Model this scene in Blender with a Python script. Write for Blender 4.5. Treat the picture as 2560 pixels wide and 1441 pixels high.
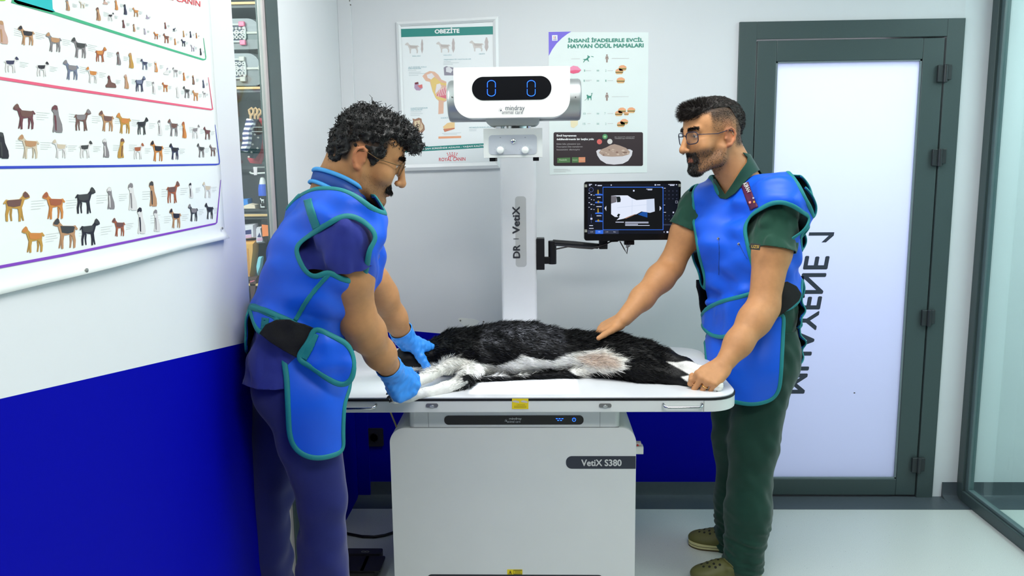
import bpy, bmesh, math, random
import numpy as np
from mathutils import Matrix, Vector
from mathutils.geometry import tessellate_polygon
random.seed(7)
RNG = np.random.default_rng(7)
for o in list(bpy.data.objects):
    bpy.data.objects.remove(o)
scene = bpy.context.scene
COL = scene.collection

# ------------------------------------------------------------------ camera
IW, IH = 2560.0, 1441.0
FPX, PITCH, YAW, ROLL, CAMH = 2042.7, 0.1538, 0.03337, -0.01225, 1.5488
WALLY = 3.624          # back wall plane
WALLX = -0.853         # left wall plane
_cy, _sy = math.cos(YAW), math.sin(YAW)
FW = np.array([-_sy*math.cos(PITCH), _cy*math.cos(PITCH), -math.sin(PITCH)])
_r = np.array([_cy, _sy, 0.0]); _u = np.cross(_r, FW)
RT = math.cos(ROLL)*_r + math.sin(ROLL)*_u
UP = -math.sin(ROLL)*_r + math.cos(ROLL)*_u
CAMP = np.array([0.0, 0.0, CAMH])
cd = bpy.data.cameras.new('camera')
cam = bpy.data.objects.new('camera', cd); COL.objects.link(cam)
cd.sensor_width = 36.0; cd.lens = FPX*36.0/IW; cd.clip_start = 0.02; cd.clip_end = 60
cam.matrix_world = Matrix(((RT[0], UP[0], -FW[0], 0), (RT[1], UP[1], -FW[1], 0), (RT[2], UP[2], -FW[2], CAMH), (0, 0, 0, 1)))
scene.camera = cam

# ------------------------------------------------------------------ world, lights, exposure
world = bpy.data.worlds.new('world'); scene.world = world; world.use_nodes = True
world.node_tree.nodes['Background'].inputs[0].default_value = (0.92, 0.96, 1.0, 1)
world.node_tree.nodes['Background'].inputs[1].default_value = 0.04
vs = scene.view_settings
vs.view_transform = 'Standard'; vs.look = 'None'; vs.gamma = 1.0; vs.use_curve_mapping = False
vs.exposure = 0.0
scene.display_settings.display_device = 'sRGB'

def area(name, loc, target, sx, sy, power, color=(1, 1, 1)):
    l = bpy.data.lights.new(name, 'AREA'); l.shape = 'RECTANGLE'; l.size = sx; l.size_y = sy
    l.energy = power; l.color = color
    o = bpy.data.objects.new(name, l); COL.objects.link(o); o.location = loc
    d = Vector(target) - Vector(loc); o.rotation_euler = d.to_track_quat('-Z', 'Y').to_euler()
    return o
area('ceiling_panel_light', (0.25, 2.35, 2.62), (0.25, 2.35, 0), 1.5, 0.55, 27, (1.0, 0.995, 0.975))
area('ceiling_panel_light', (0.55, 0.7, 2.62), (0.55, 0.7, 0), 1.2, 0.6, 37, (1.0, 0.99, 0.955))
area('lobby_ceiling_light', (-1.7, 2.3, 2.62), (-1.55, 3.4, 1.2), 0.9, 1.2, 95, (1.0, 0.97, 0.93))
area('exam_room_light', (1.35, 4.9, 2.3), (1.35, 3.7, 1.1), 1.6, 1.2, 56, (0.88, 0.91, 1.0))
area('corridor_light', (2.75, 2.4, 2.62), (2.75, 2.4, 0), 0.8, 1.6, 45, (0.92, 1.0, 1.0))

# ------------------------------------------------------------------ pixel <-> place
def ray(x, y):
    return FW*FPX + RT*(x-IW/2) - UP*(y-IH/2)
def P(x, y, Y):
    d = ray(x, y); return CAMP + d*(Y/d[1])
def PZ(x, y, z):
    d = ray(x, y); return CAMP + d*((z-CAMH)/d[2])
def PX(x, y, X):
    d = ray(x, y); return CAMP + d*(X/d[0])
def project(V):
    d = np.asarray(V, float) - CAMP
    z = d @ FW
    return np.stack([IW/2 + FPX*(d@RT)/z, IH/2 - FPX*(d@UP)/z], -1)
def V3(*a): return np.array(a, float)
def nrm(v):
    v = np.asarray(v, float); return v/(np.linalg.norm(v)+1e-12)

# ------------------------------------------------------------------ materials
def lin(c):
    c = c/255.0
    return c/12.92 if c <= 0.04045 else ((c+0.055)/1.055)**2.4
def rgb(r, g, b): return (lin(r), lin(g), lin(b), 1.0)
MATS = {}
def mat(name, col, rough=0.5, metal=0.0, var=0.0, vscale=20.0, bump=0.0, bscale=200.0, spec=0.5, emit=None, estr=0.0, attr=None, sheen=0.0, coat=0.0):
    if name in MATS: return MATS[name]
    m = bpy.data.materials.new(name); m.use_nodes = True; MATS[name] = m
    nt = m.node_tree; b = nt.nodes['Principled BSDF']
    b.inputs['Base Color'].default_value = col; b.inputs['Roughness'].default_value = rough
    b.inputs['Metallic'].default_value = metal; b.inputs['Specular IOR Level'].default_value = spec
    if sheen: b.inputs['Sheen Weight'].default_value = sheen
    if coat: b.inputs['Coat Weight'].default_value = coat
    src = None
    if attr:
        a = nt.nodes.new('ShaderNodeAttribute'); a.attribute_name = attr; src = a.outputs['Color']
        nt.links.new(src, b.inputs['Base Color'])
    if var or bump:
        tc = nt.nodes.new('ShaderNodeTexCoord')
    if var:
        n = nt.nodes.new('ShaderNodeTexNoise'); n.inputs['Scale'].default_value = vscale; n.inputs['Detail'].default_value = 4
        nt.links.new(tc.outputs['Object'], n.inputs['Vector'])
        mr = nt.nodes.new('ShaderNodeMapRange'); mr.inputs[1].default_value = 0.3; mr.inputs[2].default_value = 0.7
        mr.inputs[3].default_value = 1-var; mr.inputs[4].default_value = 1+var
        nt.links.new(n.outputs['Fac'], mr.inputs[0])
        mx = nt.nodes.new('ShaderNodeMix'); mx.data_type = 'RGBA'; mx.blend_type = 'MULTIPLY'; mx.inputs[0].default_value = 1
        if src is None: mx.inputs[6].default_value = col
        else: nt.links.new(src, mx.inputs[6])
        nt.links.new(mr.outputs[0], mx.inputs[7])
        nt.links.new(mx.outputs[2], b.inputs['Base Color'])
    if bump:
        n2 = nt.nodes.new('ShaderNodeTexNoise'); n2.inputs['Scale'].default_value = bscale; n2.inputs['Detail'].default_value = 3
        nt.links.new(tc.outputs['Object'], n2.inputs['Vector'])
        bp = nt.nodes.new('ShaderNodeBump'); bp.inputs['Strength'].default_value = bump; bp.inputs['Distance'].default_value = 0.002
        nt.links.new(n2.outputs['Fac'], bp.inputs['Height']); nt.links.new(bp.outputs['Normal'], b.inputs['Normal'])
    if emit:
        b.inputs['Emission Color'].default_value = emit; b.inputs['Emission Strength'].default_value = estr
    return m
def attr_mat(name, rough=0.6, **k):
    return mat(name, (0.5, 0.5, 0.5, 1), rough=rough, attr='Col', **k)

# ------------------------------------------------------------------ objects
def tag(o, label=None, cat=None, group=None, kind=None):
    if label: o['label'] = label
    if cat: o['category'] = cat
    if group: o['group'] = group
    if kind: o['kind'] = kind
    return o
def thing(name, label, cat, loc=(0, 0, 0), group=None):
    o = bpy.data.objects.new(name, None); COL.objects.link(o); o.location = [float(v) for v in loc]
    o.empty_display_size = 0.1
    return tag(o, label, cat, group)
def link(name, me, parent=None, mats=None, smooth=None):
    o = bpy.data.objects.new(name, me); COL.objects.link(o)
    if mats:
        for m in (mats if isinstance(mats, (list, tuple)) else [mats]): me.materials.append(m)
    if smooth is not None:
        me.shade_smooth() if smooth is True else me.set_sharp_from_angle(angle=smooth)
    if parent is not None:
        o.parent = parent
        o.matrix_parent_inverse = world_of(parent).inverted()
    return o
def world_of(o):
    m = Matrix.Translation(o.location) @ o.rotation_euler.to_matrix().to_4x4()
    if o.parent is not None: m = world_of(o.parent) @ o.matrix_parent_inverse @ m
    return m
class MB:
    """collects shapes into one mesh"""
    def __init__(self): self.v = []; self.f = []; self.m = []; self.c = []; self.col = None; self.mi = 0
    def add(self, vs, fs):
        n = len(self.v); self.v += [tuple(map(float, p)) for p in vs]
        for f in fs:
            self.f.append(tuple(i+n for i in f)); self.m.append(self.mi); self.c.append(self.col)
        return self
    def box(self, x0, x1, y0, y1, z0, z1):
        vs = [(x, y, z) for x in (x0, x1) for y in (y0, y1) for z in (z0, z1)]
        return self.add(vs, [(0, 1, 3, 2), (4, 6, 7, 5), (0, 4, 5, 1), (2, 3, 7, 6), (0, 2, 6, 4), (1, 5, 7, 3)])
    def obox(self, c, ax, ay, az, hx, hy, hz):
        c, ax, ay, az = map(np.asarray, (c, ax, ay, az))
        vs = [c+ax*hx*i+ay*hy*j+az*hz*k for i in (-1, 1) for j in (-1, 1) for k in (-1, 1)]
        return self.add(vs, [(0, 1, 3, 2), (4, 6, 7, 5), (0, 4, 5, 1), (2, 3, 7, 6), (0, 2, 6, 4), (1, 5, 7, 3)])
    def poly(self, pts):
        """flat face from an outline"""
        pts = [Vector([float(a) for a in p]) for p in pts]
        tris = tessellate_polygon([pts])
        return self.add(pts, tris)
    def prism(self, pts, d):
        """outline extruded by vector d"""
        pts = [np.asarray(p, float) for p in pts]; d = np.asarray(d, float); n = len(pts)
        tris = tessellate_polygon([[Vector(p.tolist()) for p in pts]])
        vs = pts + [p+d for p in pts]
        fs = [tuple(t) for t in tris] + [tuple(i+n for i in t[::-1]) for t in tris]
        fs += [(i, (i+1) % n, (i+1) % n+n, i+n) for i in range(n)]
        return self.add(vs, fs)
    def tube(self, path, rad, seg=10, cap=True, flat=None, closed=False, ref=(0, 0, 1)):
        path = np.asarray(path, float); n = len(path)
        rads = np.full(n, rad) if np.isscalar(rad) else np.asarray(rad, float)
        if closed: T = np.roll(path, -1, 0) - np.roll(path, 1, 0)
        else: T = np.gradient(path, axis=0)
        T /= (np.linalg.norm(T, axis=1, keepdims=True)+1e-12)
        ref = np.asarray(ref, float)
        if abs(T[0] @ ref) > 0.95: ref = np.array([1.0, 0.3, 0.1])
        u = nrm(ref - T[0]*(T[0] @ ref)); vs = []
        for i in range(n):
            u = u - T[i]*(T[i] @ u); u = nrm(u); w = np.cross(T[i], u)
            for k in range(seg):
                a = 2*math.pi*k/seg
                vs.append(path[i] + rads[i]*(math.cos(a)*u + math.sin(a)*w*(flat if flat else 1)))
        fs = []
        for i in range(n if closed else n-1):
            j = (i+1) % n
            for k in range(seg):
                fs.append((i*seg+k, i*seg+(k+1) % seg, j*seg+(k+1) % seg, j*seg+k))
        if cap and not closed:
            fs.append(tuple(range(seg))[::-1]); fs.append(tuple((n-1)*seg+k for k in range(seg)))
        return self.add(vs, fs)
    def cyl(self, a, b, r, r2=None, seg=20):
        return self.tube([a, b], [r, r if r2 is None else r2], seg)
    def lathe(self, c, axis, prof, seg=28):
        """prof: (distance along axis, radius)"""
        axis = nrm(axis); c = np.asarray(c, float)
        return self.tube([c+axis*p[0] for p in prof], [max(p[1], 1e-5) for p in prof], seg)
    def build(self, name, mats, parent=None, smooth=math.radians(35), bevel=0, bseg=3):
        me = bpy.data.meshes.new(name); me.from_pydata(self.v, [], self.f)
        bm = bmesh.new(); bm.from_mesh(me); bmesh.ops.recalc_face_normals(bm, faces=bm.faces); bm.to_mesh(me); bm.free()
        if any(c is not None for c in self.c):
            ca = me.color_attributes.new('Col', 'BYTE_COLOR', 'CORNER')
            arr = []
            for f, c in zip(self.f, self.c): arr += [c or (0.5, 0.5, 0.5, 1)]*len(f)
            ca.data.foreach_set('color', np.array(arr, np.float32).ravel())
        o = link(name, me, parent, mats)
        if any(self.m): me.polygons.foreach_set('material_index', self.m)
        if smooth is not None:
            me.shade_smooth(); me.set_sharp_from_angle(angle=smooth)
        if bevel:
            b = o.modifiers.new('bevel', 'BEVEL'); b.width = bevel; b.segments = bseg; b.limit_method = 'ANGLE'; b.angle_limit = math.radians(40)
            b.harden_normals = False
        return o
def struct(name, mb, m, **k):
    o = mb.build(name, m, **k); o['kind'] = 'structure'; return o
def rrect(x0, x1, y0, y1, r, seg=8, rs=None):
    """rounded rectangle outline, radii (bl, br, tr, tl)"""
    rs = rs or (r, r, r, r); pts = []
    for (cx, cy, a0, rr) in ((x0, y0, math.pi, rs[0]), (x1, y0, 1.5*math.pi, rs[1]), (x1, y1, 0, rs[2]), (x0, y1, .5*math.pi, rs[3])):
        sx = 1 if cx == x0 else -1; sy = 1 if cy == y0 else -1
        if rr <= 0: pts.append((cx, cy)); continue
        for i in range(seg+1):
            a = a0+.5*math.pi*i/seg
            pts.append((cx+sx*rr+rr*math.cos(a), cy+sy*rr+rr*math.sin(a)))
    return pts
def text_mesh(body, bold=0.0):
    cu = bpy.data.curves.new('t', 'FONT'); cu.body = body; cu.resolution_u = 3
    o = bpy.data.objects.new('t', cu); COL.objects.link(o)
    dg = bpy.context.evaluated_depsgraph_get(); me = bpy.data.meshes.new_from_object(o.evaluated_get(dg))
    v = np.array([p.co[:] for p in me.vertices]); f = [tuple(p.vertices) for p in me.polygons]
    bpy.data.objects.remove(o); bpy.data.curves.remove(cu); bpy.data.meshes.remove(me)
    if bold:                       # heavier strokes: overlaid shifted copies
        n = len(v); b = bold; vs_, fs_ = [], []
        for k, (dx, dy) in enumerate(((b, 0), (-b, 0), (0, b), (0, -b))):
            vs_.append(v+np.array([dx, dy, k])); fs_ += [tuple(i+n*k for i in q) for q in f]
        v = np.concatenate(vs_); f = fs_
    lo, hi = v.min(0), v.max(0)
    z = v[:, 2].copy(); v = (v-lo)/np.maximum(hi-lo, 1e-9); v[:, 2] = z
    return v, f
LAYER = 5e-5
def put_text(mb, body, o, ex, ey, bold=0.0):
    """letters fitted to the parallelogram o, ex, ey"""
    v, f = text_mesh(body, bold); o, ex, ey = map(np.asarray, (o, ex, ey))
    q = [o+ex*p[0]+ey*p[1] for p in v]
    mb.add([a+nrm(CAMP-a)*p[2]*LAYER for a, p in zip(q, v)], f)
def text_on(mb, body, x0, y0, x1, y1, fn, bold=0.0):
    """letters fitted to a photo box, laid on the surface fn(x, y)"""
    v, f = text_mesh(body, bold)
    q = [fn(x0+(x1-x0)*p[0], y1+(y0-y1)*p[1]) for p in v]
    mb.add([a+nrm(CAMP-a)*p[2]*LAYER for a, p in zip(q, v)], f)
# ================================================================== the room
def wall_mat(name, axis, slope, z0, a0):
    """white paint above a slanting line, deep blue below"""
    m = bpy.data.materials.new(name); m.use_nodes = True; nt = m.node_tree; b = nt.nodes['Principled BSDF']
    tc = nt.nodes.new('ShaderNodeTexCoord'); sp = nt.nodes.new('ShaderNodeSeparateXYZ'); nt.links.new(tc.outputs['Object'], sp.inputs[0])
    mul = nt.nodes.new('ShaderNodeMath'); mul.operation = 'MULTIPLY_ADD'; mul.inputs[1].default_value = slope; mul.inputs[2].default_value = z0-slope*a0
    nt.links.new(sp.outputs[axis], mul.inputs[0])
    gt = nt.nodes.new('ShaderNodeMath'); gt.operation = 'GREATER_THAN'; nt.links.new(sp.outputs['Z'], gt.inputs[0]); nt.links.new(mul.outputs[0], gt.inputs[1])
    n = nt.nodes.new('ShaderNodeTexNoise'); n.inputs['Scale'].default_value = 3; n.inputs['Detail'].default_value = 5; nt.links.new(tc.outputs['Object'], n.inputs['Vector'])
    cr = nt.nodes.new('ShaderNodeMix'); cr.data_type = 'RGBA'; nt.links.new(n.outputs['Fac'], cr.inputs[0])
    cr.inputs[6].default_value = rgb(221, 224, 227); cr.inputs[7].default_value = rgb(226, 228, 230)
    mx = nt.nodes.new('ShaderNodeMix'); mx.data_type = 'RGBA'; nt.links.new(gt.outputs[0], mx.inputs[0])
    mx.inputs[6].default_value = (0.0006, 0.0016, 0.36, 1); nt.links.new(cr.outputs[2], mx.inputs[7])
    nt.links.new(mx.outputs[2], b.inputs['Base Color']); b.inputs['Roughness'].default_value = 0.55; b.inputs['Specular IOR Level'].default_value = 0.06
    n2 = nt.nodes.new('ShaderNodeTexNoise'); n2.inputs['Scale'].default_value = 160; nt.links.new(tc.outputs['Object'], n2.inputs['Vector'])
    bp = nt.nodes.new('ShaderNodeBump'); bp.inputs['Strength'].default_value = 0.06; bp.inputs['Distance'].default_value = 0.002
    nt.links.new(n2.outputs['Fac'], bp.inputs['Height']); nt.links.new(bp.outputs['Normal'], b.inputs['Normal'])
    return m
_b0, _b1 = P(1030, 828, WALLY), P(1120, 836, WALLY)
BACK_PAINT = wall_mat('back_wall_paint', 'X', (_b1[2]-_b0[2])/(_b1[0]-_b0[0]), _b0[2], _b0[0])
_l0, _l1 = PX(0, 998, WALLX), PX(600, 860, WALLX)
LEFT_PAINT = wall_mat('left_wall_paint', 'Y', (_l1[2]-_l0[2])/(_l1[1]-_l0[1]), _l0[2], _l0[1])
WHITE_PAINT = mat('white_paint', rgb(224, 229, 232), 0.5, var=0.015, vscale=4)
TRIM_WHITE = mat('trim_white', rgb(242, 243, 243), 0.4, var=0.01)
FRAME = mat('anthracite_frame', rgb(66, 82, 82), 0.42, var=0.04, vscale=300, bump=0.05, bscale=900, spec=0.45)
SKIRT = mat('skirting_vinyl', rgb(74, 84, 90), 0.45, var=0.05, vscale=60)

# floor
def floor_mat():
    m = bpy.data.materials.new('floor_vinyl'); m.use_nodes = True; nt = m.node_tree; b = nt.nodes['Principled BSDF']
    tc = nt.nodes.new('ShaderNodeTexCoord')
    n = nt.nodes.new('ShaderNodeTexNoise'); n.inputs['Scale'].default_value = 420; n.inputs['Detail'].default_value = 2; nt.links.new(tc.outputs['Object'], n.inputs['Vector'])
    cr = nt.nodes.new('ShaderNodeValToRGB'); nt.links.new(n.outputs['Fac'], cr.inputs[0])
    cr.color_ramp.elements[0].position = 0.25; cr.color_ramp.elements[0].color = rgb(176, 181, 177)
    cr.color_ramp.elements[1].position = 0.5; cr.color_ramp.elements[1].color = rgb(204, 209, 204)
    v = nt.nodes.new('ShaderNodeTexVoronoi'); v.inputs['Scale'].default_value = 28; nt.links.new(tc.outputs['Object'], v.inputs['Vector'])
    lt = nt.nodes.new('ShaderNodeMath'); lt.operation = 'LESS_THAN'; lt.inputs[1].default_value = 0.045; nt.links.new(v.outputs['Distance'], lt.inputs[0])
    mx = nt.nodes.new('ShaderNodeMix'); mx.data_type = 'RGBA'; nt.links.new(lt.outputs[0], mx.inputs[0]); nt.links.new(cr.outputs[0], mx.inputs[6]); mx.inputs[7].default_value = rgb(140, 148, 148)
    nt.links.new(mx.outputs[2], b.inputs['Base Color'])
    n3 = nt.nodes.new('ShaderNodeTexNoise'); n3.inputs['Scale'].default_value = 5; nt.links.new(tc.outputs['Object'], n3.inputs['Vector'])
    mr = nt.nodes.new('ShaderNodeMapRange'); mr.inputs[3].default_value = 0.24; mr.inputs[4].default_value = 0.42; nt.links.new(n3.outputs['Fac'], mr.inputs[0]); nt.links.new(mr.outputs[0], b.inputs['Roughness'])
    return m
struct('floor', MB().box(-3.2, 3.6, -1.2, 5.9, -0.1, 0), floor_mat())
struct('ceiling', MB().box(-3.2, 3.6, -1.2, 5.9, 2.66, 2.72), WHITE_PAINT)

# back wall with the door opening
DX0, DX1, DH = 0.856, 1.795, 2.12
mb = MB(); T = 0.12
mb.box(WALLX-0.04, DX0, WALLY, WALLY+T, 0, 2.66); mb.box(DX0, DX1, WALLY, WALLY+T, DH, 2.66)
struct('wall_back', mb, BACK_PAINT, smooth=None)
struct('wall_back_right', MB().box(DX1, 3.4, WALLY, WALLY+T, 0, 2.66), WHITE_PAINT, smooth=None)
# left wall: near solid part, then a glazed strip, then a solid part to the corner
YE, YG0, YG1 = 2.35, 2.632, 2.775
struct('wall_left', MB().box(WALLX-0.10, WALLX, -1.2, YE, 0, 2.66), LEFT_PAINT, smooth=None)
struct('wall_left_corner', MB().box(WALLX-0.035, WALLX, YG1, WALLY, 0, 2.66), LEFT_PAINT, smooth=None)
# corner trim and tiny screw holes
mb = MB().box(WALLX, WALLX+0.058, WALLY-0.016, WALLY, 0, 2.66)
tr = struct('trim_1', mb, BACK_PAINT, bevel=0.002)
mb = MB()
for (x, y) in ((874, 2), (876, 12)):
    p = P(x, y, WALLY-0.0162); mb.cyl(p, p+V3(0, 0.004, 0), 0.003, seg=10)
mb.build('screw_hole', mat('screw_hole_dark', rgb(120, 118, 112), 0.8), tr)

# coved skirting and the grey floor band along the back wall
def skirt(name, x0, x1):
    prof = [(0, 0.072), (-0.006, 0.072), (-0.008, 0.03), (-0.014, 0.014), (-0.03, 0.005), (-0.05, 0.0025), (-0.14, 0.002), (-0.14, 0.0), (0, 0)]
    mb = MB().prism([(x0, WALLY+a, z) for a, z in prof], (x1-x0, 0, 0))
    return struct(name, mb, SKIRT)
skirt('baseboard_back', WALLX, DX0-0.001)
mb = MB().box(DX0-0.001, DX1+0.045, WALLY-0.14, WALLY+0.1, 0, 0.0022)
struct('trim_2', mb, SKIRT)
skirt('baseboard_right', DX1+0.045, 3.4)
# flaked wall patch above the table
mb = MB(); pts = [(1145, 797), (1153, 795), (1185, 798), (1199, 804), (1192, 812), (1183, 815), (1180, 826), (1176, 831), (1168, 830), (1160, 816), (1148, 806)]
mb.prism([P(x, y, WALLY-0.0006) for x, y in pts], (0, 0.0007, 0))
tag(mb.build('bare_plaster_patch', mat('bare_plaster', rgb(233, 236, 231), 0.9, var=0.03)), 'small patch of bare white plaster on grey wall above the dog', 'wall patch')
for k, (x, y, lab) in enumerate([(1151, 802, 'dark screw hole in the bare plaster patch on the back wall'), (1209, 805, 'dark screw hole in painted wall right of the plaster patch')]):
    p = P(x, y, WALLY-0.0016); mb = MB(); mb.tube([p, p+V3(0, 0.002, 0)], 0.004, 10)
    tag(mb.build('screw_hole', mat('screw_hole_dark', rgb(110, 108, 102), 0.8)), lab, 'screw hole')
# dark socket on the shaded blue wall
c = P(936, 1093, WALLY); t = thing('wall_socket', 'dark square wall socket low on the blue back wall', 'socket', c)
DARKPL = mat('dark_socket_plastic', rgb(34, 34, 40), 0.4)
mb = MB().prism([(c[0]+a, WALLY-0.01, c[2]+b) for a, b in rrect(-.043, .043, -.043, .043, .008)], (0, .01, 0)); mb.build('cover_plate', DARKPL, t, bevel=0.002)
mb = MB().lathe((c[0], WALLY-0.0095, c[2]), (0, -1, 0), [(0, .022), (.003, .022), (.003, .018), (.0008, .017), (.0008, 0)]); mb.build('socket_well', mat('socket_dark', rgb(20, 20, 24), 0.5), t)

# ------------------------------------------------------------------ door
def zc(y, x=2100): return P(x, y, WALLY)[2]
d = MB(); YF = WALLY-0.012
FWD = 0.073
d.box(DX0, DX0+FWD, YF, YF+0.09, 0, DH); d.box(DX1-FWD, DX1, YF, YF+0.09, 0, DH); d.box(DX0+FWD, DX1-FWD, YF, YF+0.09, DH-FWD, DH)
door = struct('door_1', d, FRAME, bevel=0.002)
sx0, sx1, sz0, sz1 = DX0+FWD+0.005, DX1-FWD-0.005, 0.012, DH-FWD-0.005
SW = 0.082; YS = YF+0.004
gx0, gx1, gz0, gz1 = sx0+SW, sx1-SW-0.006, sz0+0.078, sz1-SW-0.005
s = MB(); s.box(sx0, gx0, YS, YS+0.06, sz0, sz1); s.box(gx1, sx1, YS, YS+0.06, sz0, sz1); s.box(gx0, gx1, YS, YS+0.06, sz0, gz0); s.box(gx0, gx1, YS, YS+0.06, gz1, sz1)
s.build('sash', FRAME, door, bevel=0.003)
g = MB(); 
for (a, b, c2, e) in ((gx0, gx0+.008, gz0, gz1), (gx1-.008, gx1, gz0, gz1), (gx0, gx1, gz0, gz0+.006), (gx0, gx1, gz1-.006, gz1)): g.box(a, b, YS+.004, YS+.02, c2, e)
g.build('glazing_bead', mat('glazing_bead_grey', rgb(120, 134, 138), 0.4, var=0.03), door)
m = bpy.data.materials.new('frosted_glass'); m.use_nodes = True; nt = m.node_tree; pb = nt.nodes['Principled BSDF']
pb.inputs['Base Color'].default_value = rgb(225, 230, 250); pb.inputs['Roughness'].default_value = 0.35
tl = nt.nodes.new('ShaderNodeBsdfTranslucent'); tl.inputs[0].default_value = rgb(232, 236, 252)
mxs = nt.nodes.new('ShaderNodeMixShader'); mxs.inputs[0].default_value = 0.75
nt.links.new(pb.outputs[0], mxs.inputs[1]); nt.links.new(tl.outputs[0], mxs.inputs[2]); nt.links.new(mxs.outputs[0], nt.nodes['Material Output'].inputs[0])
MB().box(gx0+.001, gx1-.001, YS+.012, YS+.016, gz0+.001, gz1-.001).build('glass_pane', m, door, smooth=None)
# the room sign on the far face of the glass, seen from behind: reads upward, mirrored
mb = MB(); yg = YS+.0115
def dfn(x, y): p = P(x, y, yg); return V3(p[0], yg, p[2])
o0 = dfn(1950, 985); ex = dfn(2024, 575)-o0; ey = dfn(2011, 985)-o0
put_text(mb, 'MUAYENE', o0, ex*.845, ey, 0.018)
oa = lambda u, v: o0+ex*u+ey*v
mb.poly([oa(.965, 0), oa(.985, 0), oa(.985, 1), oa(.965, 1)]); mb.poly([oa(.965, 1), oa(.925, .74), oa(.925, .56), oa(.965, .8)])
mb.build('lettering', mat('sign_letter_dark', rgb(52, 60, 74), 0.5), door, smooth=None)
mb = MB(); p = dfn(2136, 983); mb.poly([(p[0]+math.cos(a)*.0045, yg, p[2]+math.sin(a)*.003) for a in np.linspace(0, 6.28, 8)[:-1]]); mb.build('speck', mat('speck_dark', rgb(70, 66, 60), 0.8), door, smooth=None)
HM = mat('hinge_dark', rgb(58, 64, 66), 0.35, metal=0.3)
for k, (x, y) in enumerate([(2366, 184), (2352, 394), (2316, 795), (2289, 1163)]):
    p = P(x, y, YF-0.004); hx = sx1+0.003; mb = MB()
    mb.box(hx-.03, hx-.002, YF-.012, YF+.002, p[2]-.035, p[2]+.035); mb.box(hx+.004, hx+.026, YF-.014, YF+.002, p[2]-.026, p[2]+.036)
    mb.cyl((hx, YF-.014, p[2]-.037), (hx, YF-.014, p[2]+.037), .009, seg=14)
    mb.build('hinge', HM, door, bevel=0.002)
mb = MB(); hz = 1.02; hx = sx0+.041
mb.prism([(hx+a, YS-.008, hz+b) for a, b in rrect(-.016, .016, -.11, .11, .014)], (0, .009, 0)); mb.tube([(hx, YS-.005, hz+.03), (hx, YS-.05, hz+.03), (hx+.02, YS-.056, hz+.03), (hx+.13, YS-.056, hz+.03)], .009, 12)
mb.build('door_handle', HM, door)
# room beyond the door
struct('wall_exam_room', MB().box(DX0-.6, DX1+.8, 5.8, 5.88, 0, 2.66), WHITE_PAINT, smooth=None)

# ------------------------------------------------------------------ glazed screen on the right
GX = 1.905; w = MB()
PY0, PY1 = 3.50, 3.622
mb = MB().box(GX, GX+.05, PY1-.05, PY1-.0005, 0.0, 2.66); mb.box(GX, GX+.05, -0.2, PY1-.05, 0.0, 0.052)
mb.box(GX, GX+.05, -0.2, PY1-.05, 2.56, 2.66)
win = struct('window_1', mb, FRAME, bevel=0.003)
mb = MB().box(GX+.012, GX+.038, PY1-.075, PY1-.05, 0.052, 2.56); mb.box(GX+.012, GX+.038, -0.2, PY1-.075, 0.052, 0.066)
mb.build('glazing_bead', mat('bead_teal_grey', rgb(88, 108, 110), 0.35, var=0.04), win, bevel=0.002)
GL = bpy.data.materials.new('clear_glass'); GL.use_nodes = True; nt = GL.node_tree
tr_ = nt.nodes.new('ShaderNodeBsdfTransparent'); tr_.inputs[0].default_value = (0.86, 0.95, 0.94, 1); gl_ = nt.nodes.new('ShaderNodeBsdfGlossy'); gl_.inputs['Roughness'].default_value = 0.02
fr_ = nt.nodes.new('ShaderNodeFresnel'); fr_.inputs[0].default_value = 1.45; ms_ = nt.nodes.new('ShaderNodeMixShader')
fm_ = nt.nodes.new('ShaderNodeMath'); fm_.operation = 'MULTIPLY'; fm_.inputs[1].default_value = 0.22; nt.links.new(fr_.outputs[0], fm_.inputs[0]); nt.links.new(fm_.outputs[0], ms_.inputs[0]); nt.links.new(tr_.outputs[0], ms_.inputs[1]); nt.links.new(gl_.outputs[0], ms_.inputs[2]); nt.links.new(ms_.outputs[0], nt.nodes['Material Output'].inputs[0])
MB().box(GX+.022, GX+.028, -0.2, PY1-.075, .06, 2.57).build('glass_pane', GL, win, smooth=None)
struct('wall_corridor', MB().box(3.4, 3.48, -1.2, 5.9, 0, 2.66), WHITE_PAINT, smooth=None)

# ------------------------------------------------------------------ glazed strip on the left
mb = MB().box(WALLX-.035, WALLX, YG0+.022, YG1, 0, 2.66); mb.box(WALLX-.035, WALLX-.005, YE, YG0, 0, 0.06)
win2 = struct('window_2', mb, FRAME, bevel=0.003)
MB().box(WALLX-.022, WALLX-.004, YG0, YG0+.022, .06, 2.6).build('glazing_bead', mat('bead_pinkish', rgb(176, 166, 166), 0.4, var=0.04), win2, bevel=.002)
MB().box(WALLX-.016, WALLX-.011, YE, YG0, .06, 2.6).build('glass_pane', GL, win2, smooth=None)
struct('wall_lobby', MB().box(-3.2, WALLX-.04, 5.0, 5.08, 0, 2.66), WHITE_PAINT, smooth=None)
struct('wall_lobby_side', MB().box(-3.2, -3.12, -1.2, 5.0, 0, 2.66), WHITE_PAINT, smooth=None)
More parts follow.
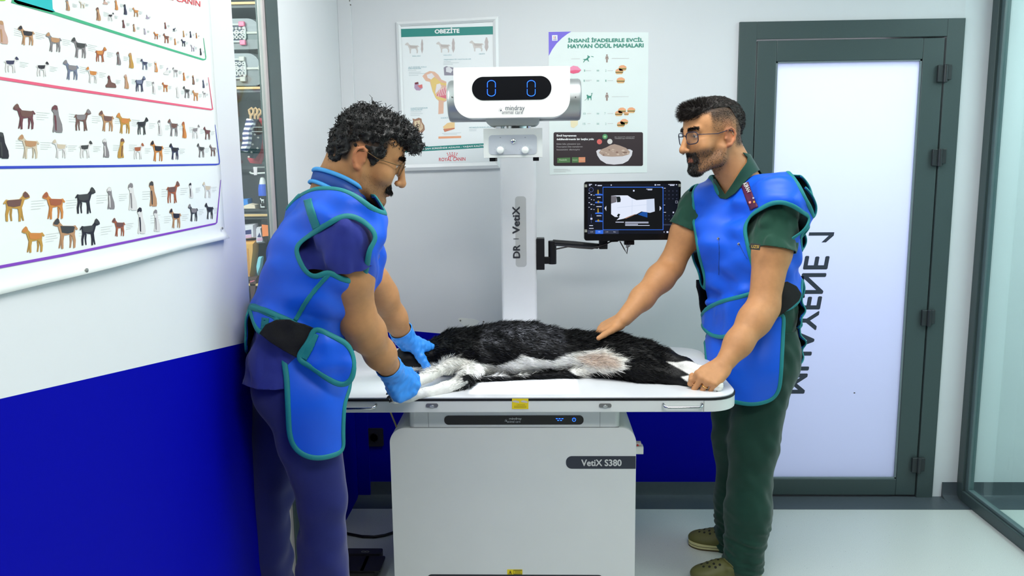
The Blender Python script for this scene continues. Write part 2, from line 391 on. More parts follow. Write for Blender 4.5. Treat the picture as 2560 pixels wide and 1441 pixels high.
# ================================================================== x-ray table
PW = mat('machine_white', rgb(226, 229, 226), 0.38, var=0.012, vscale=8, bump=0.03, bscale=600)
PTOP = mat('table_top_white', rgb(224, 226, 230), 0.22, var=0.01, vscale=5, spec=0.5)
PDK = mat('gloss_black', rgb(10, 11, 14), 0.12)
RUB = mat('black_gasket', rgb(14, 15, 17), 0.5)
CHR = mat('chrome', rgb(205, 208, 210), 0.16, metal=1.0)
SLATE = mat('slate_label', rgb(46, 52, 64), 0.45)
YEL = mat('warning_yellow', rgb(240, 214, 20), 0.5)
INK = mat('ink_dark', rgb(48, 50, 58), 0.6)
INKW = mat('ink_pale', rgb(214, 216, 212), 0.6)
BLED = mat('blue_led', rgb(20, 60, 255), 0.4, emit=rgb(30, 90, 255), estr=5.0)
TZ, TX0, TX1, TY0, TY1 = 0.80, -0.777, 0.643, 2.535, 3.245
TCX = (TX0+TX1)/2
tab = thing('xray_table', 'long white x-ray table with rounded ends carrying the black and white dog', 'x-ray table', (TCX, 2.9, 0))
out = lambda i, r: rrect(TX0+i, TX1-i, TY0+i, TY1-i, r)
mb = MB().prism([(x, y, TZ-.006) for x, y in out(0.004, .10)], (0, 0, .006)); mb.build('table_top', PTOP, tab, bevel=.0015)
mb = MB().prism([(x, y, TZ-.0115) for x, y in out(0.0, .103)], (0, 0, .007)); mb.build('gasket', RUB, tab)
mb = MB().prism([(x, y, TZ-.050) for x, y in out(0.001, .103)], (0, 0, .0385)); mb.build('table_rim', PW, tab, bevel=.002)
# end cap seams
xs = P(1760, 1008, TY0)[0]
for x in (xs, 2*TCX-xs): MB().box(x-.0008, x+.0008, TY0-.0004, TY0+.004, TZ-.05, TZ-.012).build('end_cap_seam', mat('seam_grey', rgb(150, 152, 152), 0.6), tab)
for s in (1, -1):
    a, b = P(1658, 1015, TY0), P(1754, 1015, TY0); xa, xb = (a[0], b[0]) if s == 1 else (2*TCX-b[0], 2*TCX-a[0]); z = a[2]
    mb = MB(); pth = [(xa, TY0+.002, z+.006), (xa, TY0-.012, z+.005), (xa+.004, TY0-.018, z+.002), (xa+.012, TY0-.021, z), (xb-.012, TY0-.021, z), (xb-.004, TY0-.018, z+.002), (xb, TY0-.012, z+.005), (xb, TY0+.002, z+.006)]
    mb.tube(pth, .0045, 12); mb.build('rail_handle', CHR, tab)
for px in (1080, 1513):
    c = P(px, 1014, TY0); mb = MB().prism([(c[0]+a, TY0-.003, c[2]+b) for a, b in rrect(-.02, .02, -.0065, .0065, .0064)], (0, .004, 0))
    lt_ = mb.build('latch_plate', mat('latch_steel', rgb(150, 150, 150), 0.32, metal=0.9), tab, bevel=.001)
    mb = MB().prism([(c[0]+.006*math.cos(a)*1.3, TY0-.0055, c[2]-.002+.0045*math.sin(a)) for a in np.linspace(0, 6.28, 14)[:-1]], (0, .004, 0)); mb.build('latch_key', CHR, lt_, bevel=.001)
# yellow pinch warning
f = lambda x, y: (lambda p: V3(p[0], TY0-.0006, p[2]))(P(x, y, TY0))
mb = MB().prism([f(1280, 1023), f(1321, 1023), f(1321, 997.5), f(1280, 997.5)], (0, .001, 0)); st = mb.build('warning_sticker', YEL, tab)
f2 = lambda x, y: f(x, y)+V3(0, -.0003, 0)
mb = MB()
for x0 in (1281, 1302):
    mb.poly([f2(x0, 1003), f2(x0+7, 1001), f2(x0+17, 1004), f2(x0+17, 1008), f2(x0+8, 1007), f2(x0, 1005)])
mb.build('hand_pictogram', mat('pictogram_grey', rgb(206, 196, 190), 0.6), st)
mb = MB(); text_on(mb, 'CAUTION', 1292, 1010.5, 1312, 1014, f2)
for yy in (1015.5, 1018.5): mb.poly([f2(1285, yy+1), f2(1316, yy+1), f2(1316, yy), f2(1285, yy)])
mb.build('lettering', mat('ink_olive', rgb(160, 138, 20), 0.7), st)
# carriage with the glossy control strip
YC = 2.60
cp = lambda x, y: P(x, y, YC)
cz0, cz1 = cp(1284, 1069)[2], TZ-.050
cx0, cx1 = cp(1022, 1050)[0], cp(1550, 1050)[0]
mb = MB().prism([(x, y, cz0) for x, y in rrect(cx0, cx1, YC, 3.18, .02)], (0, 0, cz1-cz0)); mb.build('carriage', PW, tab, bevel=.004)
for px in (1071, 1500): x = cp(px, 1050)[0]; MB().box(x-.0007, x+.0007, YC-.0004, YC+.004, cz0+.001, cz1).build('carriage_seam', mat('seam_grey', rgb(150, 152, 152), 0.6), tab)
mb = MB(); mb.box(cx0+.003, cx1-.003, YC-.0006, YC+.003, cz0-.0006, cz0+.0012)
mb.build('carriage_seam', mat('seam_grey', rgb(150, 152, 152), 0.6), tab)
pa, pb_ = cp(1111, 1062.5), cp(1459, 1039)
strip = MB().prism([(x, YC-.001, z) for x, z in rrect(pa[0], pb_[0], pa[2], pb_[2], .0142)], (0, .002, 0)).build('control_strip', PDK, tab)
fs = lambda x, y: (lambda p: V3(p[0], YC-.0014, p[2]))(cp(x, y))
mb = MB(); text_on(mb, 'mindray', 1273, 1044, 1304, 1051.5, fs, .008); text_on(mb, 'animal care', 1268, 1051.5, 1301, 1057, fs)
def paw(mb, fn, cx, cy, s):
    for (dx, dy, r) in ((0.2, 0.25, .5), (-.75, .1, .16), (-.55, -.5, .17), (0, -.85, .17), (.6, -.7, .16), (-.95, .6, .13)):
        mb.poly([fn(cx+s*(dx+r*math.cos(a)), cy+s*(dy+r*math.sin(a))) for a in np.linspace(0, 6.28, 10)[:-1]])
paw(mb, fs, 1265, 1052, 3.4)
mb.build('lettering', INKW, strip, smooth=None)
mb = MB()
for (x, y) in ((1392, 1047), (1399, 1047), (1406, 1047), (1395.5, 1051.5), (1402.5, 1051.5)): mb.poly([fs(x-2.2, y+.8), fs(x+2.2, y+.8), fs(x+2.2, y-.8), fs(x-2.2, y-.8)])
ring = [(1435+4.2*math.sin(a), 1049.5-4.4*math.cos(a)) for a in np.linspace(.5, 5.78, 16)]
mb.tube([fs(x, y) for x, y in ring], .0007, 6); mb.tube([fs(1435, 1044.5), fs(1435, 1049)], .0007, 6)
mb.build('status_led', BLED, strip)
# cabinet
bz = cp(1284, 1069.5)[2]-.001
bx0, bx1 = P(979, 1230, YC)[0], P(1589, 1230, YC)[0]
BX = (bx0+bx1)/2
prof = rrect(bx0, bx1, 0.0, bz, .045, 10, (.004, .004, .052, .052))
cab = MB().prism([(x, YC, z) for x, z in prof], (0, .58, 0)).build('cabinet_body', PW, tab, bevel=.006)
fc = lambda x, y: (lambda p: V3(p[0], YC-.0008, p[2]))(cp(x, y))
a, b = cp(1415, 1172.5), cp(1589, 1141)
mb = MB().prism([(x, YC-.0008, z) for x, z in rrect(a[0], bx1-.0008, a[2], b[2], .0195, 10, (.0195, 0, 0, .0195))], (0, .0014, 0)); nm = mb.build('name_band', SLATE, cab)
mb = MB(); text_on(mb, 'VetiX S380', 1453, 1149, 1554, 1166, lambda x, y: fc(x, y)+V3(0, -.0004, 0), .03); mb.build('lettering', INKW, nm, smooth=None)
mb = MB().prism([fc(1268, 1437), fc(1306, 1437), fc(1306, 1424.5), fc(1268, 1424.5)], (0, .0012, 0)); st2 = mb.build('warning_sticker', YEL, cab)
f3 = lambda x, y: fc(x, y)+V3(0, -.0004, 0)
mb = MB(); mb.tube([f3(1271, 1435.5), f3(1275.5, 1426.5), f3(1280, 1435.5)], .0006, 5, closed=True); mb.poly([f3(1274, 1434), f3(1277, 1434), f3(1276.5, 1429), f3(1274.5, 1429)])
mb.tube([f3(1284, 1435.5), f3(1304.5, 1435.5), f3(1304.5, 1426), f3(1284, 1426)], .0009, 5, closed=True)
for yy in (1429, 1432): mb.poly([f3(1287, yy+.8), f3(1302, yy+.8), f3(1302, yy), f3(1287, yy)])
mb.build('pictogram', RUB, st2)
s0, s1 = cp(1068, 1436.5), cp(1508, 1436.5)
mb = MB().prism([(x, YC-.0006, z) for x, z in rrect(s0[0], s1[0], .03, s0[2], .016, 8)], (0, .0016, 0)); mb.build('kick_panel', mat('kick_panel_dark', rgb(34, 38, 46), 0.5), cab)
# plug on the right cabinet side
pc = P(1598, 1117, 2.74); mb = MB().prism([(bx1-.004, 2.72+x, pc[2]+z) for x, z in rrect(-.018, .018, -.016, .012, .006)], (P(1607, 1117, 2.72)[0]-bx1+.004, 0, 0)); pl = mb.build('side_socket', PW, tab, bevel=.003)
mb = MB().prism([(bx1-.004, 2.722+x, pc[2]+z) for x, z in rrect(-.012, .012, .012, .024, .005)], (P(1602, 1117, 2.72)[0]-bx1+.004, 0, 0)); mb.build('socket_flap', mat('flap_pinkish', rgb(216, 198, 198), 0.4), pl, bevel=.002)
mb = MB().cyl((P(1594, 1106, 2.712)[0], 2.713, pc[2]+.016), (P(1594, 1106, 2.712)[0], 2.707, pc[2]+.016), .0032); mb.build('status_lamp', mat('status_red', rgb(200, 40, 40), 0.4), pl)

# ------------------------------------------------------------------ column and tube head
YCOL = 3.27
xr = thing('xray_tube_stand', 'white x-ray column with a tube head showing two blue zeros above the table', 'x-ray stand', (-.067, 3.34, 0))
qa, qb = P(1252.5, 600, YCOL), P(1341.5, 600, YCOL); CXC = (qa[0]+qb[0])/2
ztop = P(1290, 250, YCOL)[2]
COLM = mat('column_white', rgb(231, 232, 234), 0.4, var=0.01)
mb = MB().prism([(x, y, 0) for x, y in rrect(qa[0], qb[0], YCOL, YCOL+.13, .012)], (0, 0, ztop)); col = mb.build('column', COLM, xr)
fq = lambda x, y: (lambda p: V3(p[0], YCOL-.0008, p[2]))(P(x, y, YCOL))
pa, pb_ = P(1289.5, 668, YCOL), P(1315, 491, YCOL)
mb = MB().prism([(x, YCOL-.0006, z) for x, z in rrect(pa[0], pb_[0], pa[2], pb_[2], .013)], (0, .001, 0)); dec = mb.build('grey_decal', mat('decal_grey', rgb(192, 193, 192), 0.5), xr)
mb = MB(); ff = lambda x, y: fq(x, y)+V3(0, -.0006, 0)
def upright(mb, body, x0, y0, x1, y1, bold):  # reads upward
    o = ff(x1, y0); put_text(mb, body, o, ff(x1, y1)-o, ff(x0, y0)-o, bold)
upright(mb, 'DR', 1282.5, 646, 1300.5, 612, .035); upright(mb, 'VetiX', 1281, 585, 1300, 516, .035)
mb.poly([ff(1283.5, 598.3), ff(1297, 598.3), ff(1297, 596.6), ff(1283.5, 596.6)])
mb.build('lettering', INK, dec, smooth=None)
# horizontal arm from the column to the head
YH = 2.72       # front of the head cover
h = lambda x, y: P(x, y, YH)
zl, zt = h(1280, 294)[2], h(1280, 167)[2]; hx0, hx1 = h(1134.5, 230)[0], h(1425, 230)[0]
mb = MB().box(CXC-.05, CXC+.05, 2.96, YCOL+.01, zl+.02, zt-.03); mb.build('head_arm', PW, xr, bevel=.01)
prof = rrect(hx0, hx1, zl, zt, .05, 12, (.058, .058, .006, .006))
cov = MB().prism([(x, YH, z) for x, z in prof], (0, .25, 0)).build('head_cover', mat('head_white', rgb(240, 239, 235), 0.36, var=.01), xr, bevel=.008)
# tube housing: a metal drum lying crosswise behind the cover
a, b = P(1119, 240, YH+.1), P(1453, 240, YH+.1); cyz = (YH+.135, (P(1280, 195, YH+.06)[2]+P(1280, 300, YH+.06)[2])/2)
R_ = (P(1280, 196, YH+.06)[2]-P(1280, 300, YH+.06)[2])/2
R_ = max(R_, .07)
mb = MB().lathe((a[0], cyz[0], cyz[1]), (1, 0, 0), [(0, .0), (0, R_*.86), (.003, R_*.95), (.01, R_), (b[0]-a[0]-.01, R_), (b[0]-a[0]-.003, R_*.95), (b[0]-a[0], R_*.86), (b[0]-a[0], 0)], 40)
drum = mb.build('tube_housing', mat('brushed_aluminium', rgb(176, 180, 180), 0.38, metal=0.75, var=.06, vscale=6), xr)
for x in (1130, 1439): p = P(x, 243, cyz[0]-R_); MB().cyl((p[0], cyz[0]-R_-.001, p[2]), (p[0], cyz[0]-R_+.01, p[2]), .0022, seg=10).build('screw', mat('screw_dark', rgb(70, 72, 72), 0.5), drum)
pa, pb_ = h(1180.5, 251.5), h(1378.5, 189.5)
disp = MB().prism([(x, YH-.0012, z) for x, z in rrect(pa[0], pb_[0], pa[2], pb_[2], (pb_[2]-pa[2])/2-.0003, 14)], (0, .003, 0)).build('display', mat('display_black', rgb(13, 14, 18), 0.2, coat=0.3), xr)
fh = lambda x, y: (lambda p: V3(p[0], YH-.002, p[2]))(h(x, y))
for cx in (1228.5, 1328):
    mb = MB()
    for s in (1, -1):
        pts = [(cx-10, 221-s*2.0), (cx-10, 221-s*12)] + [(cx-10*math.cos(t), 221-s*(12+7.5*math.sin(t))) for t in np.linspace(.25, math.pi-.25, 9)] + [(cx+10, 221-s*12), (cx+10, 221-s*2.0)]
        mb.tube([fh(*q) for q in pts], .0021, 8, flat=.4, ref=(0, 1, 0))
    mb.build('blue_digit', BLED, disp)
mb = MB(); text_on(mb, 'mindray', 1263.5, 263.5, 1312, 279.5, fh, .006); text_on(mb, 'animal care', 1255, 276, 1307, 285, fh, 0); paw(mb, fh, 1251.5, 275, 4.6)
mb.build('lettering', mat('ink_slate', rgb(84, 90, 100), 0.6), cov, smooth=None)
# neck under the head and the collimator box
YK = 2.79
k = lambda x, y: P(x, y, YK)
nz0, nz1 = k(1280, 314)[2], zl+.004; a, b = k(1214, 300)[0], k(1349, 300)[0]
mb = MB(); 
mb.prism([(x, YK, z) for x, z in rrect(a, b, nz0, nz1, .02, 8, (.022, .022, .0, .0))], (0, .16, 0)); mb.build('neck', PW, xr, bevel=.003)
mb = MB().lathe(((a+b)/2, YK+.08, k(1280, 324)[2]-.001), (0, 0, 1), [(0, .062), (nz0-k(1280, 324)[2]+.002, .062)], 40); mb.build('swivel_ring', CHR, xr)
YB = 2.765
kb = lambda x, y: P(x, y, YB)
z0, z1 = kb(1280, 394)[2], kb(1280, 321)[2]; x0, x1 = kb(1209, 360)[0], kb(1356, 360)[0]; W_ = .006
yb1 = YB+.20; mb = MB()
ap = (z0+.005)
# hollow box with a rectangular opening in its floor
lx, ly, lz = (x0+x1)/2, YB+.125, z0+.062
fx0, fx1 = P(1173, 985, 2.57)[0], P(1446, 985, 2.57)[0]; fy0, fy1 = 2.572, 3.20
kk = (lz-ap)/(lz-TZ)
ax0, ax1, ay0, ay1 = lx+(fx0-lx)*kk, lx+(fx1-lx)*kk, ly+(fy0-ly)*kk, ly+(fy1-ly)*kk
mb.box(x0, x1, YB, YB+W_, z0, z1); mb.box(x0, x1, yb1-W_, yb1, z0, z1); mb.box(x0, x0+W_, YB+W_, yb1-W_, z0, z1); mb.box(x1-W_, x1, YB+W_, yb1-W_, z0, z1); mb.box(x0+W_, x1-W_, YB+W_, yb1-W_, z1-W_, z1)
box = mb.build('collimator_box', PW, xr, smooth=None)
mb = MB(); zz0, zz1 = ap-.001, ap+.001
mb.box(x0+W_, ax0, YB+W_, yb1-W_, zz0, zz1); mb.box(ax1, x1-W_, YB+W_, yb1-W_, zz0, zz1); mb.box(ax0, ax1, YB+W_, ay0, zz0, zz1); mb.box(ax0, ax1, ay1, yb1-W_, zz0, zz1)
mb.box(lx-.0005, lx+.0005, ay0, ay1, zz0, zz0+.0006); mb.box(ax0, ax1, ly-.0005, ly+.0005, zz0, zz0+.0006)
mb.build('collimator_leaves', RUB, box, smooth=None)
pl = bpy.data.lights.new('collimator_lamp', 'SPOT'); pl.energy = 70; pl.color = (0.80, 0.86, 1.0); pl.shadow_soft_size = 0.0008; pl.spot_size = math.radians(100); pl.spot_blend = 0.05
po = bpy.data.objects.new('collimator_lamp', pl); COL.objects.link(po); po.location = (lx, ly, lz)
pa, pb_ = kb(1222.5, 387), kb(1342, 336.5)
pan = MB().prism([(x, YB-.0016, z) for x, z in rrect(pa[0], pb_[0], pa[2], pb_[2], .012)], (0, .003, 0)).build('control_panel', mat('panel_grey', rgb(186, 191, 199), 0.42, var=.01), box, bevel=.0006)
for px in (1251, 1313): p = kb(px, 376); mb = MB().lathe((p[0], YB-.0015, p[2]), (0, -1, 0), [(0, .0125), (.006, .0125), (.007, .0118), (.015, .0115), (.018, .0105), (.0195, .006), (.02, 0)], 26); mb.build('knob', PW, box)
p = kb(1283, 353); MB().lathe((p[0], YB-.001, p[2]), (0, -1, 0), [(0, .009), (.002, .009), (.004, .0075), (.006, .004), (.0066, 0)], 22).build('push_button', CHR, box)
mb = MB(); fb = lambda x, y: (lambda q: V3(q[0], YB-.0019, q[2]))(kb(x, y))
for cx in (1251, 1313):
    for t in np.linspace(.15, math.pi-.15, 7): mb.poly([fb(cx+14*math.cos(t)+.7*math.cos(q), 376-14*math.sin(t)+.7*math.sin(q)) for q in np.linspace(0, 6.28, 6)[:-1]])
    mb.poly([fb(cx-1.5, 345), fb(cx+1.5, 345), fb(cx+1.5, 343), fb(cx-1.5, 343)])
mb.build('scale_marks', mat('mark_grey', rgb(140, 146, 154), 0.6), pan)
mb = MB()
for px in (1232, 1340): q = P(px, 400, YB+.05); mb.box(q[0]-.010, q[0]+.010, YB+.03, YB+.16, z0-.012, z0+.001)
mb.build('guide_rail', RUB, box, bevel=.001)

# ------------------------------------------------------------------ monitor on its arm
YM = 3.20
mon = thing('monitor', 'black medical monitor showing an x-ray preview on the back wall right of the column', 'monitor', P(1582, 527, YM))
a, b = P(1460.5, 602, YM), P(1702.5, 452, YM)
mb = MB().prism([(x, YM, z) for x, z in rrect(a[0], b[0], a[2], b[2], .010)], (0, .035, 0)); mb.build('monitor_case', mat('monitor_black', rgb(14, 14, 17), 0.25), mon, bevel=.002)
g0, g1 = P(1469, 585, YM), P(1698, 459, YM)
def EM(name, r, g, b_, s): return mat(name, (0, 0, 0, 1), 0.3, emit=rgb(r, g, b_), estr=s)
fm = lambda d_: (lambda x, y: (lambda q: V3(q[0], YM-.0006-d_, q[2]))(P(x, y, YM)))
F0, F1, F2, F3 = fm(0), fm(.0004), fm(.0008), fm(.0012)
scr = MB().poly([F0(1469, 585), F0(1697, 585), F0(1697, 460), F0(1469, 460)]).build('screen', EM('screen_navy', 13, 17, 30, 1.0), mon, smooth=None)
zx = lambda x: 1440+x/7.204
zy = lambda y: 440+y/7.204
def zp(F, pts): return [F(zx(x), zy(y)) for x, y in pts]
MB().poly(zp(F1, [(488, 205), (1565, 205), (1565, 970), (488, 970)])).build('preview_pane', EM('screen_black', 11, 13, 17, 1.0), scr, smooth=None)
mb = MB()
for q in ([(480, 198), (1572, 198), (1572, 210), (480, 210)], [(480, 965), (1572, 965), (1572, 975), (480, 975)], [(480, 198), (490, 198), (490, 975), (480, 975)], [(1560, 198), (1572, 198), (1572, 975), (1560, 975)]): mb.poly(zp(F2, q))
mb.poly(zp(F2, [(348, 975), (490, 975), (490, 1045), (348, 1045)]))
for y in (325, 465, 660, 803): mb.poly(zp(F2, [(345, y+5), (410, y-8), (478, y+5), (478, y+26), (345, y+26)]))
mb.build('screen_blue', EM('screen_blue', 52, 110, 225, 1.0), scr, smooth=None)
MB().poly(zp(F2, [(632, 360), (715, 352), (930, 352), (1000, 400), (1090, 436), (1410, 410), (1418, 640), (1330, 665), (1230, 650), (1180, 640), (1090, 690), (1000, 715), (930, 740), (860, 770), (730, 798), (790, 740), (700, 740), (632, 690)])).build('preview_image', EM('screen_white', 226, 234, 252, 1.0), scr, smooth=None)
mb = MB(); mb.poly(zp(F3, [(725, 372), (790, 372), (806, 420), (800, 470), (740, 478)])); mb.poly(zp(F3, [(760, 680), (795, 690), (770, 745), (735, 720)])); mb.build('preview_dark', EM('screen_dark', 18, 28, 30, 1.0), scr, smooth=None)
mb = MB(); mb.poly(zp(F3, [(632, 362), (725, 362), (730, 470), (632, 500)])); mb.build('preview_grey', EM('screen_grey', 110, 108, 116, 1.0), scr, smooth=None)
mb = MB(); mb.poly(zp(F3, [(870, 765), (990, 715), (1090, 680), (1040, 710), (900, 770)])); mb.build('preview_skin', EM('screen_skin', 160, 118, 92, 1.0), scr, smooth=None)
mb = MB(); mb.poly(zp(F3, [(1110, 695), (1200, 645), (1285, 655), (1285, 750), (1200, 725)])); mb.build('preview_cloth', EM('screen_cloth', 24, 80, 160, 1.0), scr, smooth=None)
mb = MB(); mb.poly(zp(F3, [(1008, 405), (1016, 405), (1010, 715), (1002, 715)])); mb.poly(zp(F3, [(740, 570), (1010, 540), (1270, 514), (1270, 520), (1010, 547), (740, 577)])); mb.poly(zp(F3, [(1270, 424), (1410, 414), (1414, 640), (1330, 662), (1270, 652)])); mb.build('preview_shadow', EM('screen_pale', 204, 216, 238, 1.0), scr, smooth=None)
mb = MB()
for (x, y, w_, h_) in [(232, 145, 55, 14), (232, 165, 30, 16), (345, 155, 22, 20), (388, 165, 78, 18), (625, 155, 18, 22), (1415, 150, 26, 26), (1458, 155, 60, 14), (1660, 150, 120, 10), (1690, 165, 80, 14), (1800, 150, 18, 16), (1265, 232, 110, 10), (1290, 246, 80, 12), (1026, 252, 28, 30), (1545, 208, 14, 12), (712, 826, 150, 14), (885, 826, 420, 9), (885, 843, 420, 11), (885, 866, 230, 12), (885, 886, 440, 12), (240, 888, 65, 14), (236, 940, 80, 12), (255, 1003, 50, 14), (395, 1003, 42, 12), (530, 1003, 50, 14), (672, 1003, 44, 14), (225, 305, 28, 12), (262, 332, 28, 18), (316, 342, 14, 14), (225, 392, 28, 10), (270, 420, 14, 14), (316, 428, 14, 14), (225, 476, 26, 12), (260, 505, 34, 16), (316, 514, 14, 14), (225, 562, 22, 10), (262, 592, 28, 14), (316, 598, 14, 14), (260, 755, 34, 34), (380, 380, 64, 14), (365, 546, 96, 14), (370, 712, 86, 14), (1740, 645, 26, 26), (1580, 216, 34, 10), (1580, 520, 24, 10), (1580, 652, 40, 10), (1690, 996, 60, 10), (1684, 1012, 86, 12), (1630, 996, 32, 32), (1580, 1000, 12, 22), (1725, 935, 14, 14)]:
    mb.poly(zp(F2, [(x, y), (x+w_, y), (x+w_, y+h_), (x, y+h_)]))
for xs_ in ((545, 540, 512, 582, 545, 632), (1505, 540, 1538, 582, 1505, 632)): mb.poly(zp(F2, [(xs_[0], xs_[1]), (xs_[2], xs_[3]), (xs_[4], xs_[5])]))
mb.tube(zp(F2, [(1790, 452), (1828, 452), (1828, 488), (1790, 488)]), .0006, 5, closed=True)
mb.build('screen_writing', EM('screen_text', 205, 212, 235, 1.0), scr, smooth=None)
mb = MB()
for cx, cy in [(1604+70*i, 272+70*j) for i in range(4) for j in range(3)]+[(1610+65*i, 716+66*j) for i in range(4) for j in range(2)]: mb.poly(zp(F2, [(cx+12*math.cos(t), cy+12*math.sin(t)) for t in np.linspace(0, 6.28, 9)[:-1]]))
mb.poly(zp(F2, [(1576, 868), (1830, 868), (1830, 892), (1576, 892)])); mb.poly(zp(F2, [(210, 975), (345, 975), (345, 1045), (210, 1045)])); mb.poly(zp(F2, [(492, 975), (768, 975), (768, 1045), (492, 1045)]))
mb.build('screen_buttons', EM('screen_button', 52, 58, 78, 1.0), scr, smooth=None)
mb = MB(); mb.tube([F2(zx(273)+5.4*math.cos(t), zy(250)+5.4*math.sin(t)) for t in np.linspace(0, 6.28, 19)[:-1]], .0007, 5, closed=True); mb.tube([F2(zx(275), zy(690)), F2(zx(275), zy(850))], .0005, 5); mb.build('screen_dial', EM('screen_dial', 96, 110, 170, 1.0), scr, smooth=None)
mb = MB()
for y in (250, 442, 585, 780): mb.poly(zp(F3, [(388, y), (404, y), (412, y+78), (384, y+78)] if y in (250, 585) else [(384, y+20), (400, y), (420, y+20), (418, y+42), (386, y+42)]))
mb.build('screen_amber', EM('screen_amber', 176, 142, 40, 1.0), scr, smooth=None)
for (x, y) in ((180, 180), (180, 992), (1868, 172)): MB().poly(zp(F1, [(x-24, y-26), (x+20, y-26), (x+20, y+24), (x-24, y+24)])).build('corner_sticker', mat('sticker_grey', rgb(150, 152, 140), 0.6), mon, smooth=None)
BLK = mat('arm_black', rgb(16, 16, 18), 0.42)
yA = 3.30
pa = lambda x, y, Y=3.30: P(x, y, Y)
mb = MB(); c0, c1 = pa(1342, 673), pa(1361, 595)
mb.box(qb[0]-.001, c1[0], yA-.03, yA+.03, c0[2], c1[2])
c0, c1 = pa(1360, 662), pa(1391, 602); p = pa(1381, 632)
mb.cyl((p[0], yA, c0[2]+.002), (p[0], yA, c1[2]), .0165, seg=22); mb.box(c1[0]-.05, p[0], yA-.012, yA+.012, c0[2]+.004, c0[2]+.032)
A = pa(1382, 607); B = pa(1496, 616, 3.26); mb.tube([A, A*.5+B*.5+V3(0, 0, .001), B], [.013, .012, .011], 12)
c0, c1 = pa(1497, 622, 3.26), pa(1518, 602, 3.26)
mb.box(c0[0], c1[0], 3.236, 3.27, c0[2], c1[2]+.005); a2, b2 = pa(1560, 612, 3.25), pa(1585, 602, 3.25); mb.box(a2[0], b2[0], 3.2355, 3.262, a2[2], b2[2]); mb.box(c0[0], b2[0], 3.2355, 3.25, b2[2], b2[2]+.05)
arm = mb.build('bracket_arm', BLK, xr, bevel=.002); arm['label'] = 'black jointed bracket carrying the monitor'
for k_, (pts, r_) in enumerate([(((1390, 623), (1420, 617), (1450, 620), (1480, 622), (1510, 613), (1528, 604), (1545, 603)), .003), (((1550, 604), (1560, 622), (1567, 635), (1570, 615), (1572, 606)), .0022), (((1567, 604), (1566, 620), (1574, 616), (1576, 606)), .0018)]):
    MB().tube([pa(*q, 3.232) for q in pts], r_, 8).build('cable', mat('cable_dark', rgb(30, 22, 24), 0.5), arm)
c0, c1 = P(1733, 630, 3.56), P(1748, 598, 3.56); mb = MB().box(c0[0], c1[0], 3.57, WALLY, c0[2], c1[2])
tag(mb.build('wall_switch', BLK, None, bevel=.003), 'small black box on the back wall, half hidden by the green sleeved arm', 'wall box')

# ------------------------------------------------------------------ things on the floor and hanging by the table
c = PZ(915, 1376, .05); t = thing('foot_pedal', 'black double foot pedal on the floor left of the table cabinet', 'foot pedal', (PZ(890, 1400, 0)))
z_ = .045; q = [PZ(868, 1391, z_), PZ(946, 1390, z_), PZ(941, 1373, z_), PZ(866, 1374, z_)]
x0, x1, y0, y1 = PZ(835, 1440, z_)[0], PZ(950, 1395, z_)[0], PZ(900, 1392, z_)[1]-.12, PZ(900, 1374, z_)[1]
mb = MB().prism([(x, y, .002) for x, y in rrect(x0, x1, y0, y1, .012)], (0, 0, .035)); mb.build('pedal_base', mat('pedal_black', rgb(16, 16, 18), 0.5), t, bevel=.004)
mb = MB().prism([(x, y, .037) for x, y in rrect(x0, x1, y1-.045, y1, .01)], (0, 0, .012)); mb.build('pedal_bridge', mat('pedal_grey', rgb(34, 35, 40), 0.5), t, bevel=.003)
mb = MB(); cc = PZ(913, 1380, .0495)
for s in (-1, 1):
    mb.tube([(cc[0]+s*.007+.008*math.cos(a), cc[1]+.005*math.sin(a), .0497) for a in np.linspace(0, 6.28, 15)[:-1]], .0008, 5, closed=True)
mb.build('pedal_mark', mat('mark_pale', rgb(150, 150, 155), 0.6), t)
for xx in (x0+.03, (x0+x1)/2+.02): MB().prism([(a, b, .037) for a, b in rrect(xx-.005, xx+.07, y0+.01, y1-.05, .008)], (0, .0, .006)).build('pedal_pad', mat('pedal_black', rgb(16, 16, 18), 0.5), t, bevel=.003)
mb = MB(); pts = [PZ(x, y, .006) for x, y in ((845, 1322), (868, 1335), (905, 1342), (935, 1343), (962, 1339), (990, 1330), (1010, 1318))]; mb.tube(pts, .006, 10)
tag(mb.build('power_cable', mat('cable_black', rgb(14, 14, 15), 0.45), None), 'thick black cable sagging across the floor beside the table cabinet', 'cable')
mb = MB(); pts = [P(x, y, Y) for x, y, Y in ((972, 1024, 2.66), (978, 1038, 2.67), (985, 1053, 2.69), (992, 1068, 2.72), (996, 1095, 2.8))]; pts = [V3(-.40, 2.70, .752)]+pts[1:]; mb.tube([P(970, 1018, 2.66), *[P(x, y, 2.66) for x, y in ((975, 1028), (981, 1043), (989, 1062), (994, 1078), (999, 1100))]], .003, 8)
tag(mb.build('beige_cord', mat('cord_beige', rgb(176, 164, 120), 0.6), None), 'thin beige cord hanging under the table left of its cabinet', 'cord')
c = PZ(752, 1440, 0.0); cx_, cy_ = PZ(757, 1436, .05)[:2]
mb = MB().prism([(cx_+a, cy_+b, 0.0) for a, b in rrect(-.05, .03, -.02, .09, .015)], (0, 0, .065))
tag(mb.build('plastic_tub', mat('tub_white', rgb(228, 232, 232), 0.4), None, bevel=.008), 'white plastic tub on the floor behind the navy trousered legs', 'tub')
# ================================================================== printed posters
PAPER = mat('poster_paper', rgb(240, 244, 240), 0.42, var=.012, vscale=6, bump=.04, bscale=14)
PRINT = attr_mat('printed_colours', 0.55)
def C(r, g, b): return rgb(r, g, b)
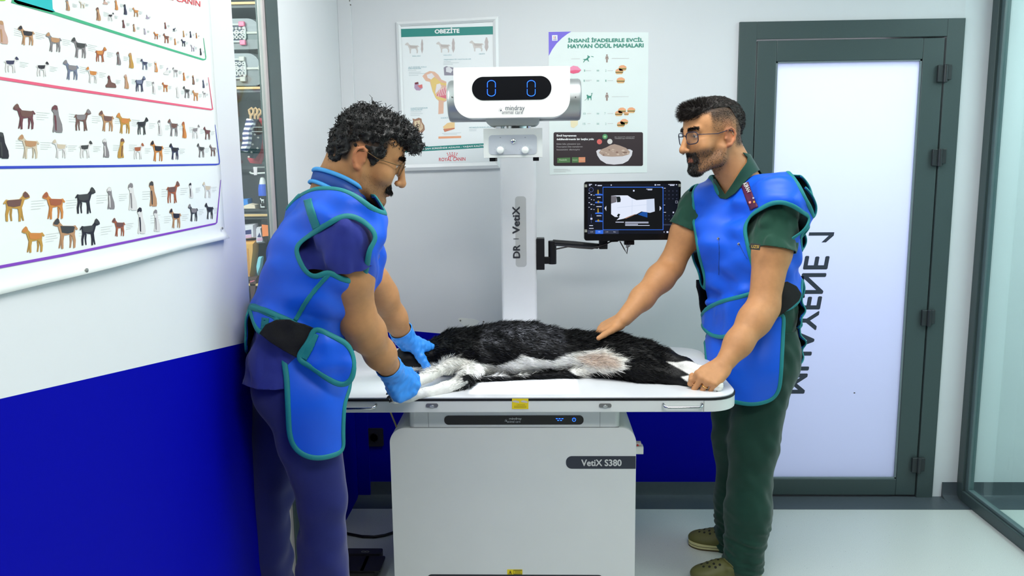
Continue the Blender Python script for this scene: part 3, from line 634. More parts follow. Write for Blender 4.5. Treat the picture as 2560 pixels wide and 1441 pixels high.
# ---- dog chart on the left wall (printed pictures lie in the sheet's plane)
SX = WALLX+.0040
def wf(d_=0.0):
    return lambda x, y: PX(x, y, SX+.0006+d_)
W0, W1, W2, W3 = wf(0), wf(.0003), wf(.0006), wf(.0009)
chart = thing('dog_breed_chart', 'large unframed chart of dog pictures hanging on the left wall', 'poster', PX(300, 640, WALLX))
# sheet: slightly bellied, its lower edge standing off the wall
tl, tr_, br, bl = PX(-260, -420, SX), PX(474, -420, SX), PX(563, 592, SX), PX(-260, 846, SX)
y0c, y1c = bl[1], PX(563, 592, SX)[1]; ztop_, zbot = 2.45, br[2]-.004
mb = MB(); NY, NZ = 40, 110; g = []
for i in range(NY+1):
    for j in range(NZ+1):
        y = y0c+(y1c-y0c)*i/NY; u = j/NZ; z = zbot+(ztop_-zbot)*u
        off = 0.0
        if u < .030: off = .010*((.030-u)/.030)**2*(1+.35*math.sin(y*9))
        g.append((SX+off, y, z))
mb.add(g, [(i*(NZ+1)+j, (i+1)*(NZ+1)+j, (i+1)*(NZ+1)+j+1, i*(NZ+1)+j+1) for i in range(NY) for j in range(NZ)])
sheet = mb.build('sheet', PAPER, chart, smooth=math.pi)
sm = sheet.modifiers.new('thickness', 'SOLIDIFY'); sm.thickness = .0008; sm.offset = 1
STAND = [(0.0, .78), (.02, .86), (.1, .95), (.18, 1.0), (.24, .95), (.28, .85), (.4, .74), (.8, .72), (.9, .74), (1.0, .62), (.97, .58), (.9, .62), (.88, .45), (.92, .25), (.9, .02), (.82, 0), (.82, .22), (.76, .4), (.68, .45), (.45, .42), (.42, .25), (.42, 0), (.34, 0), (.33, .25), (.3, .45), (.24, .6), (.2, .72), (.1, .74)]
STAND2 = [(.40, .42), (.36, .25), (.28, .02), (.22, .02), (.27, .25), (.3, .45)]
STAND3 = [(.74, .45), (.76, .25), (.72, .02), (.66, .02), (.68, .22), (.66, .42)]
SIT = [(.1, .8), (.15, .92), (.35, 1.0), (.55, .97), (.62, .85), (.7, .6), (.95, .3), (1.0, .1), (.95, 0), (.5, 0), (.4, .04), (.25, 0), (.18, .04), (.28, .3), (.25, .5), (.28, .7)]
LIE = [(0, .15), (.05, 0), (.95, 0), (1, .1), (.9, .35), (.55, .45), (.45, .7), (.4, .95), (.28, 1), (.18, .85), (.25, .7), (.22, .4)]
SADDLE = [(.3, .74), (.42, .73), (.8, .715), (.88, .68), (.82, .52), (.6, .48), (.36, .52)]
HEADP = [(.02, .80), (.04, .86), (.1, .94), (.18, .99), (.24, .94), (.26, .84), (.18, .78)]
SITP = [(.3, .62), (.36, .4), (.4, .1), (.52, .06), (.5, .4), (.44, .62)]
SITH = [(.12, .8), (.16, .92), (.35, .99), (.55, .96), (.6, .86), (.5, .8), (.34, .84)]
def dogpic(mb, x, y, h, kind, ca, cb, flip=False):
    """x, y: centre in the photo; h: height"""
    asp = {'s': .92, 't': .5, 'l': 1.15}[kind]; w = h*asp*(1.0-.45*min(max(x, 0), 560)/560)
    def T(pts, F): return [F(x+(w*(.5-u) if flip else w*(u-.5)), y+h*(.5-v)+(0.10*w*(u-.5)*(400-y)/400)*(-1 if flip else 1)) for u, v in pts]
    mb.col = ca
    if kind == 's':
        mb.col = tuple(a*.8 for a in ca[:3])+(1,); mb.poly(T(STAND2, W0)); mb.poly(T(STAND3, W0)); mb.col = ca; mb.poly(T(STAND, W1))
        mb.col = cb; mb.poly(T(SADDLE, W2)); mb.poly(T(HEADP, W2))
    elif kind == 't':
        mb.poly(T(SIT, W1)); mb.col = cb; mb.poly(T(SITP, W2)); mb.poly(T(SITH, W2))
    else:
        mb.poly(T(LIE, W1)); mb.col = cb; mb.poly(T([(.2, .84), (.28, .98), (.39, .93), (.43, .72), (.3, .7)], W2))
PAL = {'tan': (186, 140, 100), 'blk': (34, 34, 42), 'brn': (112, 78, 70), 'org': (206, 132, 62), 'rst': (166, 92, 58), 'nvy': (52, 54, 84), 'gry': (134, 128, 130), 'wht': (222, 218, 216), 'cream': (208, 192, 168), 'mar': (108, 60, 66), 'lil': (164, 150, 172), 'dgr': (62, 64, 64), 'pnk': (200, 164, 150), 'gld': (192, 146, 64), 'bgy': (112, 120, 144)}
DOGS = '''610,45,100,t,tan,gry 740,40,70,s,cream,wht 950,15,50,l,pnk,brn 1048,45,90,t,org,tan 1128,85,95,t,nvy,blk 1222,110,85,s,tan,org 885,125,120,t,tan,brn 1000,150,80,s,wht,blk,r 1330,150,40,l,lil,wht 1113,215,75,t,mar,brn 1208,250,70,t,tan,brn 1305,280,60,t,lil,wht 1405,320,70,s,rst,org 1497,345,90,s,rst,brn 1578,375,60,t,org,tan 1490,230,60,t,mar,rst 1570,268,40,s,blk,nvy,r 1655,305,60,t,tan,gld 1717,310,60,t,nvy,blk 1770,320,50,t,org,blk 1652,385,70,s,blk,nvy 1735,430,70,s,lil,wht 1808,465,65,t,blk,dgr
22,290,210,t,pnk,tan 238,320,175,s,tan,blk 485,380,175,s,gry,tan 715,430,185,s,gry,dgr 910,490,140,s,rst,org,r 1068,525,120,t,gry,brn 1180,545,140,t,gld,tan 1300,580,100,s,bgy,nvy 1405,600,100,t,org,wht 1500,640,65,l,wht,lil,r 1580,650,90,s,wht,gry 1658,690,75,t,org,rst 1742,720,85,t,brn,tan 1833,755,75,t,nvy,bgy
105,580,150,s,wht,nvy,r 385,620,140,s,wht,blk,r 640,630,180,s,bgy,gry 830,675,150,s,wht,org 1000,735,110,l,brn,mar 1138,735,130,t,tan,pnk 1265,755,145,s,nvy,bgy,r 1385,790,110,t,wht,gry 1487,785,90,s,org,rst 1600,830,100,t,wht,wht 1680,830,110,s,gry,dgr 1760,860,100,s,org,tan 1840,850,60,s,wht,gry
220,1050,230,s,mar,brn 510,1070,250,t,gry,mar 745,1080,200,s,brn,gry,r 960,1090,190,s,tan,brn 1115,1110,190,s,gld,org 1285,1135,160,s,dgr,blk,r 1440,1150,140,t,wht,gry 1560,1150,160,s,gry,brn 1658,1170,150,t,org,rst 1765,1185,130,s,wht,gry,r 1865,1200,120,s,brn,mar
22,1310,240,t,blk,dgr 260,1320,220,s,cream,tan 540,1340,170,s,wht,cream 775,1345,160,s,wht,dgr,r 952,1335,170,t,gry,wht 1095,1335,180,t,gld,brn,r 1250,1360,150,s,wht,rst,r 1415,1360,190,s,org,blk 1570,1365,150,s,nvy,blk 1810,1355,130,s,gry,dgr 1915,1355,110,s,brn,gry
150,1861,270,s,gld,brn,r 485,1851,250,s,org,rst 770,1806,240,s,blk,dgr,r 995,1786,200,t,gry,wht 1190,1771,250,t,wht,gry 1375,1746,230,t,tan,dgr 1560,1731,200,s,rst,brn,r 1720,1716,140,t,wht,blk 1865,1711,150,s,wht,cream
300,2156,240,s,gld,org 590,2101,280,s,tan,dgr 810,2091,240,s,blk,dgr,r 1070,2046,170,s,rst,brn 1270,1986,240,t,wht,blk 1410,1986,200,t,wht,gry 1580,1966,180,s,tan,blk 1740,1916,160,s,dgr,gry 1885,1901,150,s,dgr,blk'''
txt = MB()
groups = {}
for n_, row in enumerate(DOGS.split('\n')):
    for e in row.split():
        q = e.split(','); zx_, zy_, h_ = float(q[0]), float(q[1]), float(q[2])
        x, y, hh = zx_/3.603, zy_/3.603, h_/3.603
        mb = MB(); dogpic(mb, x, y, hh, q[3], C(*PAL[q[4]]), C(*PAL[q[5]]), len(q) > 6)
        mb.build('dog_picture', PRINT, sheet, smooth=None)
        wd = hh*.55*(1-.5*x/560); tx = x+hh*.5*(1-.45*x/560)
        txt = MB()
        for i in range(4):
            yy = y-hh*.2+i*hh*.09+2; L = wd*(1.0, .8, .9, .6)[i]; sl = (400-yy)/1345*-1.0
            sk = lambda xx: yy-(xx-tx)*(yy-399)/1345*1.0
            txt.poly([W0(tx, sk(tx)+.45), W0(tx+L, sk(tx+L)+.45), W0(tx+L, sk(tx+L)-.45), W0(tx, sk(tx)-.45)])
        txt.build('printed_caption', mat('caption_grey', rgb(206, 208, 206), 0.6), sheet, smooth=None)
def rule(pts, w, col, nm):
    mb = MB(); pts = [np.array(p, float) for p in pts]; L = []; R = []
    for i, p in enumerate(pts):
        t = nrm((pts[min(i+1, len(pts)-1)]-pts[max(i-1, 0)])); n = np.array([-t[1], t[0]]); ww = w[i] if hasattr(w, '__len__') else w
        L.append(p+n*ww/2); R.append(p-n*ww/2)
    for i in range(len(pts)-1): mb.poly([W1(*L[i]), W1(*L[i+1]), W1(*R[i+1]), W1(*R[i])])
    mb.build('printed_rule', mat('rule_'+nm, col, 0.5), sheet, smooth=None)
rule([(30, 2), (133, 32), (250, 69), (380, 110), (508, 149), (514, 148), (515, 143), (509, 95)], (10, 8, 6.5, 5, 4, 3, 2, 1), rgb(60, 176, 128), 'green')
rule([(-20, 189), (0, 195.5), (150, 219), (300, 241), (450, 263), (528, 274), (532, 273), (531, 266), (521, 193)], (8, 7.6, 7, 6, 5, 4, 3, 2, 1), rgb(230, 92, 124), 'red')
rule([(-20, 419.5), (0, 419), (280, 415.5), (540, 411.5), (548, 410), (549, 404), (538, 312)], (7.5, 7, 5.5, 4, 3, 2, 1), rgb(44, 66, 190), 'blue')
rule([(-20, 671), (0, 667.8), (160, 638), (300, 609), (440, 580), (538, 559.5), (542, 557), (552, 450)], (8, 7.5, 7, 6, 5, 4, 3, 1.2), rgb(132, 66, 190), 'purple')
mb = MB(); mb.poly([W1(x, y) for x, y in ((33, -10), (35, 4), (44, 10), (130, 31), (138, 29), (132, 22), (130, -10))]); mb.build('printed_tab', mat('tab_turquoise', rgb(0, 186, 190), 0.5), sheet, smooth=None)
mb = MB(); mb.poly([W1(x, y) for x, y in ((-10, -10), (-10, 2), (12, 2), (20, -4), (21, -10))]); mb.build('printed_tab', mat('tab_lime', rgb(150, 214, 60), 0.5), sheet, smooth=None)
mb = MB(); o = W1(437, 2); put_text(mb, 'ROYAL CANIN', o-(W1(501, 17)-o)*1.0, (W1(501, 17)-o)*2.0, W1(437, -13)-o, .01); mb.build('lettering', mat('logo_red', rgb(222, 70, 80), 0.5), sheet, smooth=None)
# nail in the lower border
p = PX(216, 676, SX+.010); mb = MB().lathe(p, (1, 0, 0), [(0, .004), (.002, .004), (.003, .002), (.0032, 0)], 12); mb.build('pin', mat('pin_steel', rgb(150, 150, 146), 0.4, metal=.6), chart)
p = PX(555, 571, SX+.004); mb = MB().lathe(p, (1, 0, 0), [(0, .0035), (.002, .0035), (.003, .002), (.0032, 0)], 12); mb.build('pin', mat('pin_steel', rgb(150, 150, 146), 0.4, metal=.6), chart)

# ---- framed poster on the back wall
def bw(Y): return lambda x, y: P(x, y, Y)
fr = thing('framed_poster', 'white framed teal headed poster on the back wall behind the x-ray head', 'poster', P(1120, 240, WALLY))
FI = bw(WALLY-.012); fo = bw(WALLY-.022)
outer = [(990, 55), (1245.5, 41), (1250.5, 421), (1004, 428)]; inner = [(1002, 66), (1232, 54.5), (1237, 405), (1014, 412)]
mb = MB()
for i in range(4):
    j = (i+1) % 4; o1, o2, i1, i2 = outer[i], outer[j], inner[i], inner[j]
    mid1 = ((o1[0]+i1[0])/2, (o1[1]+i1[1])/2); mid2 = ((o2[0]+i2[0])/2, (o2[1]+i2[1])/2)
    A, B, Cc, D_ = bw(WALLY)(*o1), bw(WALLY)(*o2), FI(*i2), FI(*i1); M1, M2 = fo(*mid1), fo(*mid2)
    O1, O2 = bw(WALLY-.014)(*o1), bw(WALLY-.014)(*o2)
    mb.add([A, B, O2, O1, M2, M1, Cc, D_], [(0, 1, 2, 3), (3, 2, 4, 5), (5, 4, 6, 7)])
mb.build('frame', mat('frame_white', rgb(240, 242, 243), 0.35), fr, smooth=None)
pf = bw(WALLY-.010); q0 = bw(WALLY-.0104); q1 = bw(WALLY-.0108); q2 = bw(WALLY-.0112)
ps = MB().poly([pf(x, y) for x, y in ((998, 62), (1236, 50), (1241, 409), (1010, 416))]).build('sheet', mat('poster_blue_white', rgb(240, 245, 246), 0.3, var=.01, vscale=4), fr, smooth=None)
TEAL = mat('print_teal', rgb(42, 140, 132), 0.5)
mb = MB(); mb.poly([q0(x, y) for x, y in ((1002.5, 72.5), (1232.5, 65.5), (1233, 86), (1003, 93))]); mb.build('printed_band', TEAL, ps, smooth=None)
mb = MB(); mb.poly([q0(x, y) for x, y in ((1012, 370), (1236, 357), (1236.3, 368), (1012.5, 381))]); mb.build('printed_band', TEAL, ps, smooth=None)
def para(mb, F, body, x0, y0, x1, y1, hh, bold=0.0):
    """one line of print along the bottom line (x0,y0)-(x1,y1), hh high"""
    o = F(x0, y0); put_text(mb, body, o, F(x1, y1)-o, F(x0, y0-hh)-o, bold)
mb = MB(); para(mb, q1, 'OBEZİTE', 1086.5, 84.5, 1149, 82.5, 14.5, .05); para(mb, q1, 'HEM YAŞAM SÜRESİNDE AZALMA - YAŞAM KALİTESİNDE', 1050-15, 377, 1232, 366, 6.2, .03); mb.build('lettering', mat('print_white', rgb(244, 247, 246), 0.5), ps, smooth=None)
mb = MB(); para(mb, q1, 'ROYAL CANIN', 1097.5, 403.5, 1163.5, 402, 8.8, .012)
for i, t in enumerate(np.linspace(-1, 1, 5)):
    for j in range(3): cx, cy = 1130.5+t*(9+j*1.6), 394-j*4+abs(t)*1.6-4+ (2 if j == 0 else 0); mb.poly([q1(cx-1.2, cy+1), q1(cx+1.2, cy+1), q1(cx+1.2, cy-1.2), q1(cx-1.2, cy-1.2)])
mb.poly([q1(1121.5, 392), q1(1130, 390), q1(1139, 391.5), q1(1139, 390), q1(1130, 388.5), q1(1121.5, 390.3)])
mb.build('lettering', mat('logo_red', rgb(222, 70, 80), 0.5), ps, smooth=None)
mb = MB(); z5 = lambda x, y: (960+x/3.3516, 20+y/3.3516)
def z5p(F, pts): return [F(*z5(x, y)) for x, y in pts]
# three pale dogs with their seen-from-above outlines
for k_, (cx, cy, fat) in enumerate([(235, 335, 0), (497, 328, 6), (775, 318, 12)]):
    m2 = MB(); m2.col = C(214, 208, 204); w_, h_ = 120, 92
    m2.poly([q0(*z5(cx-60+w_*u, cy-46+h_*(1-v)+(fat if .3 < v < .5 else 0))) for u, v in STAND]); m2.col = C(196, 188, 184); m2.poly([q1(*z5(cx-60+w_*u, cy-46+h_*(1-v))) for u, v in SADDLE])
    m2.build('dog_picture', PRINT, ps, smooth=None)
    m2 = MB(); m2.col = C(196, 186, 184); bx = cx+84; hw = 10+fat*.5
    m2.poly([q0(*z5(bx+a*hw, cy-14+b)) for a, b in ((-.3, -58), (.3, -58), (.6, -40), (1, -20), (.8, 0), (1, 25), (.6, 42), (.1, 58), (0, 66), (-.1, 58), (-.6, 42), (-1, 25), (-.8, 0), (-1, -20), (-.6, -40))]); m2.build('dog_picture', PRINT, ps, smooth=None)
m2 = MB()
m2.col = C(232, 188, 164); m2.poly(z5p(q0, [(322, 572), (345, 545), (385, 528), (425, 535), (455, 560), (480, 600), (522, 618), (524, 780), (500, 790), (498, 885), (455, 890), (458, 780), (430, 750), (405, 690), (385, 620), (350, 612)]))
m2.col = C(236, 206, 130); m2.poly(z5p(q1, [(386, 600), (420, 580), (450, 600), (480, 625), (522, 632), (522, 650), (450, 640), (425, 690), (440, 740), (524, 765), (500, 778), (440, 765), (408, 700)]))
m2.col = C(238, 232, 234); m2.poly(z5p(q2, [(358, 560), (400, 545), (425, 575), (395, 600), (365, 585)])); m2.poly(z5p(q2, [(440, 640), (470, 632), (482, 660), (450, 700), (428, 720)]))
m2.col = C(226, 120, 136); m2.poly(z5p(q1, [(440, 735), (470, 690), (520, 660), (520, 760)]))
m2.col = C(244, 226, 224)
for i in range(5): x = 452+i*15; m2.poly(z5p(q2, [(x, 742-i*3), (x+5, 742-i*3), (x+24, 672-i*3), (x+18, 672-i*3)]))
m2.build('anatomy_picture', PRINT, ps, smooth=None)
m2 = MB(); m2.col = C(190, 160, 190); m2.poly(z5p(q0, [(256, 628), (288, 622), (292, 650), (320, 640), (324, 672), (300, 692), (270, 690), (254, 670)])); m2.col = C(226, 120, 118); m2.poly(z5p(q1, [(280, 650), (320, 640), (323, 668), (300, 672)])); m2.col = C(120, 50, 56); m2.poly(z5p(q1, [(258, 626), (286, 620), (290, 636), (262, 642)])); m2.build('vessel_picture', PRINT, ps, smooth=None)
m2 = MB(); m2.col = C(166, 128, 106); m2.poly(z5p(q0, [(238, 926), (262, 932), (290, 920), (314, 928), (318, 955), (338, 985), (342, 1020), (322, 1046), (290, 1044), (258, 1020), (242, 985), (244, 950)])); m2.col = C(226, 206, 172); m2.poly(z5p(q1, [(255, 950), (300, 940), (325, 985), (325, 1010), (300, 1035), (270, 1015), (254, 985)])); m2.col = C(180, 140, 120); m2.poly(z5p(q2, [(272, 955), (280, 955), (288, 1020), (282, 1020)])); m2.poly(z5p(q2, [(300, 950), (306, 950), (314, 1010), (308, 1014)])); m2.build('heart_picture', PRINT, ps, smooth=None)
m2 = MB(); m2.col = C(240, 206, 150); m2.poly(z5p(q0, [(494, 996), (530, 965), (592, 950), (592, 1010), (510, 1032)])); m2.col = C(206, 130, 100); m2.poly(z5p(q1, [(496, 1015), (592, 1004), (592, 1014), (508, 1040)])); m2.build('tissue_picture', PRINT, ps, smooth=None)
m2 = MB(); m2.col = C(150, 146, 160); m2.poly(z5p(q0, [(500, 500), (520, 488), (582, 500), (582, 565), (505, 565)])); m2.col = C(228, 228, 232); m2.poly(z5p(q1, [(520, 500), (545, 490), (576, 520), (560, 545), (520, 535)])); m2.build('joint_picture', PRINT, ps, smooth=None)
m2 = MB(); m2.poly(z5p(q0, [(456, 1078), (646, 1072), (646, 1090), (456, 1096)])); m2.build('printed_strip', mat('print_orange', rgb(240, 172, 132), 0.5), ps, smooth=None)
mb = MB()
for body, x, y, w_, h_ in [('İDEAL KİLO', 238, 408, 68, 11), ('FAZLA KİLO', 500, 400, 66, 11), ('OBEZİTE', 795, 389, 50, 10), ('DEJENERATİF HASTALIKLAR', 502, 440, 228, 13), ('ALT İDRAR YOLU', 204, 502, 152, 12), ('HASTALIKLARI', 204, 514, 106, 10), ('KARDİYOVASKÜLER', 224, 846, 142, 12), ('HASTALIKLAR', 224, 860, 98, 10), ('DERİ', 478, 927, 56, 12), ('METABOLİK BOZUKLUKLAR', 714, 1008, 190, 13)]:
    a_ = z5(x, y); para(mb, q1, body, a_[0], a_[1], a_[0]+w_/3.35, a_[1]-w_/3.35*.028, h_/3.35, .004)
mb.build('lettering', mat('print_blue_grey', rgb(130, 178, 188), 0.5), ps, smooth=None)
mb = MB()
for (x, y, w_) in [(500, 450, 60), (497, 462, 130), (497, 473, 80), (200, 524, 70), (208, 540, 100), (208, 552, 140), (208, 566, 80), (222, 872, 90), (220, 888, 105), (222, 902, 80), (486, 1052, 160), (500, 1062, 110), (714, 1018, 62), (714, 1030, 60)]:
    a_ = z5(x, y); e_ = w_/3.35; mb.poly([q1(a_[0], a_[1]+.5), q1(a_[0]+e_, a_[1]+.5-e_*.03), q1(a_[0]+e_, a_[1]-.5-e_*.03), q1(a_[0], a_[1]-.5)])
mb.build('printed_caption', mat('caption_pale', rgb(202, 212, 214), 0.6), ps, smooth=None)

# ---- unframed poster
t2 = thing('treat_poster', 'unframed poster comparing pet treats with burgers, above the monitor', 'poster', P(1497, 260, WALLY))
u0, u1, u2, u3 = bw(WALLY-.0016), bw(WALLY-.0020), bw(WALLY-.0024), bw(WALLY-.0028)
mb = MB().prism([bw(WALLY-.0012)(x, y) for x, y in ((1371, 80), (1621.5, 81), (1617.5, 431.5), (1374, 437))], (0, .0011, 0))
tp = mb.build('sheet', mat('poster_mint', rgb(232, 242, 240), 0.35, var=.012, vscale=5), t2, smooth=None)
z6 = lambda x, y: (1340+x/3.6938, 60+y/3.6938)
def z6p(F, pts): return [F(*z6(x, y)) for x, y in pts]
mb = MB(); mb.poly(z6p(u0, [(116, 74), (326, 70), (290, 92), (240, 130), (190, 180), (150, 235), (118, 295)])); tri = mb.build('printed_corner', mat('print_violet', rgb(126, 110, 226), 0.5), tp, smooth=None)
mb = MB(); mb.poly(z6p(u1, [(148, 103), (198, 102), (199, 154), (149, 155)])); mb.build('printed_badge', mat('print_white', rgb(244, 247, 246), 0.5), tp, smooth=None)
mb = MB(); para(mb, u2, 'S', *z6(161, 137), *z6(173, 137), 6.5, .02); mb.build('lettering', mat('print_red', rgb(226, 70, 90), 0.5), tp, smooth=None)
mb = MB(); para(mb, u2, 't', *z6(176, 137), *z6(186, 137), 6.5, .02); mb.poly(z6p(u2, [(158, 144), (190, 143), (190, 147), (158, 148)])); mb.build('lettering', mat('print_indigo', rgb(70, 70, 170), 0.5), tp, smooth=None)
DTEAL = mat('print_deep_teal', rgb(62, 146, 128), 0.5)
mb = MB(); para(mb, u1, 'İNSANİ İFADELERLE EVCİL', *z6(294, 172), *z6(990, 165), 12.5, .045); para(mb, u1, 'HAYVAN ÖDÜL MAMALARI', *z6(292, 226), *z6(994, 217), 12.8, .045); mb.build('lettering', DTEAL, tp, smooth=None)
mb = MB(); mb.poly(z6p(u1, [(432, 326), (462, 322), (478, 305), (474, 292), (480, 288), (486, 296), (498, 298), (496, 310), (484, 316), (482, 330), (490, 345), (484, 348), (474, 334), (456, 336), (440, 356), (434, 354), (448, 334)])); mb.poly(z6p(u1, [(508, 296), (530, 300), (534, 306), (512, 303)])); mb.build('dog_pictogram', DTEAL, tp, smooth=None)
mb = MB(); mb.poly(z6p(u1, [(446, 706), (468, 692), (472, 672), (466, 658), (474, 652), (482, 660), (490, 664), (506, 664), (512, 650), (508, 640), (522, 638), (526, 642), (516, 644), (518, 654), (512, 670), (512, 704), (506, 704), (504, 685), (490, 682), (484, 706), (478, 704), (480, 686), (452, 706)])); mb.build('cat_pictogram', DTEAL, tp, smooth=None)
for cy in (318, 672):
    mb = MB(); mb.poly(z6p(u1, [(655+8*math.cos(t), cy-30+8*math.sin(t)) for t in np.linspace(0, 6.28, 10)[:-1]])); mb.poly(z6p(u1, [(644, cy-20), (666, cy-20), (671, cy+8), (666, cy+8), (663, cy-6), (662, cy+37), (648, cy+37), (647, cy-6), (644, cy+8), (639, cy+8)])); mb.build('person_pictogram', mat('print_taupe', rgb(158, 136, 128), 0.5), tp, smooth=None)
def burger(cx, cy, s):
    m = MB(); m.col = C(240, 172, 128); m.poly(z6p(u1, [(cx-s*36, cy), (cx-s*34, cy-s*14), (cx-s*16, cy-s*26), (cx+s*10, cy-s*28), (cx+s*34, cy-s*14), (cx+s*36, cy)]))
    m.col = C(150, 160, 80); m.poly(z6p(u1, [(cx-s*36, cy), (cx+s*36, cy), (cx+s*34, cy+s*6), (cx-s*38, cy+s*6)])); m.col = C(130, 76, 56); m.poly(z6p(u1, [(cx-s*36, cy+s*6), (cx+s*34, cy+s*6), (cx+s*32, cy+s*13), (cx-s*35, cy+s*13)]))
    m.col = C(236, 192, 130); m.poly(z6p(u1, [(cx-s*35, cy+s*13), (cx+s*32, cy+s*13), (cx+s*24, cy+s*24), (cx-s*26, cy+s*24)])); m.build('burger_picture', PRINT, tp, smooth=None)
for b_ in ((800, 408, 1.0), (770, 440, 1.0), (783, 522, 1.05), (795, 800, 1.0), (880, 798, 1.0), (765, 828, .95), (835, 830, .6), (815, 905, 1.0), (785, 928, 1.0)): burger(*b_)
m = MB(); m.col = C(246, 150, 184); m.poly(z6p(u1, [(316, 400), (345, 385), (385, 392), (418, 425), (395, 450), (345, 460), (316, 452)])); m.col = C(236, 96, 134); m.poly(z6p(u2, [(316, 432), (360, 425), (416, 428), (390, 450), (345, 458), (316, 452)])); m.build('treat_picture', PRINT, tp, smooth=None)
m = MB(); m.col = C(240, 228, 190); m.poly(z6p(u1, [(318, 895), (350, 880), (388, 890), (386, 930), (350, 962), (322, 950)])); m.build('treat_picture', PRINT, tp, smooth=None)
mb = MB()
for y in (430, 524, 828, 921): mb.poly(z6p(u1, [(560, y-5), (583, y-5), (583, y-1), (560, y-1)])); mb.poly(z6p(u1, [(560, y+3), (583, y+3), (583, y+7), (560, y+7)]))
for b_, x, y in (('1', 444, 440), ('2', 640, 440), ('1', 440, 534), ('1', 640, 534), ('10', 436, 838), ('7', 632, 836), ('15', 434, 932), ('2', 640, 932)): para(mb, u1, b_, *z6(x, y), *z6(x+(10 if len(b_) == 1 else 22), y), 5.2, .004)
mb.build('lettering', mat('print_soft_teal', rgb(140, 182, 172), 0.5), tp, smooth=None)
mb = MB()
for x, y, w_ in [(325, 322, 80), (700, 318, 160), (700, 672, 155), (458, 432, 50), (660, 432, 52), (456, 520, 58), (456, 528, 40), (660, 524, 52), (470, 828, 40), (660, 828, 52), (476, 922, 26), (660, 921, 52)]: mb.poly(z6p(u1, [(x, y-2), (x+w_, y-3), (x+w_, y+1), (x, y+2)]))
for i in range(4): mb.poly(z6p(u1, [(164, 1340+i*9), (164+(130, 150, 160, 110)[i], 1339+i*9), (164+(130, 150, 160, 110)[i], 1342+i*9), (164, 1343+i*9)]))
mb.build('printed_caption', mat('caption_grey2', rgb(206, 208, 206), 0.6), tp, smooth=None)
pan2 = MB().poly([u0(*z6(*q)) for q in rrect(162, 988, 1000, 1312, 16)]).build('printed_panel', mat('print_brown_black', rgb(52, 42, 46), 0.4), tp, smooth=None)
mb = MB(); para(mb, u1, 'Evcil hayvanınızı', *z6(191, 1046), *z6(372, 1046), 6.6, .04); para(mb, u1, 'ödüllendirmenin bir başka yolu', *z6(191, 1080), *z6(533, 1078), 6.6, .04); mb.build('lettering', mat('print_white', rgb(244, 247, 246), 0.5), tp, smooth=None)
mb = MB(); para(mb, u1, 'Etkin kilo yönetimi için', *z6(191, 1120), *z6(408, 1119), 4.8); para(mb, u1, 'Prescription Diet mamalarının', *z6(191, 1146), *z6(430, 1144), 4.8); para(mb, u1, 'lezzetini deneyin', *z6(191, 1172), *z6(404, 1171), 4.8)
para(mb, u1, 'TAVUKLU veya TON BALIKLI', *z6(726, 1066), *z6(908, 1064), 3.4, .01); para(mb, u1, 'iki lezzetli seçenek', *z6(726, 1050), *z6(914, 1048), 2.8)
mb.build('lettering', mat('print_grey_white', rgb(186, 182, 182), 0.5), tp, smooth=None)
m = MB(); m.poly(z6p(u1, [(196, 1238), (316, 1234), (316, 1280), (196, 1284)])); m.poly(z6p(u1, [(332, 1232), (394, 1232), (394, 1280), (332, 1282)])); m.build('printed_button', mat('print_green', rgb(82, 124, 74), 0.5), tp, smooth=None)
m = MB(); m.poly(z6p(u1, [(394, 1231), (455, 1230), (455, 1278), (394, 1280)])); m.build('printed_button', mat('print_salmon', rgb(226, 148, 110), 0.5), tp, smooth=None)
m = MB(); para(m, u2, 'Metabolic', *z6(214, 1264), *z6(286, 1262), 4, .006); para(m, u2, 'Metabolic', *z6(338, 1262), *z6(384, 1261), 2.6); para(m, u2, 'Urinary', *z6(404, 1261), *z6(446, 1260), 2.6); m.build('lettering', mat('print_pale_green', rgb(206, 226, 190), 0.5), tp, smooth=None)
for cx, cy, col in ((586, 1088, C(226, 106, 100)), (637, 1041, C(84, 156, 106)), (682, 1086, C(222, 218, 214))):
    m = MB(); m.col = col; m.poly(z6p(u1, [(cx+24*math.cos(t), cy+24*math.sin(t)) for t in np.linspace(0, 6.28, 19)[:-1]]))
    if cx == 637:
        m.col = C(180, 220, 160); m.poly(z6p(u2, [(622, 1040), (640, 1030), (650, 1044), (636, 1052)]))
    m.build('taste_disc', PRINT, tp, smooth=None)
m = MB(); m.col = C(226, 222, 226)
m.poly(z6p(u1, [(556, 1175), (575, 1160), (870, 1158), (892, 1172), (884, 1215), (850, 1265), (800, 1292), (720, 1300), (650, 1292), (595, 1258), (566, 1215)])); m.build('bowl_picture', PRINT, tp, smooth=None)
m = MB(); m.col = C(182, 156, 140); m.poly(z6p(u2, [(580, 1190), (600, 1160), (650, 1140), (690, 1118), (725, 1110), (770, 1122), (830, 1145), (868, 1180), (860, 1205), (800, 1222), (700, 1226), (620, 1220)]))
for i in range(26):
    a_, b_ = RNG.uniform(600, 850), RNG.uniform(1145, 1212)
    if b_ < 1150+abs(a_-725)*.22: continue
    m.col = [C(214, 192, 176), C(140, 108, 96), C(196, 172, 158)][i % 3]; s_ = RNG.uniform(8, 18); m.poly(z6p(u3, [(a_-s_, b_), (a_, b_-s_*.6), (a_+s_, b_-s_*.1), (a_+s_*.3, b_+s_*.6)]))
m.build('food_picture', PRINT, tp, smooth=None)
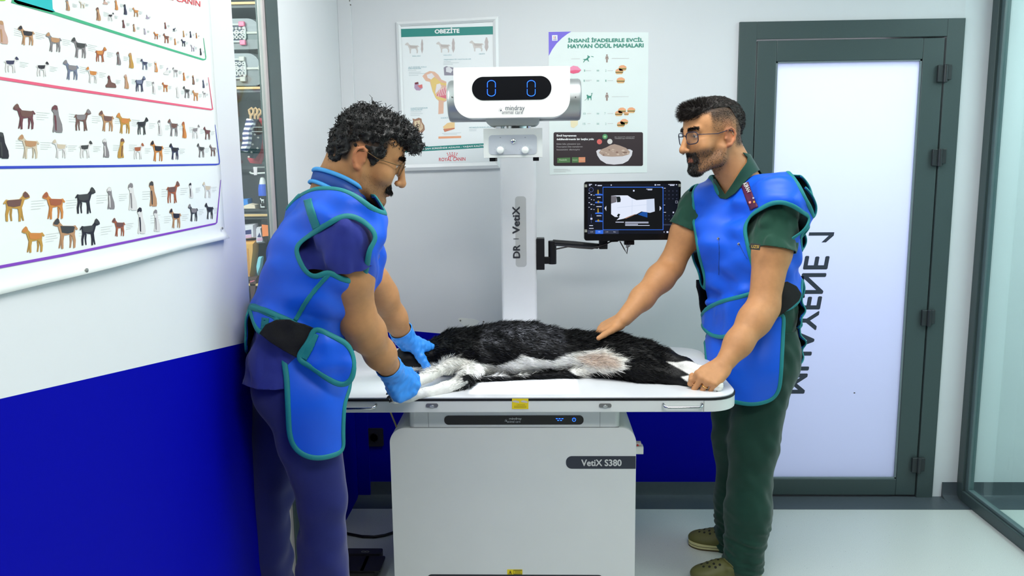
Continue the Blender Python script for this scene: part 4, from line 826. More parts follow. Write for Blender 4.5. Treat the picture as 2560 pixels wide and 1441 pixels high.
# ================================================================== shop shelf seen through the glazed strip
YS2 = 3.45
sp_ = lambda x, y, Y=YS2: P(x, y, Y)
OAK = mat('oak_edge', rgb(222, 184, 130), 0.5, var=.06, vscale=30)
SHG = mat('shelf_grey', rgb(108, 110, 114), 0.6, var=.04, vscale=10)
sh = thing('shop_shelf', 'tall grey shop shelf with oak edged boards behind the glazed strip', 'shelf', (-1.35, 3.7, 0))
xl, xr_ = -2.05, sp_(672, 300)[0]
MB().box(xl, xr_, 3.92, 3.94, 0, 2.6).build('back_panel', mat('shelf_back', rgb(66, 66, 72), 0.7), sh, smooth=None)
xs_ = sp_(657, 200)[0]
MB().box(xs_, xs_+.02, YS2+.03, 3.92, 0, 2.6).build('side_panel', mat('shelf_side', rgb(110, 112, 116), .6), sh, smooth=None)
zs_ = [(sp_(615, y)[2]) for y in (4, 217, 536)]
for z in zs_+[zs_[-1]-.30, zs_[-1]-.6, .1]:
    b = MB().box(xl, xs_, YS2+.012, 3.92, z-.022, z).build('board', SHG, sh, bevel=.001)
    MB().box(xl, xs_, YS2, YS2+.012, z-.022+.012, z).build('oak_lipping', OAK, b, bevel=.001)
# two pet carriers
KG = mat('carrier_grey', rgb(140, 144, 150), 0.45, var=.03); KD = mat('carrier_dark', rgb(112, 116, 120), .45); GR = mat('carrier_grille', rgb(206, 206, 204), 0.35); PK = mat('clip_pink', rgb(244, 110, 150), .4); GYC = mat('clip_grey', rgb(190, 186, 180), .4)
def carrier(y0, y1, clip, label):
    a, b = sp_(525, y0), sp_(645, y1); x0, x1 = a[0], b[0]; z0, z1 = sp_(600, y0)[2], sp_(600, y1)[2]; yf = YS2+.03; zm = (z0+z1)/2
    t = thing('pet_carrier', label, 'pet carrier', ((x0+x1)/2, yf+.2, z0), 'pet carriers on the shop shelf')
    def shell(za, zb, top, m, nm):
        mb = MB(); n = 8; rings = []
        for i in range(n+1):
            yy = yf+.40*i/n; k = 1-.06*abs(2*i/n-1)**3; cx = (x0+x1)/2; hw = (x1-x0)/2*k
            r = .05; pr = rrect(cx-hw, cx+hw, za, zb-(.0 if not top else .02*(1-k)*8), r, 6, (.0, .0, r, r) if top else (.02, .02, 0, 0)); rings.append([(p[0], yy, p[1]) for p in pr])
        m_ = len(rings[0]); vs = [p for r in rings for p in r]; fs = [(i*m_+j, i*m_+(j+1) % m_, (i+1)*m_+(j+1) % m_, (i+1)*m_+j) for i in range(n) for j in range(m_)]
        mb.add(vs, fs); mb.add(rings[0], [tuple(range(m_))]); mb.add(rings[-1], [tuple(range(m_))]); return mb.build(nm, m, t)
    shell(zm+.002, z1, True, KG, 'upper_shell'); shell(z0, zm-.002, False, KD, 'lower_shell')
    MB().box(x0-.006, x1+.006, yf-.005, yf+.40, zm-.006, zm+.004).build('rim', GYC, t, bevel=.002)
    gx0_, gx1_ = x0+.04, x1-.065; g0_, g1_ = z0+.03, z1-.035; mb = MB()
    mb.tube([(x, yf-.008, z) for x, z in rrect(gx0_, gx1_, g0_, g1_, .02)], .004, 6, closed=True, ref=(0, 1, 0))
    n = 7
    for i in range(n):
        for za, zb in ((zm+.014, g1_-.012), (g0_+.012, zm-.012)):
            c = gx0_+(gx1_-gx0_)*(i+.5)/n; w_ = (gx1_-gx0_)/n*.30
            mb.tube([(x, yf-.008, z) for x, z in rrect(c-w_, c+w_, za, zb, w_*.95, 4)], .0028, 5, closed=True, ref=(0, 1, 0))
    for i in range(4): c = gx0_+(gx1_-gx0_)*(i+.6)/4; mb.tube([(c+.008*math.cos(q), yf-.008, zm+.008*math.sin(q)) for q in np.linspace(0, 6.28, 11)[:-1]], .003, 5, closed=True, ref=(0, 1, 0))
    mb.tube([(gx0_, yf-.008, zm), (gx1_, yf-.008, zm)], .0035, 6)
    mb.build('door_grille', GR, t)
    MB().box(gx0_+.004, gx1_-.004, yf-.004, yf+.004, g0_+.004, g1_-.004).build('door_backing', mat('carrier_inside', rgb(78, 84, 104), .6), t, smooth=None)
    for cx, cz in ((gx1_-.012, g1_+.002), (gx1_-.012, g0_-.004), (x1+.002, zm)): MB().box(cx-.012, cx+.012, yf-.016, yf+.004, cz-.010, cz+.010).build('clip', clip, t, bevel=.003)
    return t
carrier(121, 37, PK, 'grey pet carrier with pink clips standing on the other carrier')
carrier(213, 125, GYC, 'grey pet carrier with grey clips standing on the shelf board')
# hanging dog clothes
def garment(pts, yy, th, m, name, label, cat, hook=None, patt=None):
    t = thing(name, label, cat, sp_(pts[0][0], pts[0][1], yy), 'dog clothes on shop hangers')
    v = [sp_(x, y, yy) for x, y in pts]; c = np.mean(v, 0); mb = MB(); rings = []
    for s_, dy in ((.86, -th), (1, -th*.55), (1, th*.55), (.86, th)): rings.append([c+(p-c)*s_+V3(0, dy, 0) for p in v])
    n = len(v)
    mb.add([p for r in rings for p in r], [(i*n+j, i*n+(j+1) % n, (i+1)*n+(j+1) % n, (i+1)*n+j) for i in range(3) for j in range(n)])
    for r in (rings[0], rings[-1]):
        tr = tessellate_polygon([[Vector(p.tolist()) for p in r]]); mb.add(r, tr)
    mb.build('garment', m, t)
    if patt:
        for nm, mm, polys in patt:
            for q in polys: MB().prism([sp_(x, y, yy)+V3(0, -th-.002, 0) for x, y in q], (0, .003, 0)).build(nm, mm, t)
    if hook: mb = MB().tube([sp_(x, y, yy) for x, y in hook], .005, 8); mb.build('hanger_loop', mat('hanger_tan', rgb(200, 158, 112), .5), t)
    return t
z3 = lambda x, y: (540+x/3.431, y/3.431)
Z3 = lambda pts: [z3(*p) for p in pts]
NAV = mat('knit_navy', rgb(40, 40, 56), .85); 
stripes = [[(268-i*6.5, 1040+i*36), (328-i*10 if i < 2 else 306-i*4, 1050+i*36), (326-i*10 if i < 2 else 304-i*4, 1066+i*36), (266-i*6.5, 1054+i*36)] for i in range(7)]
def stripe_mat():
    m = bpy.data.materials.new('striped_knit'); m.use_nodes = True; nt = m.node_tree; b = nt.nodes['Principled BSDF']; b.inputs['Roughness'].default_value = .85
    tc = nt.nodes.new('ShaderNodeTexCoord'); w = nt.nodes.new('ShaderNodeTexWave'); w.wave_type = 'BANDS'; w.bands_direction = 'Z'; w.inputs['Scale'].default_value = 17; w.inputs['Distortion'].default_value = 1.2; w.inputs['Detail Scale'].default_value = 3
    nt.links.new(tc.outputs['Object'], w.inputs['Vector']); r = nt.nodes.new('ShaderNodeValToRGB'); r.color_ramp.interpolation = 'CONSTANT'; r.color_ramp.elements[0].color = rgb(66, 66, 120); r.color_ramp.elements[1].position = .5; r.color_ramp.elements[1].color = rgb(232, 230, 236)
    nt.links.new(w.outputs['Fac'], r.inputs[0]); nt.links.new(r.outputs[0], b.inputs['Base Color']); return m
loop = lambda cx, cy, s: Z3([(cx-6*s, cy+60*s), (cx-8*s, cy+30*s), (cx+14*s, cy+8*s), (cx+20*s, cy-18*s), (cx, cy-38*s), (cx-22*s, cy-20*s), (cx-16*s, cy+8*s), (cx-2*s, cy+26*s)])
garment(Z3([(272, 1018), (306, 1022), (330, 1060), (300, 1110), (296, 1200), (288, 1260), (262, 1304), (222, 1290), (240, 1220), (236, 1150), (256, 1080)]), 3.30, .02, stripe_mat(), 'dog_sweater', 'small navy and white striped dog sweater hanging frontmost behind the glass', 'dog sweater', loop(305, 966, 1.0))
SN = mat('spot_pale', rgb(226, 214, 206), .8)
garment(Z3([(300, 1010), (360, 1030), (392, 1090), (390, 1200), (372, 1300), (330, 1360), (275, 1352), (285, 1240), (300, 1120)]), 3.36, .02, NAV, 'dog_sweater', 'navy dog coat with scattered pale spots hanging behind the striped sweater', 'dog coat', loop(340, 966, 1.0),
        [('printed_spot', SN, [Z3([(x-11, y), (x, y-9), (x+11, y+2), (x, y+9)]) for x, y in ((376, 1182), (330, 1240), (370, 1272), (320, 1306), (296, 1346), (348, 1156))])])
garment(Z3([(380, 1010), (420, 1030), (436, 1090), (432, 1220), (410, 1330), (385, 1408), (300, 1400), (276, 1360), (340, 1350), (384, 1200), (396, 1090)]), 3.41, .018, mat('knit_red', rgb(190, 62, 76), .8), 'dog_sweater', 'red dog coat hanging behind the spotted navy coat', 'dog coat', loop(370, 970, .9))
garment(Z3([(434, 1090), (452, 1150), (448, 1300), (426, 1390), (400, 1390), (424, 1260)]), 3.45, .014, mat('knit_green', rgb(52, 92, 72), .8), 'dog_sweater', 'dark green dog coat showing as a sliver behind the red coat', 'dog coat')
garment(Z3([(470, 1110), (500, 1120), (500, 1395), (470, 1388), (442, 1350), (455, 1220)]), 3.40, .016, mat('cloth_sky', rgb(20, 160, 232), .7), 'dog_sweater', 'bright sky blue dog coat hanging beside the dark frame', 'dog coat')
t = thing('garment_rail', 'pair of thin chrome rails holding the hanging dog coats', 'rail', sp_(640, 320, 3.38))
for y in (318, 329): MB().tube([sp_(628, y, 3.30), sp_(676, y+.5, 3.36)], .0025, 8).build('rail_rod', CHR, t)
# hook with packaged brushes
t = thing('display_hook', 'white wire display hook above the packaged blue brushes', 'hook', sp_(650, 432, 3.4))
z4 = lambda x, y: (560+x/3.604, 400+y/3.604)
MB().tube([sp_(*z4(x, y), 3.38) for x, y in ((232, 108), (242, 120), (262, 124), (340, 120), (450, 114))], .004, 8).build('hook_wire', GR, t); MB().tube([sp_(*z4(x, y), 3.38) for x, y in ((265, 66), (450, 66))], .0016, 6).build('price_wire', GR, t)
MB().prism([sp_(*z4(x, y), 3.375) for x, y in ((263, 66), (298, 68), (298, 136), (270, 138))], (0, .003, 0)).build('price_tag', mat('tag_pale', rgb(226, 214, 220), .5), t)
BB = mat('bottle_blue', rgb(62, 100, 214), .4); BW = mat('bottle_white', rgb(226, 226, 226), .4); BK = mat('bottle_black', rgb(36, 34, 36), .5)
def brush(cx, yy, lab):
    t = thing('bottle', lab, 'bottle', sp_(*z4(cx, 445), yy), 'blue bottles on the shop shelf')
    p0, p1 = sp_(*z4(cx, 445), yy), sp_(*z4(cx, 155), yy); H = p1[2]-p0[2]; r = abs(sp_(*z4(cx+42, 445), yy)[0]-p0[0])
    MB().lathe(p0, (0, 0, 1), [(0, r*.9), (.004, r), (H*.42, r), (H*.42, 0)], 24).build('label_sleeve', BK, t); MB().lathe(p0+V3(0, 0, H*.42), (0, 0, 1), [(0, r), (H*.22, r*.98), (H*.36, r*.8), (H*.36, 0)], 24).build('bottle_body', BB, t)
    MB().lathe(p0+V3(0, 0, H*.78), (0, 0, 1), [(0, r*.72), (H*.1, r*.6), (H*.2, r*.4), (H*.22, 0)], 24).build('cap', BW, t)
    mb = MB(); 
    for u, v in STAND[:0]: pass
    mb.prism([p0+V3((u-.5)*r*.9, -r-.001, H*(.20+.16*v)) for u, v in STAND], (0, .004, 0)); mb.build('dog_mark', BW, t); mb = MB().prism([p0+V3(a*r*.5, -r-.001, H*b) for a, b in ((-.8, .06), (.9, .06), (.9, .1), (-.5, .1), (-.5, .17), (-.8, .17))], (0, .004, 0)); mb.build('label_mark', BW, t)
brush(362, 3.49, 'blue bottle with a black dog label, left one of two on the oak shelf'); brush(444, 3.50, 'blue bottle with a black dog label, half hidden by the dark frame')
# lower goods
def bag(pts, yy, th, m, name, label, cat, extra=()):
    t = thing(name, label, cat, sp_(*z4(*pts[0]), yy)); v = [sp_(*z4(x, y), yy) for x, y in pts]; c = np.mean(v, 0); n = len(v); mb = MB()
    rings = [[c+(p-c)*s_+V3(0, dy, 0) for p in v] for s_, dy in ((.8, -th), (1, -th*.3), (1, th*.3), (.8, th))]
    mb.add([p for r in rings for p in r], [(i*n+j, i*n+(j+1) % n, (i+1)*n+(j+1) % n, (i+1)*n+j) for i in range(3) for j in range(n)])
    for r in (rings[0], rings[-1]): mb.add(r, tessellate_polygon([[Vector(p.tolist()) for p in r]]))
    mb.build('bag_body', m, t)
    for nm, mm, q in extra: MB().prism([sp_(*z4(x, y), yy)+V3(0, -th-.0015, 0) for x, y in q], (0, .0025, 0)).build(nm, mm, t)
bag([(120, 355), (245, 345), (250, 398), (120, 440)], 3.56, .03, mat('pack_blue', rgb(66, 140, 226), .5), 'parcel', 'light blue packet lying on the oak shelf left of the bottles', 'packet')
bag([(150, 440), (190, 410), (250, 390), (310, 400), (318, 440)], 3.52, .03, mat('pack_cream', rgb(236, 216, 196), .6), 'parcel', 'cream cloth bundle on the oak shelf before the blue packet', 'bundle')
PKM = mat('pack_white', rgb(232, 226, 236), .5); PKL = mat('pack_navy', rgb(60, 62, 120), .5); PKP = mat('pack_pink', rgb(226, 176, 206), .5)
bag([(150, 585), (300, 570), (304, 700), (150, 720)], 3.50, .035, PKM, 'parcel', 'white bag with navy lettering on the shelf under the bottles', 'bag', [('printed_label', PKL, [(206, 632), (270, 622), (272, 660), (206, 668)]), ('printed_stripe', PKP, [(200, 676), (272, 666), (272, 694), (202, 700)])])
bag([(304, 605), (352, 598), (375, 745), (308, 752)], 3.49, .03, PKM, 'parcel', 'narrow white bag with a blue triangle beside the navy lettered bag', 'bag', [('printed_label', PKL, [(322, 690), (340, 652), (356, 690)]), ('printed_stripe', PKP, [(318, 700), (368, 695), (370, 720), (320, 724)])])
bag([(344, 540), (412, 530), (424, 700), (400, 770), (372, 740), (356, 640)], 3.44, .025, BK, 'bottle', 'black pouch with a bright orange middle hanging by the frame', 'pouch', [('orange_band', mat('pack_orange', rgb(248, 140, 78), .5), [(358, 578), (414, 584), (418, 680), (366, 686)])])
bag([(405, 450), (435, 455), (470, 620), (420, 690), (408, 560)], 3.42, .015, mat('pouch_dark', rgb(52, 46, 50), .6), 'pouch', 'dark slim pouch hanging against the frame', 'pouch')
bag([(150, 725), (300, 722), (300, 800), (270, 1050), (150, 1050)], 3.50, .04, mat('pack_amber', rgb(236, 178, 100), .5), 'parcel', 'amber paper sack standing on the low shelf behind the left wall edge', 'sack', [('fold_line', mat('pack_tan', rgb(214, 150, 84), .5), [(236, 790), (250, 790), (262, 1040), (240, 1040)])])
bag([(318, 872), (352, 868), (340, 960), (310, 1040), (300, 960)], 3.47, .02, mat('pack_aqua', rgb(150, 220, 236), .5), 'bottle', 'pale aqua bottle beside the amber sack', 'bottle')
bag([(240, 1056), (310, 1046), (300, 1180), (262, 1290), (246, 1180)], 3.47, .02, mat('pack_brown', rgb(92, 66, 66), .6), 'parcel', 'brown bag on the low board under the amber sack', 'bag', [('printed_stripe', mat('pack_rose', rgb(236, 130, 150), .5), [(248, 1090), (290, 1078), (290, 1086), (248, 1100)])])
# ================================================================== soft bodies: blended round shapes turned into one skin
class Field:
    def __init__(self): self.p = []; self.fold = None
    def cone(self, a, ra, b, rb, k=.02, sq=None, q=1.0, sub=False):
        self.p.append(('c', np.asarray(a, float), float(ra), np.asarray(b, float), float(rb), k, None if sq is None else nrm(sq), q, sub)); return self
    def ball(self, c, r, k=.02, sub=False): return self.cone(c, r, np.asarray(c, float)+V3(0, 0, 1e-4), r, k, sub=sub)
    def ell(self, c, R, rad, k=.02, sub=False):
        self.p.append(('e', np.asarray(c, float), np.asarray(R, float), np.asarray(rad, float), k, sub)); return self
    def chain(self, pts, rads, k=.02, **kw):
        for i in range(len(pts)-1): self.cone(pts[i], rads[i], pts[i+1], rads[i+1], k, **kw)
        return self
    def extend(self, other, infl=0.0):
        for q in other.p:
            if q[0] == 'c': self.p.append(q[:2]+(q[2]+infl,)+q[3:4]+(q[4]+infl,)+q[5:])
            else: self.p.append(q[:3]+(q[3]+infl,)+q[4:])
        return self
    def bbox(self, q):
        if q[0] == 'c':
            lo = np.minimum(q[1]-q[2], q[3]-q[4]); hi = np.maximum(q[1]+q[2], q[3]+q[4]); pad = q[5]
        else:
            r = np.sqrt(((q[2]*q[3][:, None])**2).sum(0)); lo, hi = q[1]-r, q[1]+r; pad = q[4]
        return lo-pad-.012, hi+pad+.012
    def dist(self, X, prims=None):
        d = np.full(len(X), .5)
        for q in (self.p if prims is None else prims):
            if q[0] == 'c':
                _, a, ra, b, rb, k, sq, sf, sub = q; ba = b-a; pa = X-a
                t = np.clip(pa @ ba/(ba @ ba), 0, 1); w = pa-t[:, None]*ba
                if sq is not None: w = w+np.outer((w @ sq)*(1/sf-1), sq)
                e = np.sqrt((w*w).sum(1))-(ra+(rb-ra)*t)
                if sq is not None: e = e*min(1, sf*1.15)
            else:
                _, c, R, rad, k, sub = q; y = (X-c) @ R.T/rad; k0 = np.sqrt((y*y).sum(1))+1e-9; k1 = np.sqrt(((y/rad)**2).sum(1))+1e-9
                e = k0*(k0-1)/k1
            if sub:
                h = np.clip(.5-.5*(e+d)/k, 0, 1); d = d+(-e-d)*h+k*h*(1-h)
            else:
                h = np.clip(.5+.5*(d-e)/k, 0, 1); d = d+(e-d)*h-k*h*(1-h)
        if self.fold is not None: d = d+self.fold(X)
        return d
    def mesh(self, h=.004, n=26):
        bb = [self.bbox(q) for q in self.p]
        lo = np.min([b[0] for b, q in zip(bb, self.p) if not q[-1]], 0)-2*h; hi = np.max([b[1] for b, q in zip(bb, self.p) if not q[-1]], 0)+2*h
        N = np.ceil((hi-lo)/h).astype(int)+2; S = N+n+6
        cid = lambda i, j, k: ((i+1)*S[1]+(j+1))*S[2]+(k+1)
        ids, vs, quads = [], [], []
        for ci in range(0, N[0], n):
            for cj in range(0, N[1], n):
                for ck in range(0, N[2], n):
                    c0 = lo+h*(np.array([ci, cj, ck])-1); c1 = c0+h*(n+2)
                    act = [q for q, b in zip(self.p, bb) if (b[0] < c1).all() and (b[1] > c0).all()]
                    if not [q for q in act if not q[-1]]: continue
                    ax = np.arange(-1, n+1)
                    I, J, K = np.meshgrid(ax+ci, ax+cj, ax+ck, indexing='ij')
                    # quick reject on a coarse grid
                    X = lo+h*np.stack([I, J, K], -1)
                    sub_ = X[::9, ::9, ::9].reshape(-1, 3); ds = self.dist(sub_, act)
                    if np.abs(ds).min() > h*9*1.3 and (np.sign(ds) == np.sign(ds[0])).all(): continue
                    D = self.dist(X.reshape(-1, 3), act).reshape(I.shape)
                    s = D < 0
                    if s.all() or not s.any(): continue
                    cs = [s[a:s.shape[0]-1+a, b:s.shape[1]-1+b, c:s.shape[2]-1+c] for a in (0, 1) for b in (0, 1) for c in (0, 1)]
                    tot = sum(x.astype(np.int8) for x in cs); mix = (tot > 0) & (tot < 8)
                    w = np.argwhere(mix)
                    if len(w) == 0: continue
                    acc = np.zeros((len(w), 3)); cnt = np.zeros(len(w))
                    for axis in range(3):
                        o1, o2 = [a for a in range(3) if a != axis]
                        for p in (0, 1):
                            for r in (0, 1):
                                A = w.copy(); A[:, o1] += p; A[:, o2] += r; B = A.copy(); B[:, axis] += 1
                                da, db = D[tuple(A.T)], D[tuple(B.T)]; m = (da < 0) != (db < 0)
                                t = np.where(m, da/np.where(m, da-db, 1), 0); pos = A.astype(float); pos[:, axis] += t
                                acc[m] += pos[m]; cnt[m] += 1
                    v = acc/cnt[:, None]; v = lo+h*(v+np.array([ci, cj, ck])-1)
                    ids.append(cid(w[:, 0]-1+ci, w[:, 1]-1+cj, w[:, 2]-1+ck)); vs.append(v)
                    for axis in range(3):
                        o1, o2 = (axis+1) % 3, (axis+2) % 3
                        sl0 = [slice(1, n+1)]*3; sl1 = list(sl0); sl1[axis] = slice(2, n+2)
                        a, b = s[tuple(sl0)], s[tuple(sl1)] if sl1[axis].stop <= s.shape[axis] else None
                        if b is None: continue
                        e = np.argwhere(a != b)
                        if len(e) == 0: continue
                        flip = a[tuple(e.T)]; g = e+np.array([ci, cj, ck]); qd = []
                        for p, r in ((-1, -1), (0, -1), (0, 0), (-1, 0)):
                            c = g.copy(); c[:, o1] += p; c[:, o2] += r; qd.append(cid(c[:, 0], c[:, 1], c[:, 2]))
                        qd = np.stack(qd, 1); qd[~flip] = qd[~flip][:, ::-1]; quads.append(qd)
        ids = np.concatenate(ids); vs = np.concatenate(vs); quads = np.concatenate(quads)
        u, first = np.unique(ids, return_index=True); V = vs[first]
        ix = np.searchsorted(u, quads); ix[ix >= len(u)] = 0
        ok = (u[ix] == quads).all(1)
        return V, ix[ok]
# s has n+2 nodes per axis: indices 0..n+1 stand for -1..n, so edges need nodes 1..n+1
def relax(V, F, it=2, lam=.5):
    E = np.concatenate([F[:, [i, (i+1) % F.shape[1]]] for i in range(F.shape[1])]); n = len(V)
    deg = np.bincount(E[:, 0], minlength=n)+np.bincount(E[:, 1], minlength=n)
    for _ in range(it):
        A = np.zeros_like(V)
        for c in range(3): A[:, c] = np.bincount(E[:, 0], V[E[:, 1], c], n)+np.bincount(E[:, 1], V[E[:, 0], c], n)
        V = V+lam*(A/np.maximum(deg, 1)[:, None]-V)
    return V
def vnormals(V, F):
    n = np.zeros_like(V); a = np.cross(V[F[:, 1]]-V[F[:, 0]], V[F[:, -1]]-V[F[:, 0]])
    for i in range(F.shape[1]):
        for c in range(3): n[:, c] += np.bincount(F[:, i], a[:, c], len(V))
    return n/(np.linalg.norm(n, axis=1, keepdims=True)+1e-12)
def np_mesh(name, V, F, mats, parent=None, col=None, smooth=True, facemat=None):
    me = bpy.data.meshes.new(name); V = np.asarray(V, np.float32); F = np.asarray(F, np.int32); k = F.shape[1]
    me.vertices.add(len(V)); me.vertices.foreach_set('co', V.ravel())
    me.loops.add(F.size); me.loops.foreach_set('vertex_index', F.ravel())
    me.polygons.add(len(F)); me.polygons.foreach_set('loop_start', np.arange(0, F.size, k, dtype=np.int32))
    if facemat is not None: pass
    me.update(calc_edges=True); me.validate()
    if col is not None:
        ca = me.color_attributes.new('Col', 'FLOAT_COLOR', 'POINT'); c4 = np.ones((len(V), 4), np.float32); c4[:, :3] = np.asarray(col)[:, :3]
        ca.data.foreach_set('color', c4.ravel())
    o = link(name, me, parent, mats)
    if smooth: me.shade_smooth()
    return o
def tri(F): return F if F.shape[1] == 3 else np.concatenate([F[:, [0, 1, 2]], F[:, [0, 2, 3]]])
def clip(V, F, s):
    """keep the part of a triangle mesh where s > 0, cut cleanly"""
    F = tri(F); s = np.where(np.abs(s) < 1e-7, 1e-7, s); pos = s > 0; cnt = pos[F].sum(1)
    keep = F[cnt == 3]; out = [keep]; newV = [V]; base = len(V); cache_keys = []; nv = len(V)
    T1 = F[cnt == 1]; T2 = F[cnt == 2]
    def rot(T, val):
        idx = np.argmax(pos[T] == val, 1); return np.stack([T[np.arange(len(T)), (idx+i) % 3] for i in range(3)], 1)
    edges = []
    A = rot(T1, True) if len(T1) else np.zeros((0, 3), int); B = rot(T2, False) if len(T2) else np.zeros((0, 3), int)
    E = np.concatenate([A[:, [0, 1]], A[:, [0, 2]], B[:, [0, 1]], B[:, [0, 2]]])
    if len(E) == 0: return V, keep
    Es = np.sort(E, 1); key = Es[:, 0].astype(np.int64)*nv+Es[:, 1]; u, inv = np.unique(key, return_inverse=True); i0, i1 = u//nv, u % nv
    t = s[i0]/(s[i0]-s[i1]); P_ = V[i0]+(V[i1]-V[i0])*t[:, None]; e = inv.ravel()+nv
    na, nb = len(A), len(B); ea, eb, ec, ed = e[:na], e[na:2*na], e[2*na:2*na+nb], e[2*na+nb:]
    out.append(np.stack([A[:, 0], ea, eb], 1)); out.append(np.stack([ec, B[:, 1], B[:, 2]], 1)); out.append(np.stack([ec, B[:, 2], ed], 1))
    V2 = np.concatenate([V, P_]); F2 = np.concatenate(out)
    used = np.unique(F2); mp = np.full(len(V2), -1); mp[used] = np.arange(len(used)); return V2[used], mp[F2]
def biggest(V, F, minv=200):
    """drop stray crumbs"""
    n = len(V); lab = np.arange(n)
    for _ in range(400):
        m = lab[F].min(1); new = lab.copy(); np.minimum.at(new, F.ravel(), np.repeat(m, F.shape[1])); new = new[new]
        if (new == lab).all(): break
        lab = new
    c = np.bincount(lab, minlength=n); F = F[c[lab[F[:, 0]]] >= min(minv, c.max())]; used = np.unique(F); mp = np.full(n, -1); mp[used] = np.arange(len(used)); return V[used], mp[F]
def boundary_loops(F):
    E = np.concatenate([F[:, [0, 1]], F[:, [1, 2]], F[:, [2, 0]]]); k = E[:, 0].astype(np.int64)*(F.max()+1)+E[:, 1]; kr = E[:, 1].astype(np.int64)*(F.max()+1)+E[:, 0]
    b = E[~np.isin(k, kr)]; nxt = {int(a): int(c) for a, c in b}; loops = []
    while nxt:
        a = next(iter(nxt)); lp = [a]; c = nxt.pop(a)
        while c != a and c in nxt: lp.append(c); c = nxt.pop(c)
        if len(lp) > 12: loops.append((lp, c == a))
    return loops
def resample(P_, step, closed):
    P_ = np.asarray(P_); Q = np.vstack([P_, P_[:1]]) if closed else P_
    L = np.r_[0, np.cumsum(np.linalg.norm(np.diff(Q, axis=0), axis=1))]; n = max(4, int(L[-1]/step))
    t = np.linspace(0, L[-1], n+1)[:-1] if closed else np.linspace(0, L[-1], n)
    return np.stack([np.interp(t, L, Q[:, c]) for c in range(3)], 1)
def soften(P_, closed, it=3):
    for _ in range(it):
        if closed: P_ = .5*P_+.25*(np.roll(P_, 1, 0)+np.roll(P_, -1, 0))
        else: P_ = np.vstack([P_[:1], .5*P_[1:-1]+.25*(P_[:-2]+P_[2:]), P_[-1:]])
    return P_
def binding(name, V, F, mat_, parent, w=.008, th=.0032, only=None):
    """flat tape sewn along every open edge of a cloth"""
    N = vnormals(V, F)
    for lp, closed in boundary_loops(F):
        pts = soften(resample(V[lp], .008, closed), closed, 4); nn = resample(V[lp]+N[lp]*.01, .008, closed)
        if only is not None and not only(pts): continue
        mb = MB(); n = len(pts)
        from_idx = lambda p: N[lp][np.argmin(((V[lp]-p)**2).sum(1))]
        T = (np.roll(pts, -1, 0)-np.roll(pts, 1, 0)) if closed else np.gradient(pts, axis=0)
        seg = 8; vs = []
        for i in range(n):
            t = nrm(T[i]); u = from_idx(pts[i]); u = nrm(u-t*(u @ t)); s_ = np.cross(t, u)
            for k in range(seg): a = 2*math.pi*k/seg; vs.append(pts[i]+s_*w*math.cos(a)+u*th*math.sin(a))
        m = n if closed else n-1
        fs = [(i*seg+k, i*seg+(k+1) % seg, ((i+1) % n)*seg+(k+1) % seg, ((i+1) % n)*seg+k) for i in range(m) for k in range(seg)]
        mb.add(vs, fs); mb.build(name, mat_, parent, smooth=math.pi)
def inside(poly, pts):
    """signed distance (pixels) to an outline, positive inside"""
    poly = np.asarray(poly, float); A = poly; B = np.roll(poly, -1, 0); x, y = pts[:, 0], pts[:, 1]
    dmin = np.full(len(pts), 1e9); ins = np.zeros(len(pts), bool)
    for a, b in zip(A, B):
        e = b-a; t = np.clip(((x-a[0])*e[0]+(y-a[1])*e[1])/(e @ e+1e-12), 0, 1); dx, dy = x-a[0]-t*e[0], y-a[1]-t*e[1]; dmin = np.minimum(dmin, dx*dx+dy*dy)
        c = ((a[1] > y) != (b[1] > y)); xi = a[0]+(y-a[1])*e[0]/(e[1] if abs(e[1]) > 1e-12 else 1e-12); ins ^= c & (x < xi)
    return np.where(ins, 1, -1)*np.sqrt(dmin)
def spline(pts, n=6, closed=True):
    """smooth outline through points"""
    P_ = np.asarray(pts, float); m = len(P_); out = []
    for i in range(m if closed else m-1):
        p0, p1, p2, p3 = [P_[j % m] if closed else P_[min(max(j, 0), m-1)] for j in (i-1, i, i+1, i+2)]
        for t in np.linspace(0, 1, n, endpoint=False):
            out.append(.5*((2*p1)+(-p0+p2)*t+(2*p0-5*p1+4*p2-p3)*t*t+(-p0+3*p1-3*p2+p3)*t**3))
    if not closed: out.append(P_[-1])
    return np.array(out)
def noise3(X, seed=0, n=10, f0=10, f1=40, stretch=None):
    r = np.random.default_rng(seed); o = np.zeros(len(X))
    for i in range(n):
        k = nrm(r.normal(size=3))*r.uniform(f0, f1)*3.2
        if stretch is not None: k = k*np.asarray(stretch)
        o += np.sin(X @ k+r.uniform(0, 6.28))
    return o/math.sqrt(n/2)
def strands(roots, dirs, length, rad, rng, bend=.3, segs=3, grav=(0, 0, -.3)):
    """thin three sided hairs; returns V, F"""
    n = len(roots); L = np.broadcast_to(length, (n,)); pts = [roots]; d = dirs.copy(); cur = roots.copy()
    for i in range(segs):
        d = d+rng.normal(size=d.shape)*bend*.5+np.asarray(grav)*.5/segs; d /= np.linalg.norm(d, axis=1, keepdims=True)
        cur = cur+d*(L/segs)[:, None]; pts.append(cur.copy())
    side = np.cross(dirs, rng.normal(size=dirs.shape)); side /= np.linalg.norm(side, axis=1, keepdims=True)+1e-9
    V, F = [], []
    for i in range(segs): w = rad*(1-.75*i/segs); V += [pts[i]-side*w, pts[i]+side*w]
    V.append(pts[segs]); V = np.stack(V, 1); per = V.shape[1]; base = np.arange(n)[:, None]*per; tris = []
    for i in range(segs-1): a = 2*i; tris += [(a, a+1, a+3), (a, a+3, a+2)]
    a = 2*(segs-1); tris.append((a, a+1, per-1))
    F = (base[:, :, None]+np.array(tris)[None]).reshape(-1, 3); return V.reshape(-1, 3), F
